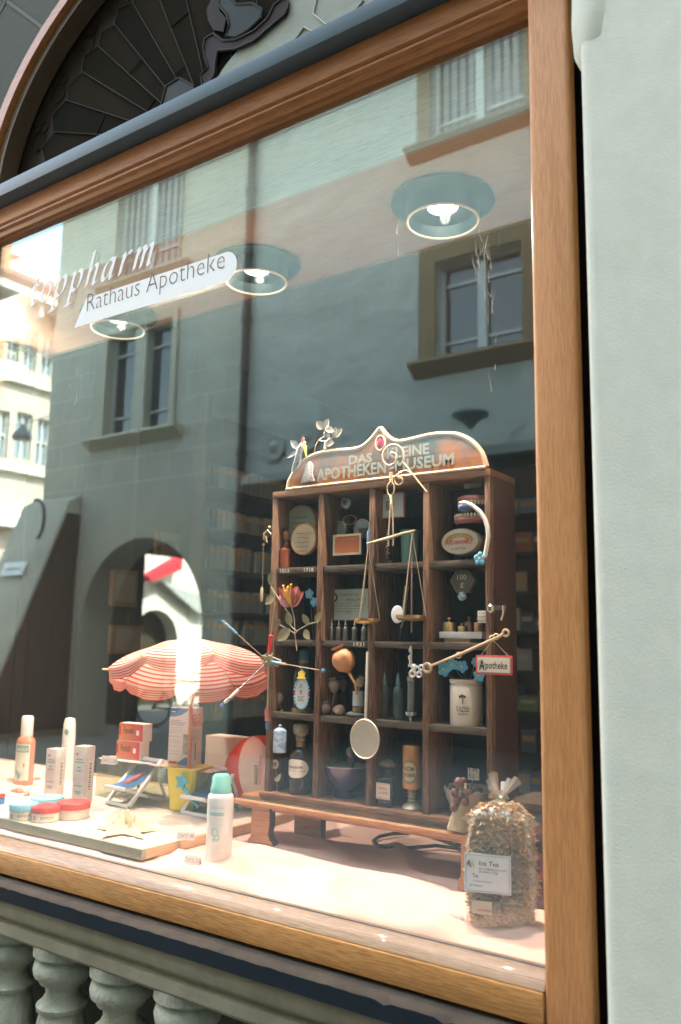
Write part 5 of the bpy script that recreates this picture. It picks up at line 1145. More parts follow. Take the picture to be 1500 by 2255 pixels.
frame_pic('small_picture', 'little white floral print with dark red border in the third top compartment', 831, 1085, 890, 1141, .335, .0025, ROSEF, PPR, lambda b, a, c, d, e, y: [b.ell(((a * .55 + c * .45) + u * .006, y, (d + e) / 2 + v * .007), (.005, .0006, .005), ROSEF if (u + v) % 2 else mat('print_green', (.2, .32, .2), .6), 8) for u in (-1, 0, 1) for v in (-1, 0, 1)])
p, r, h = jar(808, 1150, 820, Q(812, 1205, .31)[2], .31); std('blue_vial', 'tiny blue vial on the second divider, by the scale beam', 'vial', p, [('vial', [(r, 0), (r, h * .6), (r * .4, h * .75), (r * .4, h)], mat('vial_blue', (.12, .3, .5), .2))])
p, r, h = jar(842, 1158, 862, ZS[0], .36); t = std('pill_jar', 'narrow glass jar of red and blue pills in the third top compartment', 'jar', p, [('jar', [(r, 0), (r, h * .85), (r * .7, h * .9), (r * .9, h)], CLEAR)])
b = MB(); rs = random.Random(9)
for k in range(60): b.ell((p[0] + rs.uniform(-.7, .7) * r, p[1] + rs.uniform(-.7, .7) * r, p[2] + rs.uniform(.05, .55) * h), (.0022, .0022, .0022), (RED, LBLUE, PAPER)[k % 3], 6)
b.build('pills', t, kind='stuff')
p, r, h = jar(880, 1168, 926, ZS[0], .36); std('green_beaker', 'frosted green glass beaker behind the scale beam', 'beaker', p, [('beaker', [(r * .8, 0), (r * .82, h * .1), (r * .9, h * .8), (r, h), (r * .93, h), (r * .82, h * .78), (r * .74, h * .06), (0, h * .05)], GREENG)])
# toothbrush
tb = thing('toothbrush', 'clear toothbrush with white bristles lying near the top right corner', 'toothbrush', Q(1000, 1070, .36)); a, c = Q(955, 1063, .36), Q(1060, 1053, .36)
MB().box(a[0], c[0], .36, .366, c[2] - .002, c[2] + .003, CLEAR).build('handle', tb, bevel=.001)
b = MB()
for k in range(11): x = Q(1021 + k * 3.6, 1060, .36)[0]; b.tube([(x, .363, c[2] - .001), (x + .001, .3635, c[2] - .019)], .0016, CAPW, 5)
b.build('bristles', tb)
# dentures
dt = thing('dentures', 'old dentures with pink gums and yellowed teeth in the top right compartment', 'dentures', Q(1040, 1155, .36)); GUM = mat('gum', (.42, .14, .13), .35, coat=.2); TOO = mat('tooth', (.62, .5, .3), .3)
for nm, (x, y), s in (('upper_gum', (1046, 1104), 1), ('lower_gum', (1038, 1146), -1)):
    c = Q(x, y, .352); b = MB(); pts = [(c[0] + .034 * math.cos(a_), c[1] - .030 * math.sin(a_), c[2] + s * .003) for a_ in [math.pi * k / 14 for k in range(15)]]
    b.tube(pts, [.004 + .003 * math.sin(math.pi * k / 14) for k in range(15)], GUM, 8); b.build(nm, dt)
    b = MB(); [b.ell((q[0], q[1] - .0025, q[2] - s * .009), (.0036, .0026, .0065), TOO, 8) for q in pts[1:-1]]; b.build('teeth', dt)
# oval lid pot
x0, x1, z0, z1 = rect(971, 1163, 1056, 1222, .33); pc = ((x0 + x1) / 2, .33, (z0 + z1) / 2); R = (z1 - z0) / 2; sx = (x1 - x0) / (z1 - z0)
ot = thing('oval_pot', 'oval cream porcelain pot with printed lid lying on its side, top right compartment', 'pot', (pc[0], .33, z0)); CRE = mat('porcelain_cream', (.68, .6, .46), .3, coat=.3); M_ = Matrix.Translation(pc) @ Matrix.Rotation(math.radians(90), 4, 'X') 
MB().lathe([(R * .9, -.05), (R * .92, -.014)], (0, 0, 0), mat('porcelain_ochre', (.55, .4, .22), .35), 36, M=M_, sx=sx).build('pot', ot)
MB().lathe([(R, -.014), (R, -.003), (R * .93, .002), (0, .0035)], (0, 0, 0), CRE, 40, M=M_, sx=sx).build('lid', ot)
b = MB(); OCH = mat('print_ochre', (.5, .3, .08), .5)
for k in range(15):
    a_ = math.radians(5 + 170 * k / 14); b.ell((pc[0] + R * .66 * sx * math.cos(a_), .3262, pc[2] + R * .5 * math.sin(a_) + R * .05), (.0035, .0006, .0035), OCH, 6)
    if k % 2: b.ell((pc[0] + R * .45 * sx * math.cos(a_), .3257, pc[2] + R * .35 * math.sin(a_) + R * .05), (.0035, .0006, .0035), OCH, 6)
b.text('PATE DENTIFRICE', pc[0] - R * .72 * sx, pc[2] - R * .22, R * 1.4 * sx, R * .28, .3255, RED, bold=.02); b.text('R. NATTER', pc[0] - R * .4 * sx, pc[2] - R * .62, R * .75 * sx, R * .15, .3255, INK); b.build('print', ot)
# white curved tube with blue bulb
ct = thing('curved_white_tube', 'curved white tube with dark blue bulb arching over the top right post', 'tube', Q(1075, 1230, .285))
pts = [Q(x, y, .29) for x, y in ((1014, 1109), (1024, 1107), (1040, 1113), (1056, 1126), (1068, 1143), (1074, 1162), (1076, 1180), (1073, 1200), (1068, 1226))]
MB().tube(pts, .0048, mat('tube_white', (.68, .66, .62), .25, coat=.3), 10).build('tube', ct); MB().ell(Q(1024, 1118, .295), (.017, .012, .011), mat('deep_blue', (.03, .08, .2), .2, coat=.4), 16).build('bulb', ct); 
MB().tube([pts[-1], (pts[-1][0] - .0003, .29, pts[-1][2] - .004)], .0055, RED, 10).build('ring', ct)
c = Q(1057, 1230, .286); b = MB(); flower(b, c, .0145, tilt=.3); b.build('blue_flower', label='single blue flower hanging at the end of the white tube', cat='flower')
# hexagonal weight
HX = mat('iron_brown', (.2, .15, .09), .5, metal=.5, noise_=(80, .3), col2=(.1, .08, .06)); c = Q(1018, 1279, .33)
hw = thing('hexagonal_weight', 'hexagonal iron weight stamped 100 g hanging in the right column', 'weight', c); R = .030
b = MB(); b.prism([(c[0] + R * math.cos(math.radians(60 * k)), c[2] + R * .98 * math.sin(math.radians(60 * k))) for k in range(6)], .33, .348, HX); b.build('body', hw, bevel=.0015)
b = MB(); b.prism([(c[0] + R * .8 * math.cos(math.radians(60 * k)), c[2] + R * .78 * math.sin(math.radians(60 * k))) for k in range(6)], .3292, .3298, mat('iron_face', (.08, .085, .07), .5, metal=.4)); b.text('100', c[0] - .011, c[2] + .002, .022, .012, .3285, TIN, bold=.01); b.text('g', c[0] - .004, c[2] - .016, .008, .012, .3285, TIN); b.build('stamped_face', hw)
MB().ring((c[0], .338, c[2] + .04), .008, .002, BLACK, 20, 6, plane='xz', sz=1.6).build('hook', hw)
c = Q(1018, 1313, .33); b = MB(); b.ell(c, (.010, .009, .010), mat('blue_marble_ball', (.16, .32, .42), .2, coat=.3, noise_=(150, .1), col2=(.5, .6, .62)), 16); b.build('small_ball', label='small blue mottled ball beneath the hexagonal weight', cat='ball')
x0, x1, z0, z1 = rect(1052, 1345, 1073, 1372, .31); t = thing('small_plaque', 'tiny white lettered plaque beside the brass weights', 'plaque', ((x0 + x1) / 2, .31, z0)); MB().box(x0, x1, .31, .312, z0, z1, PAPER).build('plate', t, bevel=.0006)
b = MB(); [b.text(s, x0 + .002, z0 + (z1 - z0) * k, (x1 - x0) * .85, (z1 - z0) * .2, .3095, INK) for s, k in (('ACRIT', .7), ('INNEN', .4), ('NOX', .1))]; b.build('lettering', t)
# marble board and brass weights
x0, x1, z0, z1 = rect(967, 1391, 1061, 1406, .32); MB().box(x0, x1, .32, .375, z0, z1, mat('marble', (.7, .68, .64), .25, noise_=(20, .2), col2=(.5, .5, .48))).box(x0 + .01, x1 - .03, .325, .37, ZS[1], z0, WOODR).build('marble_slab', label='small white marble slab under the brass weights', cat='slab', bevel=.0006)
zm = z1 + .0002
for (l, t_, r, m, y, lab) in ((975, 1360, 1004, BRASS, .335, 'largest brass cylinder weight at the left of the slab'), (1008, 1373, 1026, BRASS, .334, 'smallest brass weight in the middle of the slab'), (1022, 1358, 1044, mat('bronze_dark', (.22, .13, .08), .35, metal=.7), .355, 'dark bronze weight at the back of the slab'), (1043, 1360, 1064, mat('copper_weight', (.5, .26, .15), .35, metal=.7), .345, 'coppery brass weight at the right end of the slab')):
    p, r_, h = jar(l, t_, r, zm, y); std('brass_weight', lab, 'weight', p, [('body', [(r_, 0), (r_, h * .62), (r_ * .94, h * .66), (r_ * .2, h * .66)], m), ('knob', [(r_ * .18, h * .66), (r_ * .16, h * .85), (r_ * .32, h * .92), (r_ * .25, h), (0, h)], m)], group='brass weights on the marble slab')
# --- row 2 left : red flower, golden branch, blue flowers
PET = mat('petal_red', (.5, .05, .05), .4, noise_=(40, .25), col2=(.62, .3, .26)); c0 = Q(642, 1336, .285)
rf = thing('red_flower', 'red and pink metal flower with yellow stamens on the left of the cabinet', 'flower', c0)
for k in range(7):
    a_ = -1.25 + k * .42; y_ = .285 - (.012 if k % 2 else -.004) ; L_ = .046 + .006 * (k in (1, 5)); b = MB()
    tip = Vector((c0[0] + math.sin(a_) * L_ * .8, y_ - .004, c0[2] + (.028 + math.cos(a_) * L_ * .5))); leaf(b, c0, tip, .0145, PET, cup=-.5 if k % 2 else .6); b.build('petal', rf)
b = MB(); STM = mat('stamen', (.78, .5, .06), .4)
for (x, y) in ((624, 1290), (641, 1288), (630, 1302), (634, 1293)): p = Q(x, y, .27); b.tube([c0, ((c0[0] + p[0]) / 2 - .002, .272, (c0[2] + p[2]) / 2), p], .0016, STM, 6); b.ell(p, (.0028, .0028, .0028), STM, 8)
b.build('stamens', rf)
b = MB(); b.tube([c0, Q(648, 1360, .29), Q(650, 1400, .29), Q(654, 1433, .29)], .0014, TIN, 6); b.build('stem', rf)
b = MB(); flower(b, Q(681, 1308, .33), .013, tilt=.2); b.tube([Q(681, 1310, .332), Q(684, 1330, .335), Q(690, 1400, .34), Q(690, 1411, .34)], .0008, HX, 5); b.build('blue_flower', label='upper blue wire flower beside the red flower', cat='flower', group='blue flowers beside the red flower')
b = MB(); flower(b, Q(692, 1326, .33), .0125, tilt=.7); b.tube([Q(692, 1328, .332), Q(694, 1400, .34), Q(694, 1411, .34)], .0008, HX, 5); b.build('blue_flower', label='lower blue wire flower against the first divider', cat='flower', group='blue flowers beside the red flower')
GL = mat('gold_leaf', (.42, .36, .2), .4, metal=.55, noise_=(80, .3), col2=(.24, .22, .14)); gb = thing('gilded_branch', 'twisted branch of tarnished gilt leaves climbing the left of the cabinet', 'ornament', Q(655, 1410, .28))
for (a, c, w) in (((597, 1290), (597, 1256), 9), ((604, 1312), (584, 1330), 10), ((640, 1378), (633, 1345), 10), ((618, 1376), (606, 1364), 8), ((639, 1384), (611, 1411), 13), ((681, 1376), (666, 1352), 8), ((695, 1372), (707, 1347), 8), ((670, 1387), (682, 1408), 9)):
    b = MB(); leaf(b, Q(*a, .28), Q(*c, .276), w * mpp(Q(*a, .28)), GL); b.build('leaf', gb)
b = MB(); 
for l in (((654, 1433), (650, 1395), (656, 1388), (678, 1375), (695, 1370)), ((650, 1395), (632, 1384), (617, 1376)), ((656, 1390), (645, 1383), (640, 1376)), ((632, 1345), (615, 1320), (597, 1291)), ((597, 1400), (603, 1350), (605, 1312), (597, 1291))): b.tube([Q(x, y, .281) for x, y in l], .0013, TIN, 6)
b.build('twig', gb)
# certificate
def cert(b, a, c, d, e, y):
    w, h = c - a, e - d; b.box(a + w * .03, c - w * .03, y, y + .0002, d + h * .04, e - h * .04, mat('cert_paper', (.6, .59, .48), .7)); y -= .0006
    b.ell((a + w * .14, y, e - h * .25), (w * .085, .0003, h * .15), INK, 20); b.ell((a + w * .14, y - .0005, e - h * .25), (w * .045, .0002, h * .1), PAPER, 12)
    b.text('PHARMACIE', a + w * .27, e - h * .22, w * .5, h * .11, y, mat('ink_grey', (.2, .19, .15), .7), shear=-.1); b.text('PRINCIPALE', a + w * .45, e - h * .4, w * .5, h * .12, y, mat('ink_grey', (.2, .19, .15), .7))
    for k, (u, v) in enumerate(((.06, .95), (.06, .8), (.15, .9), (.06, .9), (.4, .6))): b.box(a + w * u, a + w * v, y, y + .0002, e - h * (.47 + .085 * k), e - h * (.462 + .085 * k), INK)
    b.text('No Membre', a + w * .66, e - h * .56, w * .28, h * .05, y - .0003, INK); b.text('Dose', a + w * .45, e - h * .76, w * .12, h * .06, y - .0003, INK)
frame_pic('old_certificate', 'framed old pharmacy certificate in the second column behind the ampoules', 722, 1297, 812, 1366, .352, .0025, mat('frame_glass', (.45, .48, .42), .4), PPR, cert, 'certificate')
for k, x in enumerate((730, 746, 761, 781, 802)):
    p, r, h = jar(x - 6.5, 1363, x + 6.5, ZS[1], .345); std('sealed_ampoule', ['first sealed silver ampoule, leftmost of five', 'second sealed silver ampoule from the left of five', 'middle one of the five sealed silver ampoules', 'fourth sealed silver ampoule, under the scale pan', 'fifth sealed silver ampoule against the divider'][k], 'ampoule', p, [('body', [(r * .9, 0), (r, .002), (r * .9, h * .25), (r * .98, h * .5), (r * .8, h * .62), (r * .3, h * .68)], mat('ampoule_silver', (.42, .38, .32), .15, metal=.6)), ('tip', [(r * .28, h * .68), (r * .55, h * .74), (r * .25, h * .8), (r * .2, h), (0, h)], TIN)], group='row of five sealed ampoules', n=16)
# --- column 3 row 2: disk, syringe, thermometer
c = Q(875, 1353, .30); MB().ell(c, (.0155, .001, .0195), mat('disc_white', (.72, .74, .74), .4), 28).build('white_disc', label='white oval disc hanging at the edge of the right scale pan', cat='disc')
sy = thing('hanging_syringe', 'slim yellowed glass syringe hanging point-down beside the thermometer', 'syringe', Q(886, 1400, .35)); a, c = Q(896, 1290, .35), Q(887, 1368, .35)
MB().tube([a, c], .0055, mat('syringe_yellow', (.3, .32, .2), .2, coat=.3), 12).build('barrel', sy); MB().tube([c, Q(884, 1382, .35)], .003, STEEL, 10).build('hub', sy); MB().tube([Q(884, 1382, .35), Q(881, 1400, .35)], .001, STEEL, 6).build('needle', sy)
th = thing('glass_thermometer', 'long glass thermometer rod hanging through the third column', 'thermometer', Q(906, 1420, .29)); MB().tube([Q(907, 1222, .29), Q(906, 1395, .29)], .0032, CLEAR, 10).build('tube', th); MB().tube([Q(907, 1225, .2895), Q(906, 1393, .2895)], .0008, ROSEF, 6).build('column', th)
# --- balance scale
bs_ = thing('balance_scale', 'pale brass hand balance with two hanging pans in front of the cabinet', 'scale', Q(862, 1365, .27))
MB().tube([Q(808, 1197, .27), Q(835, 1190, .27), Q(860, 1184, .27), Q(885, 1175, .27), Q(914, 1168, .27)], [.0015, .003, .0045, .003, .0015], TIN, 8).build('beam', bs_)
b = MB(); [b.tube([Q(x0, 1110, .268), Q(x0 + d, 1135, .268), Q(x1, 1175, .268), Q(x1, 1202, .268)], .002, TIN, 6) for x0, d, x1 in ((861, -2, 856), (863, 2, 866))]; b.build('fork', bs_)
for (x, y, px0, px1, py) in ((811, 1200, 781, 835, 1364), (908, 1176, 873, 937, 1357)):
    b = MB(); a = Q(x, y, .27); l, r = Q(px0 + 3, py, .27), Q(px1 - 3, py, .27); R = (r[0] - l[0]) / 2; cx = (l[0] + r[0]) / 2
    for k in range(3): aa = k * 2 * math.pi / 3 + .5; b.tube([a, (cx + R * math.cos(aa), .27 + R * math.sin(aa), l[2])], .0009, TIN, 5)
    b.ring((a[0], .27, a[2]), .003, .0008, TIN, 12, 5, plane='xz'); b.build('strings', bs_)
    MB().lathe([(R, .002), (R * .98, -.004), (R * .8, -.009), (0, -.0105), (0, -.009), (R * .78, -.0075), (R * .95, -.003), (R * .97, .002)], (cx, .27, l[2]), BRASS, 28).build('pan', bs_)
# scroll bracket
sb_ = thing('scroll_bracket', 'curled pale brass wire bracket in front of the crest holding the balance', 'bracket', Q(860, 1085, .28))
def spiral(c, R, turns, a0, y, n=40, k=.75): return [(c[0] + R * (1 - k * i / n) * math.cos(a0 + turns * 2 * math.pi * i / n), y, c[2] + R * (1 - k * i / n) * math.sin(a0 + turns * 2 * math.pi * i / n)) for i in range(n + 1)]
b = MB(); c = Q(862, 1006, .28); b.tube(list(reversed(spiral(c, .034, 1.35, -.5, .28))) + [Q(890, 1020, .28), Q(905, 1040, .28), Q(925, 1065, .28), Q(940, 1083, .28)], .0021, TIN, 7); b.build('scroll', sb_)
b = MB(); c2 = Q(880, 1057, .279); b.tube(list(reversed(spiral(c2, .016, 1.2, 1.2, .279))), .0016, TIN, 6); b.tube([Q(878, 1040, .279), Q(895, 1035, .279), Q(912, 1047, .279), Q(922, 1062, .279)], .0014, TIN, 6); b.build('small_scroll', sb_)
b = MB(); c3 = Q(861, 1077, .275); b.ring(c3, .009, .0016, TIN, 24, 6, plane='xz', sz=1.7); b.tube([Q(861, 1040, .277), Q(862, 1062, .276)], .004, TIN, 8); b.tube([Q(861, 1092, .274), Q(862, 1110, .27)], .003, TIN, 8); b.build('link', sb_)
# figures on the crest
bf = thing('bird_figure', 'small painted tin bird figure with googly eyes and yellow beak on the crest', 'figurine', Q(648, 1035, .298)); BFM = mat('tin_speckled', (.4, .42, .42), .45, metal=.3, noise_=(120, .2), col2=(.22, .22, .26))
MB().tube([Q(645, 1035, .298), Q(650, 1020, .297), Q(657, 1005, .296), Q(661, 990, .295), Q(668, 978, .295)], [.003, .005, .008, .009, .008], BFM, 10).build('body', bf)
b = MB(); [b.ell(Q(x, y, .284), (.0045, .002, .0045), CAPW, 10) for x, y in ((663, 981), (671, 976))]; [b.ell(Q(x, y, .281), (.0018, .001, .0018), INK, 8) for x, y in ((663, 981), (671, 976))]; b.build('eyes', bf)
b = MB(); a, c = Q(671, 983, .285), Q(675, 1008, .28); b.tube([a, c], [.006, .0006], mat('beak', (.6, .58, .12), .4), 8); b.build('beak', bf)
b = MB(); leaf(b, Q(658, 988, .296), Q(640, 970, .296), .009, BFM); leaf(b, Q(656, 992, .297), Q(632, 1008, .297), .006, BFM); leaf(b, Q(666, 976, .294), Q(668, 960, .294), .005, PET); b.build('feathers', bf)
b = MB(); b.tube([Q(656, 1008, .297), Q(648, 1022, .297), Q(644, 1038, .297)], .003, BFM, 6); b.tube([Q(662, 1005, .297), Q(660, 1020, .297), Q(656, 1030, .297)], .003, BFM, 6); b.build('legs', bf)
bt_ = thing('butterfly_ornament', 'pale enamel butterflies and leaves on a wire above the crest', 'ornament', Q(700, 998, .3)); ENA = mat('enamel_pale', (.56, .5, .4), .4, metal=.2, noise_=(60, .25), col2=(.42, .36, .28))
b = MB(); b.tube([Q(692, 999, .3), Q(695, 982, .3), Q(703, 968, .3), Q(714, 962, .3)], .0013, TIN, 6); b.tube([Q(714, 962, .3), Q(716, 945, .3)], .0011, TIN, 6); b.tube([Q(716, 990, .3), Q(718, 975, .3), Q(728, 966, .3)], .004, ENA, 8); b.tube([Q(704, 970, .3), Q(716, 972, .3), Q(735, 962, .3)], .0012, TIN, 6); b.build('wire', bt_)
for a, c, w in (((713, 944), (697, 928), 9), ((714, 944), (724, 922), 9), ((716, 942), (737, 950), 7), ((735, 962), (740, 940), 7), ((736, 962), (754, 944), 8), ((717, 976), (736, 974), 8), ((722, 966), (724, 953), 6)): b = MB(); leaf(b, Q(*a, .3), Q(*c, .296), w * .00113, ENA); b.build('wing', bt_)
# chain with ampoule at the left
cl = thing('left_hook_chain', 'curled hook with thin chain and hanging vial left of the cabinet', 'hook', Q(578, 1330, .3))
b = MB(); b.tube([Q(x, y, .3) for x, y in ((597, 1176), (590, 1168), (582, 1175), (581, 1188), (588, 1194), (586, 1180))], .0024, TIN, 7); b.ell(Q(594, 1161, .3), (.004, .004, .004), TIN, 8); b.ring(Q(581, 1199, .3), .003, .001, TIN, 12, 5, plane='xz'); b.build('hook', cl)
MB().tube([Q(580, 1204, .3), Q(578, 1293, .3)], .0007, GL, 5).build('chain', cl); MB().tube([Q(577, 1293, .3), Q(577, 1298, .3), Q(576, 1322, .3), Q(576, 1326, .3)], [.002, .0038, .0038, .002], mat('vial_tan', (.45, .38, .26), .2, coat=.3), 10).build('vial', cl)
# pipette windmill
wm = thing('pipette_windmill', 'windmill of glass pipettes and blue syringes tied at the cabinet left edge', 'ornament', Q(590, 1460, .27)); GLB = mat('glass_blue', (.18, .4, .58), .15, coat=.4); COP = mat('copper_thin', (.55, .36, .27), .35, metal=.6)
hub = Q(590, 1456, .27)
def arm(l, y1, kind):
    b = MB(); e = Q(*l[-1], y1); a = hub
    f = lambda t: tuple(a[i] + (e[i] - a[i]) * t for i in range(3))
    if kind == 0: b.tube([a, f(.72)], .001, COP, 7); b.tube([f(.7), f(.93)], .0032, GLB, 10); b.tube([f(.93), f(.98)], .0028, COP, 8); b.ell(e, .0045, BLUE, 8)
    if kind == 1: b.tube([f(.06), f(.26)], .0038, GLB, 10); b.tube([f(.26), f(.34)], .0032, COP, 8); b.tube([f(.34), f(.93)], .001, COP, 7); b.ell(e, .0052, BLUE, 8)
    if kind == 2: b.tube([a, f(.66)], .0012, STEEL, 7); b.tube([f(.64), f(.82)], .0038, CAPW, 10); b.tube([f(.82), f(.94)], .0042, STEEL, 10); b.ell(e, .0058, mat('cap_navy', (.05, .1, .3), .3), 8)
    b.build('arm', wm)
arm([(492, 1369)], .2, 0); arm([(712, 1477)], .26, 1); arm([(489, 1554)], .2, 2)
b = MB(); rs = random.Random(2)
for k in range(6): b.tube([(hub[0] + .012 * math.cos(q) + rs.uniform(-.006, .006), .27 + rs.uniform(-.006, .006), hub[2] + .012 * math.sin(q + k) + rs.uniform(-.01, .01)) for q in [i * .7 for i in range(9)]], .0016, mat('wire_olive', (.3, .3, .18), .6), 6)
b.tube([hub, Q(612, 1468, .27), Q(620, 1455, .27), Q(600, 1447, .27)], .0012, TIN, 6); b.build('wire_knot', wm)
b = MB(); b.tube([Q(606, 1325, .275), Q(598, 1395, .275)], .0018, TIN, 7); b.tube([Q(597, 1400, .275), Q(592, 1438, .275)], .0045, RED, 10); b.ell(Q(597, 1401, .275), (.006, .006, .004), RED, 10); b.tube([Q(592, 1438, .275), Q(590, 1560, .275)], .0022, TIN, 7); b.tube([Q(588, 1560, .275), Q(588, 1588, .275)], .005, mat('pink_rubber', (.6, .2, .15), .5), 10); b.tube([Q(588, 1590, .275), Q(588, 1606, .275)], .0036, BLUE, 8); b.build('upright_rod', wm)
# brass rod with sign
rd = thing('brass_rod', 'pale brass rod slanting across the right column, tied to the post', 'rod', Q(1080, 1420, .28)); 
MB().tube([Q(940, 1471, .27), Q(960, 1462, .27), Q(1020, 1438, .27), Q(1085, 1408, .27), Q(1100, 1402, .27), Q(1110, 1394, .27)], [.0028, .0028, .0034, .0028, .0034, .0028], CRM, 9).build('rod', rd)
b = MB(); b.ring(Q(1114, 1394, .27), .0062, .0026, CRM, 20, 7, plane='xz'); b.ring(Q(941, 1471, .268), .0085, .0035, CRM, 20, 7, plane='xz'); b.build('ring', rd)
b = MB(); [b.ring(Q(x, y, .27), .0055, .0016, TIN, 14, 6, plane='xz') for x, y in ((1010, 1443), (1084, 1406), (1093, 1402))]; b.build('knot', rd)
FIL = mat('filigree', (.66, .66, .64), .35, metal=.4); b = MB(); 
for x, y, R in ((917, 1475, .009), (909, 1483, .008), (923, 1485, .007), (928, 1470, .006), (912, 1469, .006)): b.ring(Q(x, y, .266), R * .8, .0024, FIL, 14, 6, plane='xz')
b.build('silver_filigree', label='small white silver filigree ornament at the lower end of the brass rod', cat='ornament')
b = MB(); b.tube([Q(905, 1422, .28), Q(904, 1432, .28), Q(906, 1440, .28), Q(903, 1446, .28), Q(905, 1460, .28), Q(903, 1468, .28)], [.001, .004, .002, .0045, .003, .0045], FIL, 8); b.build('silver_pendant', label='twisted silver pendant hanging above the large glass syringe', cat='pendant')
sgn = thing('hanging_sign', 'small white and red sign reading Apotheke hanging by strings', 'sign', Q(1088, 1487, .268)); y = .268
x0, x1, z0, z1 = rect(1048, 1443, 1128, 1486, y)
MB().box(x0, x1, y, y + .004, z0, z1, mat('sign_red', (.6, .06, .06), .5)).build('board', sgn, bevel=.0006)
b = MB(); GRN = mat('sign_green', (.2, .42, .3), .6); f = .0035; b.box(x0 + f, x1 - f, y - .0006, y - .0001, z0 + f, z1 - f, GRN); f = .0048; b.box(x0 + f, x1 - f, y - .0012, y - .0007, z0 + f, z1 - f, PAPER)
w_ = x1 - x0; h_ = z1 - z0; b.text('A', x0 + w_ * .1, z0 + h_ * .22, w_ * .16, h_ * .55, y - .0017, INK, bold=.03); b.text('potheke', x0 + w_ * .28, z0 + h_ * .18, w_ * .6, h_ * .5, y - .0017, INK, bold=.012); b.ring((x0 + w_ * .17, y - .0018, z0 + h_ * .5), w_ * .085, .0004, INK, 20, 4, plane='xz', sz=1.1)
b.build('lettering', sgn); b = MB(); t_ = Q(1086, 1409, .268); b.tube([(x0 + w_ * .14, y + .002, z1), t_, (x1 - w_ * .12, y + .002, z1)], .0008, TIN, 5); b.build('string', sgn)
b = MB(); c = Q(1080, 1340, .285); b.ell(c, (.008, .006, .010), STEEL, 7); b.box(c[0] + .002, c[0] + .034, .285, .288, c[2] - .003, c[2] + .006, mat('dark_metal', (.12, .13, .12), .4, metal=.6)); b.tube([Q(1108, 1333, .285), Q(1109, 1350, .285), Q(1104, 1366, .285)], .002, TIN, 7); b.build('metal_clamp', label='crumpled metal clamp and strip fixed to the right post', cat='clamp', ang=20)
# --- row 3
EM = Q(664, 1522, .325); p, r, h = jar(645, 1470, 685, ZS[2], .335); dm = thing('glass_dome', 'tall glass dome with crowned blue emblem in the left column', 'dome', p)
MB().lathe([(r, .006), (r, h * .8), (r * .85, h * .93), (r * .45, h * .99), (0, h)], p, CLEAR, 32).build('dome', dm); MB().lathe([(r * 1.08, 0), (r * 1.1, .002), (r * 1.1, .010), (r, .011), (0, .011)], p, BRASS, 32).build('base', dm)
yE = p[1] - r - .003; c = Q(664, 1527, yE); EB = mat('emblem_blue', (.25, .48, .66), .5); b = MB()
for k in range(26): a_ = k * 2 * math.pi / 26; b.ell((c[0] + .021 * math.cos(a_), yE, c[2] + .034 * math.sin(a_)), (.0036, .0014, .0036), EB if k % 13 else RED, 7)
b.ell((c[0], yE + .0006, c[2]), (.019, .0012, .033), PPR, 24); b.build('emblem_oval', dm)
b = MB(); [b.tube([(c[0] + u * .004, yE - .001, c[2] + .034), (c[0] + u * .008, yE - .001, c[2] + .05 + .006 * (1 - abs(u)))], [.003, .0012], YEL, 6) for u in (-1.2, -.6, 0, .6, 1.2)]; b.tube([(c[0] - .012, yE - .001, c[2] + .035), (c[0] + .012, yE - .001, c[2] + .035)], .0025, YEL, 6)
b.text('JL', c[0] - .006, c[2] + .012, .011, .010, yE - .0015, INK); b.text('e', c[0] - .004, c[2] - .002, .007, .010, yE - .0015, INK); b.text('DUC', c[0] - .009, c[2] - .018, .018, .012, yE - .0015, INK); b.build('crown', dm)
p, r, h = jar(657, 1432, 682, Q(670, 1466, .37)[2], .37); std('blue_canister', 'tall blue canister standing behind the glass dome', 'canister', (p[0], p[1], ZS[2]), [('body', [(r * .9, 0), (r * .9, p[2] - ZS[2] + h)], mat('canister_blue', (.08, .25, .33), .4)), ('band', [(r * .95, p[2] - ZS[2] + .006), (r * .95, p[2] - ZS[2] + .013)], BRASS)])
pd = thing('seed_pod_flower', 'small pink dried seed pod on a bent wire at the left of the dome', 'dried flower', Q(618, 1578, .33)); MB().ell(Q(613, 1537, .33), (.014, .010, .015), mat('pod_pink', (.5, .33, .25), .6, noise_=(60, .3)), 16).build('pod', pd); MB().ell(Q(610, 1536, .319), (.004, .003, .004), HX, 10).build('eye', pd); MB().tube([Q(616, 1550, .33), Q(621, 1562, .33), Q(620, 1580, .33)], .0011, TIN, 6).build('stem', pd); MB().lathe([(.005, 0), (.004, .003), (0, .005)], (Q(620, 1580, .33)[0], .33, ZS[2]), WOODR, 12).build('foot', pd)
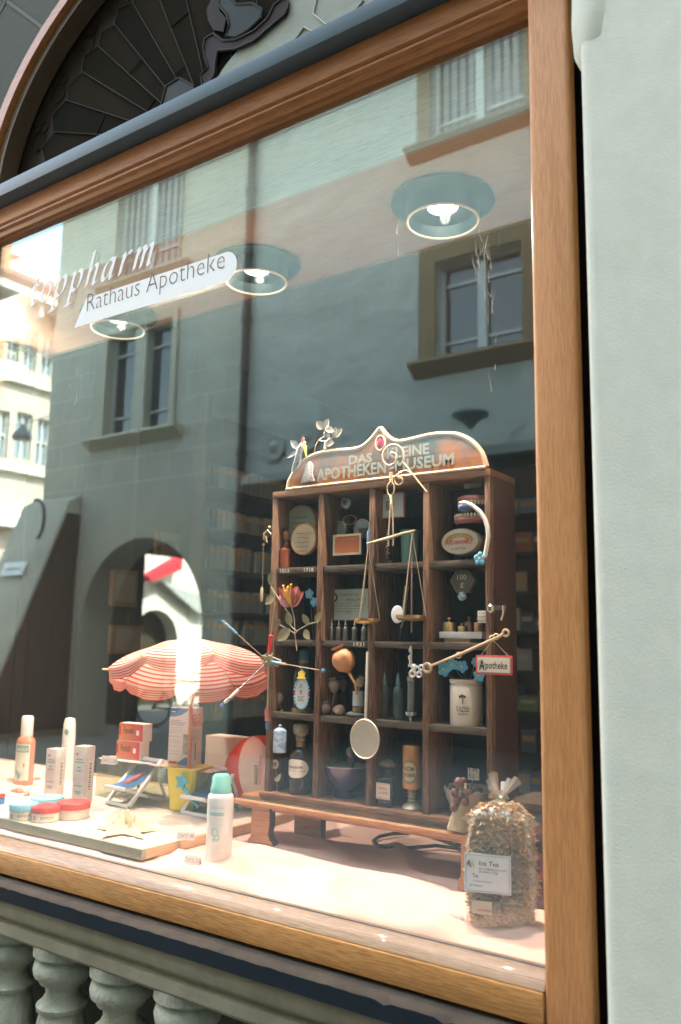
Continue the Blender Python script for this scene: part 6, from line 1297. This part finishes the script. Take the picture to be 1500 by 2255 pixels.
# poppy pods
POD = mat('poppy_pod', (.58, .3, .12), .45, noise_=(30, .25), col2=(.44, .2, .08), bump=(60, .5, .003)); POD2 = mat('poppy_brown', (.34, .19, .11), .6, noise_=(50, .3)); POD3 = mat('poppy_pale', (.5, .36, .26), .65, noise_=(60, .3), col2=(.34, .22, .15))
def poppy(name, label, c, R, m, stem, y, tilt=(0, 0), sk=1.0, crown=True):
    t = thing(name, label, 'poppy pod', (c[0], y, c[2] - R)); M_ = Matrix.Translation(c) @ Matrix.Rotation(tilt[0], 4, 'Y') @ Matrix.Rotation(tilt[1], 4, 'X')
    MB().lathe([(0, -R * 1.1 * sk), (R * .3, -R * 1.0 * sk), (R * .75, -R * .72 * sk), (R, -R * .1), (R * .95, R * .3), (R * .68, R * .72), (R * .3, R * .9), (0, R * .92)], (0, 0, 0), m, 20, M=M_).build('capsule', t)
    if crown:
        b = MB(); b.lathe([(R * .2, R * .86), (R * .62, R * 1.08), (R * .66, R * 1.14), (0, R * 1.02)], (0, 0, 0), m, 20, M=M_)
        for k in range(12): a_ = k * math.pi / 6; b.tube([(0, 0, R * 1.06), (R * .64 * math.cos(a_), R * .64 * math.sin(a_), R * 1.15)], R * .05, POD3, 5, M=M_)
        b.build('crown', t)
    if stem: MB().tube([M_ @ Vector((0, 0, -R * .95 * sk))] + [Q(x, yy, y) for x, yy in stem], [R * .18] + [max(.0012, R * .1)] * len(stem), m, 8).build('stem', t)
    return t
poppy('poppy_pod', 'large orange dried poppy pod leaning from the little glass tube', Q(757, 1453, .31), .0275, POD, [(773, 1490), (783, 1507), (786, 1530)], .31, (math.radians(-22), .15))
poppy('poppy_pod', 'medium brown poppy pod on its stem at the left of the second column', Q(735, 1508, .345), .0135, POD3, [(733, 1545), (732, 1576)], .345, (0, .3), 1.4)
poppy('poppy_pod', 'dark dried poppy pod at the back between the pods', Q(755, 1505, .385), .013, POD2, [(757, 1540), (758, 1574)], .385, (0, .2), 1.5)
poppy('poppy_pod', 'tiny pale poppy pod peeking out behind the long spoon handle', Q(793, 1502, .335), .011, POD3, [(790, 1520)], .335, (.5, .2))
c = Q(716, 1568, .325); poppy('poppy_pod', 'small squat pod with flat cap at the front left of the shelf', (c[0], .325, ZS[2] + .0145), .0138, mat('pod_rosy', (.45, .27, .24), .6, noise_=(60, .3)), None, .325, (0, .1))
c = Q(748, 1570, .325); poppy('poppy_pod', 'striped poppy pod lying with its star crown to the front', (c[0], .325, ZS[2] + .013), .0125, POD3, None, .325, (0, math.radians(80)))
c = Q(780, 1578, .33); MB().ell((c[0], .335, ZS[2] + .005), (.024, .015, .007), mat('pebble', (.38, .33, .28), .8), 16).build('pebble', label='flat grey pebble under the small glass tube', cat='stone')
p, r, h = jar(776, 1510, 803, ZS[2] + .012, .338); std('label_tube', 'small glass tube with white paper label and brass foot, second column', 'tube', p, [('tube', [(r * .9, 0), (r * .9, h)], CLEAR), ('label', [(r * .93, .012), (r * .93, h * .78)], PPR), ('foot', [(r * .97, 0), (r * .97, .010)], BRASS)])
# ladle
ld_ = thing('hanging_ladle', 'round pewter ladle with long pale handle hanging in front of the second divider', 'ladle', Q(804, 1665, .28)); c = Q(804, 1627, .275)
PEW = mat('pewter', (.7, .62, .48), .45, metal=.75, noise_=(12, .3), col2=(.5, .5, .46))
M_ = Matrix.Translation(c) @ Matrix.Rotation(math.radians(90), 4, 'X')
MB().lathe([(.035, .002), (.0365, .0035), (.038, .002), (.036, -.004), (.028, -.013), (.014, -.018), (0, -.019), (0, -.0175), (.014, -.0165), (.027, -.0115), (.0345, -.003)], (0, 0, 0), PEW, 36, M=M_, sy=1.12).build('bowl', ld_)
a = Q(809, 1435, .278); MB().box(-.0038, .0038, -.0015, .0015, 0, (Vector(a) - Vector((c[0], .275, c[2] + .038))).length, mat('handle_pale', (.5, .53, .48), .4, metal=.4), M=Matrix.Translation((c[0], .276, c[2] + .038)) @ (Vector(a) - Vector((c[0], .275, c[2] + .038))).to_track_quat('Z', 'Y').to_matrix().to_4x4()).build('handle', ld_, bevel=.0008)
# clear bottles + syringe col 3
for (l, t_, r, y, lab) in ((836, 1480, 858, .35, 'tall thin clear glass vial, left one in the third column'), (865, 1480, 888, .34, 'tall thin clear glass vial with rubber teat, right one in the third column')):
    p, r_, h = jar(l, t_, r, ZS[2], y); std('glass_vial', lab, 'vial', p, [('vial', [(r_ * .9, 0), (r_, .002), (r_, h * .62), (r_ * .75, h * .68), (r_ * .4, h * .72)], glass_mat('vial_glass', .08, (.8, .87, .86), body=(.4, .5, .5, .12))), ('teat', [(r_ * .42, h * .7), (r_ * .42, h * .76), (r_ * .22, h * .95), (0, h)], mat('teat', (.25, .36, .4), .4))], group='clear glass vials in the third column')
p, r, h = jar(893, 1480, 918, ZS[2], .32); std('standing_syringe', 'large metal and glass syringe standing on its plunger in the third column', 'syringe', p, [('thumb_plate', [(r * .9, 0), (r * .2, .003), (r * .2, h * .1), (r, h * .13), (r * 1.1, h * .2), (0, h * .21)], STEEL), ('barrel', [(r * .66, h * .21), (r * .66, h * .82)], glass_mat('barrel_glass', .1, (.7, .78, .76), body=(.45, .5, .46, .3))), ('collar', [(r * .72, h * .82), (r * .76, h * .9), (r * .5, h * .92), (r * .6, h), (0, h)], STEEL)])
# stoneware jar and blue flowers
STW = mat('stoneware', (.62, .58, .5), .35, coat=.3, noise_=(6, .35), col2=(.55, .52, .45)); p, r, h = jar(989, 1496, 1066, ZS[2], .340); sj = std('stoneware_jar', 'white stoneware jar printed with a little tree, right column', 'jar', p, [('jar', [(r * .92, 0), (r * .95, .003), (r * .95, h * .85), (r * .9, h * .89), (r * .97, h * .93), (r * .97, h), (r * .88, h), (r * .86, h * .5), (0, h * .45)], STW)], n=36)
b = MB(); wr = (p[0], p[1], r * .965); x_ = p[0] + r * .22; b.text('Tulpen', x_ - .014, p[2] + h * .30, .028, .005, 0, INK, wrap=wr, bold=.02); b.text('TULPEN', x_ - .016, p[2] + h * .36, .030, .006, 0, INK, wrap=wr); b.text('BERN', x_ - .010, p[2] + h * .24, .02, .004, 0, INK, wrap=wr)
a_ = (x_ - p[0]) / (r * .965); fx = p[0] + r * .97 * math.sin(a_); fy = p[1] - r * .97 * math.cos(a_); b.tube([(fx, fy, p[2] + h * .48), (fx + .001, fy, p[2] + h * .56), (fx - .001, fy, p[2] + h * .62)], .0009, INK, 5); [b.ell((fx + u * .005, fy - .0006, p[2] + h * (.64 + .02 * (1 - abs(u)))), (.0036, .0008, .0028), INK, 8) for u in (-1, 0, 1)]; b.build('print', sj)
for k, (x, y, R, lab) in enumerate(((978, 1474, .0165, 'largest blue flower with yellow heart, leftmost above the stoneware jar'), (997, 1463, .0135, 'blue flower in the middle above the stoneware jar'), (1018, 1468, .014, 'blue flower right of centre above the stoneware jar'), (1055, 1488, .014, 'blue flower low at the right behind the hanging sign'), (1047, 1458, .010, 'small blue flower half hidden by the hanging sign'))):
    b = MB(); c = Q(x, y, .325); flower(b, c, R, tilt=k * .5); b.tube([c, (c[0] * .6 + p[0] * .4, .335, c[2] - .02), (p[0], .35, p[2] + h * .9)], .0008, mat('print_green', (.2, .32, .2), .6), 5); b.build('blue_flower', label=lab, cat='flower', group='blue flowers above the stoneware jar')
# --- row 4
DEL = mat('delft', (.5, .6, .68), .3, coat=.3, noise_=(90, .08), col2=(.2, .36, .56)); p, r, h = jar(602, 1610, 631, Q(616, 1657, .30)[2], .30); dj = std('delft_jar', 'tiny blue and white lidded apothecary jar on the first post', 'jar', p, [('jar', [(r * .95, 0), (r, .003), (r, h * .9), (r * .9, h)], DEL), ('lid', [(r * 1.05, h * .92), (r * 1.0, h * 1.04), (r * .5, h * 1.16), (r * .2, h * 1.18), (r * .28, h * 1.28), (0, h * 1.33)], DEL)])
df = thing('dried_flower', 'dried cream flower with bud on a dark stem in the lower left corner', 'dried flower', (Q(612, 1742, .315)[0], .315, Z0)); DC = mat('dried_cream', (.6, .5, .32), .7); b = MB(); c = Q(606, 1683, .315)
for k in range(12): a_ = k * math.pi / 6; b.ell((c[0] + .008 * math.cos(a_), .315, c[2] + .008 * math.sin(a_)), (.0036, .003, .0036), DC, 7)
b.ell((c[0], .312, c[2]), (.004, .003, .004), GL, 8); b.build('bloom', df); MB().tube([c, Q(609, 1705, .316), Q(611, 1740, .318), (Q(611, 1745, .318)[0], .318, Z0)], .0011, GL, 6).build('stem', df); b = MB(); leaf(b, Q(610, 1722, .314), Q(618, 1704, .312), .005, DC); leaf(b, Q(609, 1721, .314), Q(606, 1712, .312), .004, DC); b.build('bud', df)
p, r, h = jar(637, 1636, 688, Z0, .330); eb = std('elixir_bottle', 'brown glass elixir bottle with oval cream label and brush stopper', 'bottle', p, [('bottle', [(r * .96, 0), (r, .004), (r, h * .72), (r * .9, h * .82), (r * .55, h * .91), (r * .38, h * .93), (r * .38, h)], BROWNG), ('neck_band', [(r * .42, h * .93), (r * .42, h * 1.02)], BRASS), ('brush', [(r * .4, h * 1.03), (r * .5, h * 1.1), (r * .42, h * 1.14), (r * .66, h * 1.2), (r * .7, h * 1.34), (r * .6, h * 1.38), (0, h * 1.39)], mat('brush_hair', (.4, .34, .24), .9, stripes=None, noise_=(90, .2), col2=(.18, .14, .1)))], n=32)
b = MB(); b.label((p[0], p[1], 0), r * 1.004, r * 2.5, p[2] + h * .33, p[2] + h * .7, PAPER, 'oval', a=.18); b.text('HAAS ELIXIR', p[0] - r * .6, p[2] + h * .52, r * 1.5, h * .045, 0, INK, wrap=(p[0], p[1], r * 1.02), bold=.02); b.text('nach Dr. Meister Angewandt', p[0] - r * .65, p[2] + h * .45, r * 1.8, h * .03, 0, mat('ink_grey', (.2, .19, .15), .7), wrap=(p[0], p[1], r * 1.02)); b.build('label', eb)
GOB = mat('goblet_blue', (.04, .08, .2), .18, coat=.5, noise_=(8, .3), col2=(.1, .05, .12)); x0 = Q(712, 1690, .36)[0]; x1 = Q(806, 1690, .36)[0]; zt_ = Q(760, 1690, .33)[2]; R = (x1 - x0) / 2 * .86; cx = (x0 + x1) / 2 + .004; h = zt_ - Z0
gb_ = std('blue_goblet', 'lustrous dark blue footed mortar bowl in the lower second compartment', 'bowl', (cx, .362, Z0), [('bowl', [(R * .52, 0), (R * .56, .003), (R * .3, h * .1), (R * .2, h * .18), (R * .5, h * .3), (R * .82, h * .55), (R * .95, h * .85), (R, h * .98), (R * .95, h * .97), (R * .88, h * .8), (R * .6, h * .4), (0, h * .3)], GOB), ('gilt_rim', [(R * .96, h * .975), (R * 1.0, h), (R * 1.01, h * .985), (R * .99, h * .97)], TIN)], n=36)
b = MB(); b.tube([Q(770, 1700, .36), Q(772, 1684, .355), Q(776, 1670, .352), Q(774, 1655, .35)], [.003, .008, .010, .007], mat('pestle_black', (.03, .03, .03), .25, coat=.3), 12); b.ell(Q(770, 1656, .345), (.010, .007, .011), mat('pestle_stone', (.25, .26, .24), .5, noise_=(80, .2), col2=(.05, .05, .05)), 9); b.ell(Q(772, 1665, .342), (.004, .002, .0025), RED, 8); b.build('carved_pestle', label='black carved pestle standing in the blue bowl', cat='pestle')
p, r, h = jar(832, 1670, 876, Z0, .330); SQB = mat('dark_bottle', (.035, .028, .025), .12, coat=.5, spec=.8); rb_ = thing('resin_bottle', 'square dark bottle with faceted stopper and white label lettered in red', 'bottle', p)
hh_ = h * .62; MB().box(p[0] - r * .92, p[0] + r * .92, p[1] - r * .8, p[1] + r * .8, p[2], p[2] + hh_, SQB).build('body', rb_, bevel=.006, seg=3); MB().lathe([(r * .7, hh_), (r * .45, hh_ + h * .03), (r * .42, h * .76), (r * .6, h * .79)], p, SQB, 20).build('neck', rb_)
MB().lathe([(r * .45, h * .79), (r * .9, h * .86), (r * .88, h * .9), (r * .35, h), (0, h)], p, mat('stopper_glass', (.16, .14, .1), .1, coat=.5), 8).build('stopper', rb_)
b = MB(); yl = p[1] - r * .8 - .0005; b.box(p[0] - r * .82, p[0] + r * .78, yl - .0004, yl, p[2] + h * .16, p[2] + h * .5, PAPER); b.ring((p[0], yl - .0008, p[2] + h * .33), r * .66, .0004, RED, 4, 4, plane='xz', sz=.9) if False else None
for (u0, u1, v0, v1) in ((-.72, .68, .475, .482), (-.72, .68, .178, .185)): b.box(p[0] + r * u0, p[0] + r * u1, yl - .0008, yl - .0005, p[2] + h * v0, p[2] + h * v1, RED)
b.text('RESINA', p[0] - r * .5, p[2] + h * .36, r * .95, h * .06, yl - .0009, RED); b.text('JALAPAE', p[0] - r * .5, p[2] + h * .26, r * 1.05, h * .06, yl - .0009, RED); b.build('label', rb_)
c, r, _, zt_ = cyl(887, 1641, 928, 1700, .335); zb2 = Q(907, 1735, .335)[2]; TINO = mat('tin_ochre', (.55, .27, .09), .35, metal=.35, noise_=(20, .3), col2=(.42, .2, .07)); H_ = zt_ - zb2
t = thing('ginger_tin', 'ochre tin labelled Rhizoma Zingiberis standing on a small brass candlestick', 'tin', (c, .335, zb2)); MB().lathe([(r * .97, 0), (r, .002), (r, H_ * .74)], (c, .335, zb2), TINO, 32).build('tin', t); MB().lathe([(r * 1.04, H_ * .74), (r * 1.06, H_ * .76), (r * 1.02, H_ * .78), (r * 1.02, H_ * .96), (r * .9, H_), (0, H_)], (c, .335, zb2), TINO, 32).build('lid', t)
b = MB(); b.label((c, .335, 0), r * 1.005, r * 1.9, zb2 + H_ * .12, zb2 + H_ * .68, mat('label_sage', (.2, .19, .11), .5), 'oval', a=.2); b.label((c, .335, 0), r * 1.012, r * 1.6, zb2 + H_ * .18, zb2 + H_ * .62, mat('label_tan', (.5, .4, .22), .5), 'oval', a=.2); b.text('RHIZOMA', c - r * .45, zb2 + H_ * .42, r * 1.3, H_ * .1, 0, INK, wrap=(c, .335, r * 1.03), bold=.02); b.text('ZINGIBERIS', c - r * .5, zb2 + H_ * .28, r * 1.4, H_ * .09, 0, INK, wrap=(c, .335, r * 1.03), bold=.02); b.build('label', t)
hz_ = zb2 - Z0; std('brass_candlestick', 'short turned silver-brass candlestick under the ochre tin', 'candlestick', (c, .335, Z0), [('foot', [(r * 1.05, 0), (r * 1.1, .003), (r * .9, hz_ * .2), (r * .4, hz_ * .34)], TIN), ('stem', [(r * .35, hz_ * .34), (r * .5, hz_ * .42), (r * .32, hz_ * .5), (r * .5, hz_ * .58), (r * .34, hz_ * .66), (r * .5, hz_ * .76), (r * .36, hz_ * .85), (r * .6, hz_ - .0003), (0, hz_ - .0003)], TIN)])
# jagged white bowl
x0 = Q(965, 1760, .36)[0]; x1 = Q(1082, 1760, .36)[0]; zt_ = Q(1020, 1737, .33)[2]; R = (x1 - x0) / 2 * .80; cx = (x0 + x1) / 2 + .004; h = zt_ - Z0
jb = thing('broken_white_bowl', 'cream porcelain mortar bowl with a jagged broken rim, lower right compartment', 'bowl', (cx, .365, Z0)); vs = []; fs = []; n = 48; prof = [(.35, 0), (.42, .02), (.72, .25), (.9, .55), (.98, .85), (1, 1), (.94, 1), (.9, .8), (.6, .3), (0, .22)]
for j, (q, zz) in enumerate(prof):
    for i in range(n):
        a_ = 2 * math.pi * i / n; cut = 1 - (.13 * abs(math.sin(a_ * 4.3 + 1)) + .06 * abs(math.sin(a_ * 11))) * (math.sin(a_) < .2) if j in (5, 6) else 1; rr = R if math.sin(a_) < 0 else R; vs.append((cx + R * q * math.cos(a_), .365 + R * .92 * q * math.sin(a_), Z0 + h * zz * cut))
for j in range(len(prof) - 1):
    for i in range(n): fs.append((j * n + i, j * n + (i + 1) % n, (j + 1) * n + (i + 1) % n, (j + 1) * n + i))
MB().add(vs, fs, mat('bowl_cream', (.66, .58, .46), .3, coat=.3)).build('bowl', jb)
b = MB(); rs = random.Random(8); 
for k in range(22): b.ell((cx + rs.uniform(-.6, .6) * R, .365 + rs.uniform(-.7, .3) * R, Z0 + h * rs.uniform(.78, .95)), (.007, .006, .006), mat('berry', (.14, .04, .03), .5, noise_=(60, .3), col2=(.07, .03, .025)), 8)
b.build('dried_berries', jb)
ps = thing('price_sign', 'little white handwritten price card on a stick in the broken bowl', 'price tag', Q(1040, 1735, .36)); x0, x1, z0, z1 = rect(1030, 1692, 1055, 1718, .36); MB().box(x0, x1, .36, .362, z0, z1, mat('card_white', (.72, .66, .58), .6)).build('card', ps, bevel=.0005); MB().tube([Q(1041, 1718, .361), Q(1037, 1745, .361)], .0012, STEEL, 6).build('stick', ps)
b = MB(); b.text('1 Pf.', x0 + .004, z0 + .016, .02, .009, .3595, INK); b.text('52 -', x0 + .003, z0 + .004, .022, .008, .3595, INK); b.build('lettering', ps)
# driftwood with berries
dwd = thing('driftwood_stump', 'gnarled pale wood stump hung with dried red-brown berries at the bench edge', 'ornament', Q(1005, 1832, .27)); DWM = mat('driftwood', (.48, .42, .26), .85, noise_=(25, .3), col2=(.26, .2, .12), bump=(80, .8, .004))
yb_ = .268; b = MB(); b.tube([Q(1008, 1826, yb_), Q(1012, 1800, yb_), Q(1020, 1770, yb_), Q(1024, 1745, yb_), Q(1016, 1726, yb_)], [.020, .015, .013, .011, .006], DWM, 12)
for v in range(len(b.v)):
    x, y, z = b.v[v]; k = noise.noise(Vector((x * 70, y * 70, z * 50))) * .006; b.v[v] = (x + k, y + k, z + k * .4)
b.build('wood', dwd)
for (x, y, s) in ((1012, 1724, 1.3), (1002, 1745, 1), (1030, 1745, .9), (1006, 1762, 1), (1024, 1766, 1.05), (1000, 1778, 1.1), (1016, 1752, .8), (1022, 1718, .7)): MB().ell(Q(x, y, yb_ - .012), (.0085 * s, .007 * s, .0085 * s), mat('berry', (.14, .04, .03), .5), 10, fn=lambda x, y, z: 1 + .1 * math.sin(8 * x) * math.cos(7 * z)).build('berry', dwd)
# ================================================================== TEA BAG AND AMBER JAR
p = PZ(1118, 2050, FZ0 + .003); mm = mpp(p); Wt, Ht = .098, 272 * mm; y_t = .105
tp = Vector((-.640, .118, FZ0 + .003)); tb_ = thing('tea_bag', 'clear cellophane bag of dried herb tea tied at the top, with Ice Tea label', 'bag', tuple(tp), math.radians(17))
def bagp(a, v):
    # rounded box: full below, gathered at the top
    wx, wy = .061, .038
    if v < .84: k = .9 + .1 * math.sin(v / .84 * math.pi * .9 + .3)
    else: k = (.9 + .1 * math.sin(math.pi * .9 + .3)) * (1 - ((v - .84) / .16) ** 2.4 * .84)
    e = .45 if v < .7 else .45 + .5 * (v - .7) / .3
    ca, sa = math.cos(a), math.sin(a); x = wx * k * math.copysign(abs(ca) ** e, ca); y = wy * k * math.copysign(abs(sa) ** e, sa)
    q = noise.noise(Vector((ca * 2, sa * 2, v * 7))) * .003
    q2 = noise.noise(Vector((ca * 5, sa * 5, v * 16))) * .02; return Vector((x * (1 + q * 14 + q2), y * (1 + q * 14 + q2), Ht * v))
n, m_ = 40, 26; vs = [tuple(bagp(2 * math.pi * i / n, j / m_)) for j in range(m_ + 1) for i in range(n)]; FILM = glass_mat('cellophane', .15, (.98, .97, .95), rough=.2)
fs = [(j * n + i, j * n + (i + 1) % n, (j + 1) * n + (i + 1) % n, (j + 1) * n + i) for j in range(m_) for i in range(n)] + [tuple(range(n - 1, -1, -1))]
MB().add(vs, fs, FILM).build('bag', tb_, local=True, ang=60)
b = MB(); kn = Ht * 1.0; b.tube([(0, 0, kn - .004), (0, 0, kn + .004)], .0085, FILM, 10)
FW = glass_mat('film_white', .12, (.9, .88, .84), rough=.15, body=(.8, .72, .6, .38))
for k in range(9):
    a = -1.5 + k * .38; L_ = .016 + .009 * ((k * 5) % 4); t = Vector((math.sin(a) * L_ * .8, -.016 + .011 * ((k * 3) % 4), kn + abs(math.cos(a * .55)) * L_ * 1.05)); s = Vector((t.z - kn, 0, -t.x)).normalized() * .009
    b.add([(0, 0, kn), tuple(t - s), tuple(t * 1.0 + Vector((0, -.004, .004))), tuple(t + s)], [(0, 1, 2, 3)], FW)
for sx_ in (-1, 1): b.add([(sx_ * .03, -.01, kn * .93), (sx_ * .052, -.012, kn * .9), (sx_ * .068, -.008, kn * .83), (sx_ * .046, -.012, kn * .8)], [(0, 1, 2, 3)], FW)
b.build('tied_top', tb_, local=True, smooth=False)
TEAC = [mat('tea_%d' % i, c, .8) for i, c in enumerate([(.8, .58, .33), (.66, .46, .22), (.6, .45, .26), (.76, .5, .3), (.3, .22, .13), (.85, .7, .48), (.3, .2, .36), (.75, .38, .18), (.66, .5, .32)])]
b = MB(); rs = random.Random(21)
for k in range(6500):
    a = rs.uniform(0, 2 * math.pi); v = rs.uniform(.006, .97); kk = rs.random()
    if kk < .5: u_ = rs.uniform(-1, 1); a = math.atan2(-math.sqrt(max(0, 1 - abs(u_) ** 4.4)), math.copysign(abs(u_) ** 2.2, u_))
    elif kk < .75: u_ = rs.uniform(-1, 1); a = math.atan2(math.copysign(abs(u_) ** 2.2, u_), math.sqrt(max(0, 1 - abs(u_) ** 4.4)))
    q = bagp(a, v) * 1.0; s = rs.uniform(.8, .92); c = Vector((q.x * s, q.y * s, q.z))
    L_ = rs.uniform(.004, .0125) * (.95 if v > .6 else 1 if v > .16 else .55); w = L_ * rs.uniform(.14, .5); R3 = Matrix.Rotation(rs.uniform(0, 6.3), 3, 'Z') @ Matrix.Rotation(rs.uniform(-1.6, 1.6), 3, 'X') @ Matrix.Rotation(rs.uniform(-1, 1), 3, 'Y')
    cu = rs.uniform(-.35, .35) * L_
    P = [R3 @ Vector(u) + c for u in ((-L_, 0, 0), (0, -w, cu), (L_, 0, 0), (0, w, cu))]
    if v > .68: mi = rs.choice((0, 5, 5, 3, 0, 8))
    elif v < .16: mi = rs.choice((3, 7, 0, 4, 1))
    else: mi = rs.choice((1, 2, 4, 6, 0, 8, 3, 2, 1))
    b.add([tuple(x) for x in P], [(0, 1, 2, 3)], TEAC[mi])
core = [tuple(Vector((q.x * .8, q.y * .8, min(q.z, Ht * .95)))) for q in [bagp(2 * math.pi * i / 24, j / 12 * .96) for j in range(13) for i in range(24)]]
b.add(core, [(j * 24 + i, j * 24 + (i + 1) % 24, (j + 1) * 24 + (i + 1) % 24, (j + 1) * 24 + i) for j in range(12) for i in range(24)], TEAC[1])
b.build('dried_tea', tb_, local=True, kind='stuff', smooth=False)
b = MB(); LBW = mat('tea_label', (.8, .82, .82), .6); yl = -.0425; z0, z1 = Ht * .30, Ht * .60; x0, x1 = -.056, .022
b.box(x0, x1, yl - .0008, yl, z0, z1, LBW); y = yl - .0013; BLI = mat('ink_blue', (.15, .2, .4), .6)
for (u0, u1, v0, v1) in ((.04, .97, .95, .957), (.04, .97, .035, .042), (.96, .967, .04, .95), (.033, .04, .04, .95)): b.box(x0 + (x1 - x0) * u0, x0 + (x1 - x0) * u1, y, y + .0002, z0 + (z1 - z0) * v0, z0 + (z1 - z0) * v1, BLI)
w_, h_ = x1 - x0, z1 - z0
b.text('Ice Tea', x0 + w_ * .32, z0 + h_ * .70, w_ * .42, h_ * .12, y, INK, shear=.1); b.text('fein aufgebraut warm', x0 + w_ * .32, z0 + h_ * .58, w_ * .58, h_ * .06, y, INK, shear=.2); b.text('& kalter Tag', x0 + w_ * .32, z0 + h_ * .50, w_ * .4, h_ * .06, y, INK, shear=.2); b.text('Tea', x0 + w_ * .18, z0 + h_ * .38, w_ * .12, h_ * .1, y, INK, shear=.1); b.text('Kräutermischung pur', x0 + w_ * .2, z0 + h_ * .26, w_ * .42, h_ * .05, y, INK, shear=.2); b.text('100 Gramm', x0 + w_ * .1, z0 + h_ * .15, w_ * .3, h_ * .05, y, INK, shear=.2)
for k in range(6): b.ell((x0 + w_ * (.08 + .025 * k), y, z0 + h_ * (.72 + .05 * math.sin(k * 2))), (w_ * .025, .0002, h_ * .06), BLI if k < 3 else FLY, 8)
b.box(-.044, -.01, yl - .0006, yl, Ht * .135, Ht * .235, mat('tag_tan', (.6, .52, .42), .6)); b.box(-.034, -.012, yl - .0011, yl - .0008, Ht * .16, Ht * .172, WOODS)
b.build('label', tb_, local=True, smooth=False)
# amber jar behind
c = Q(1192, 1900, .27); R = .062; zt_ = Q(1192, 1745, .27)[2] ; aj = thing('amber_jar', 'large amber glass apothecary jar half hidden behind the tea bag', 'jar', (c[0], .27, FZ0 + .003)); h = zt_ - FZ0 - .003
MB().lathe([(R * .95, 0), (R, .005), (R, h * .62), (R * .93, h * .7), (R * .72, h * .78), (R * .66, h * .84), (R * .7, h * .86)], (c[0], .27, FZ0 + .003), AMBER, 36).build('jar', aj)
MB().lathe([(R * .75, h * .862), (R * .8, h * .88), (R * .8, h * .93), (R * .5, h * .97), (R * .2, h), (0, h)], (c[0], .27, FZ0 + .003), mat('jar_lid', (.07, .05, .03), .2, coat=.4), 36).build('lid', aj)
MB().lathe([(R * .9, .005), (R * .9, h * .3), (0, h * .32)], (c[0], .27, FZ0 + .003), mat('jar_powder', (.35, .1, .02), .8), 30).build('contents', aj)
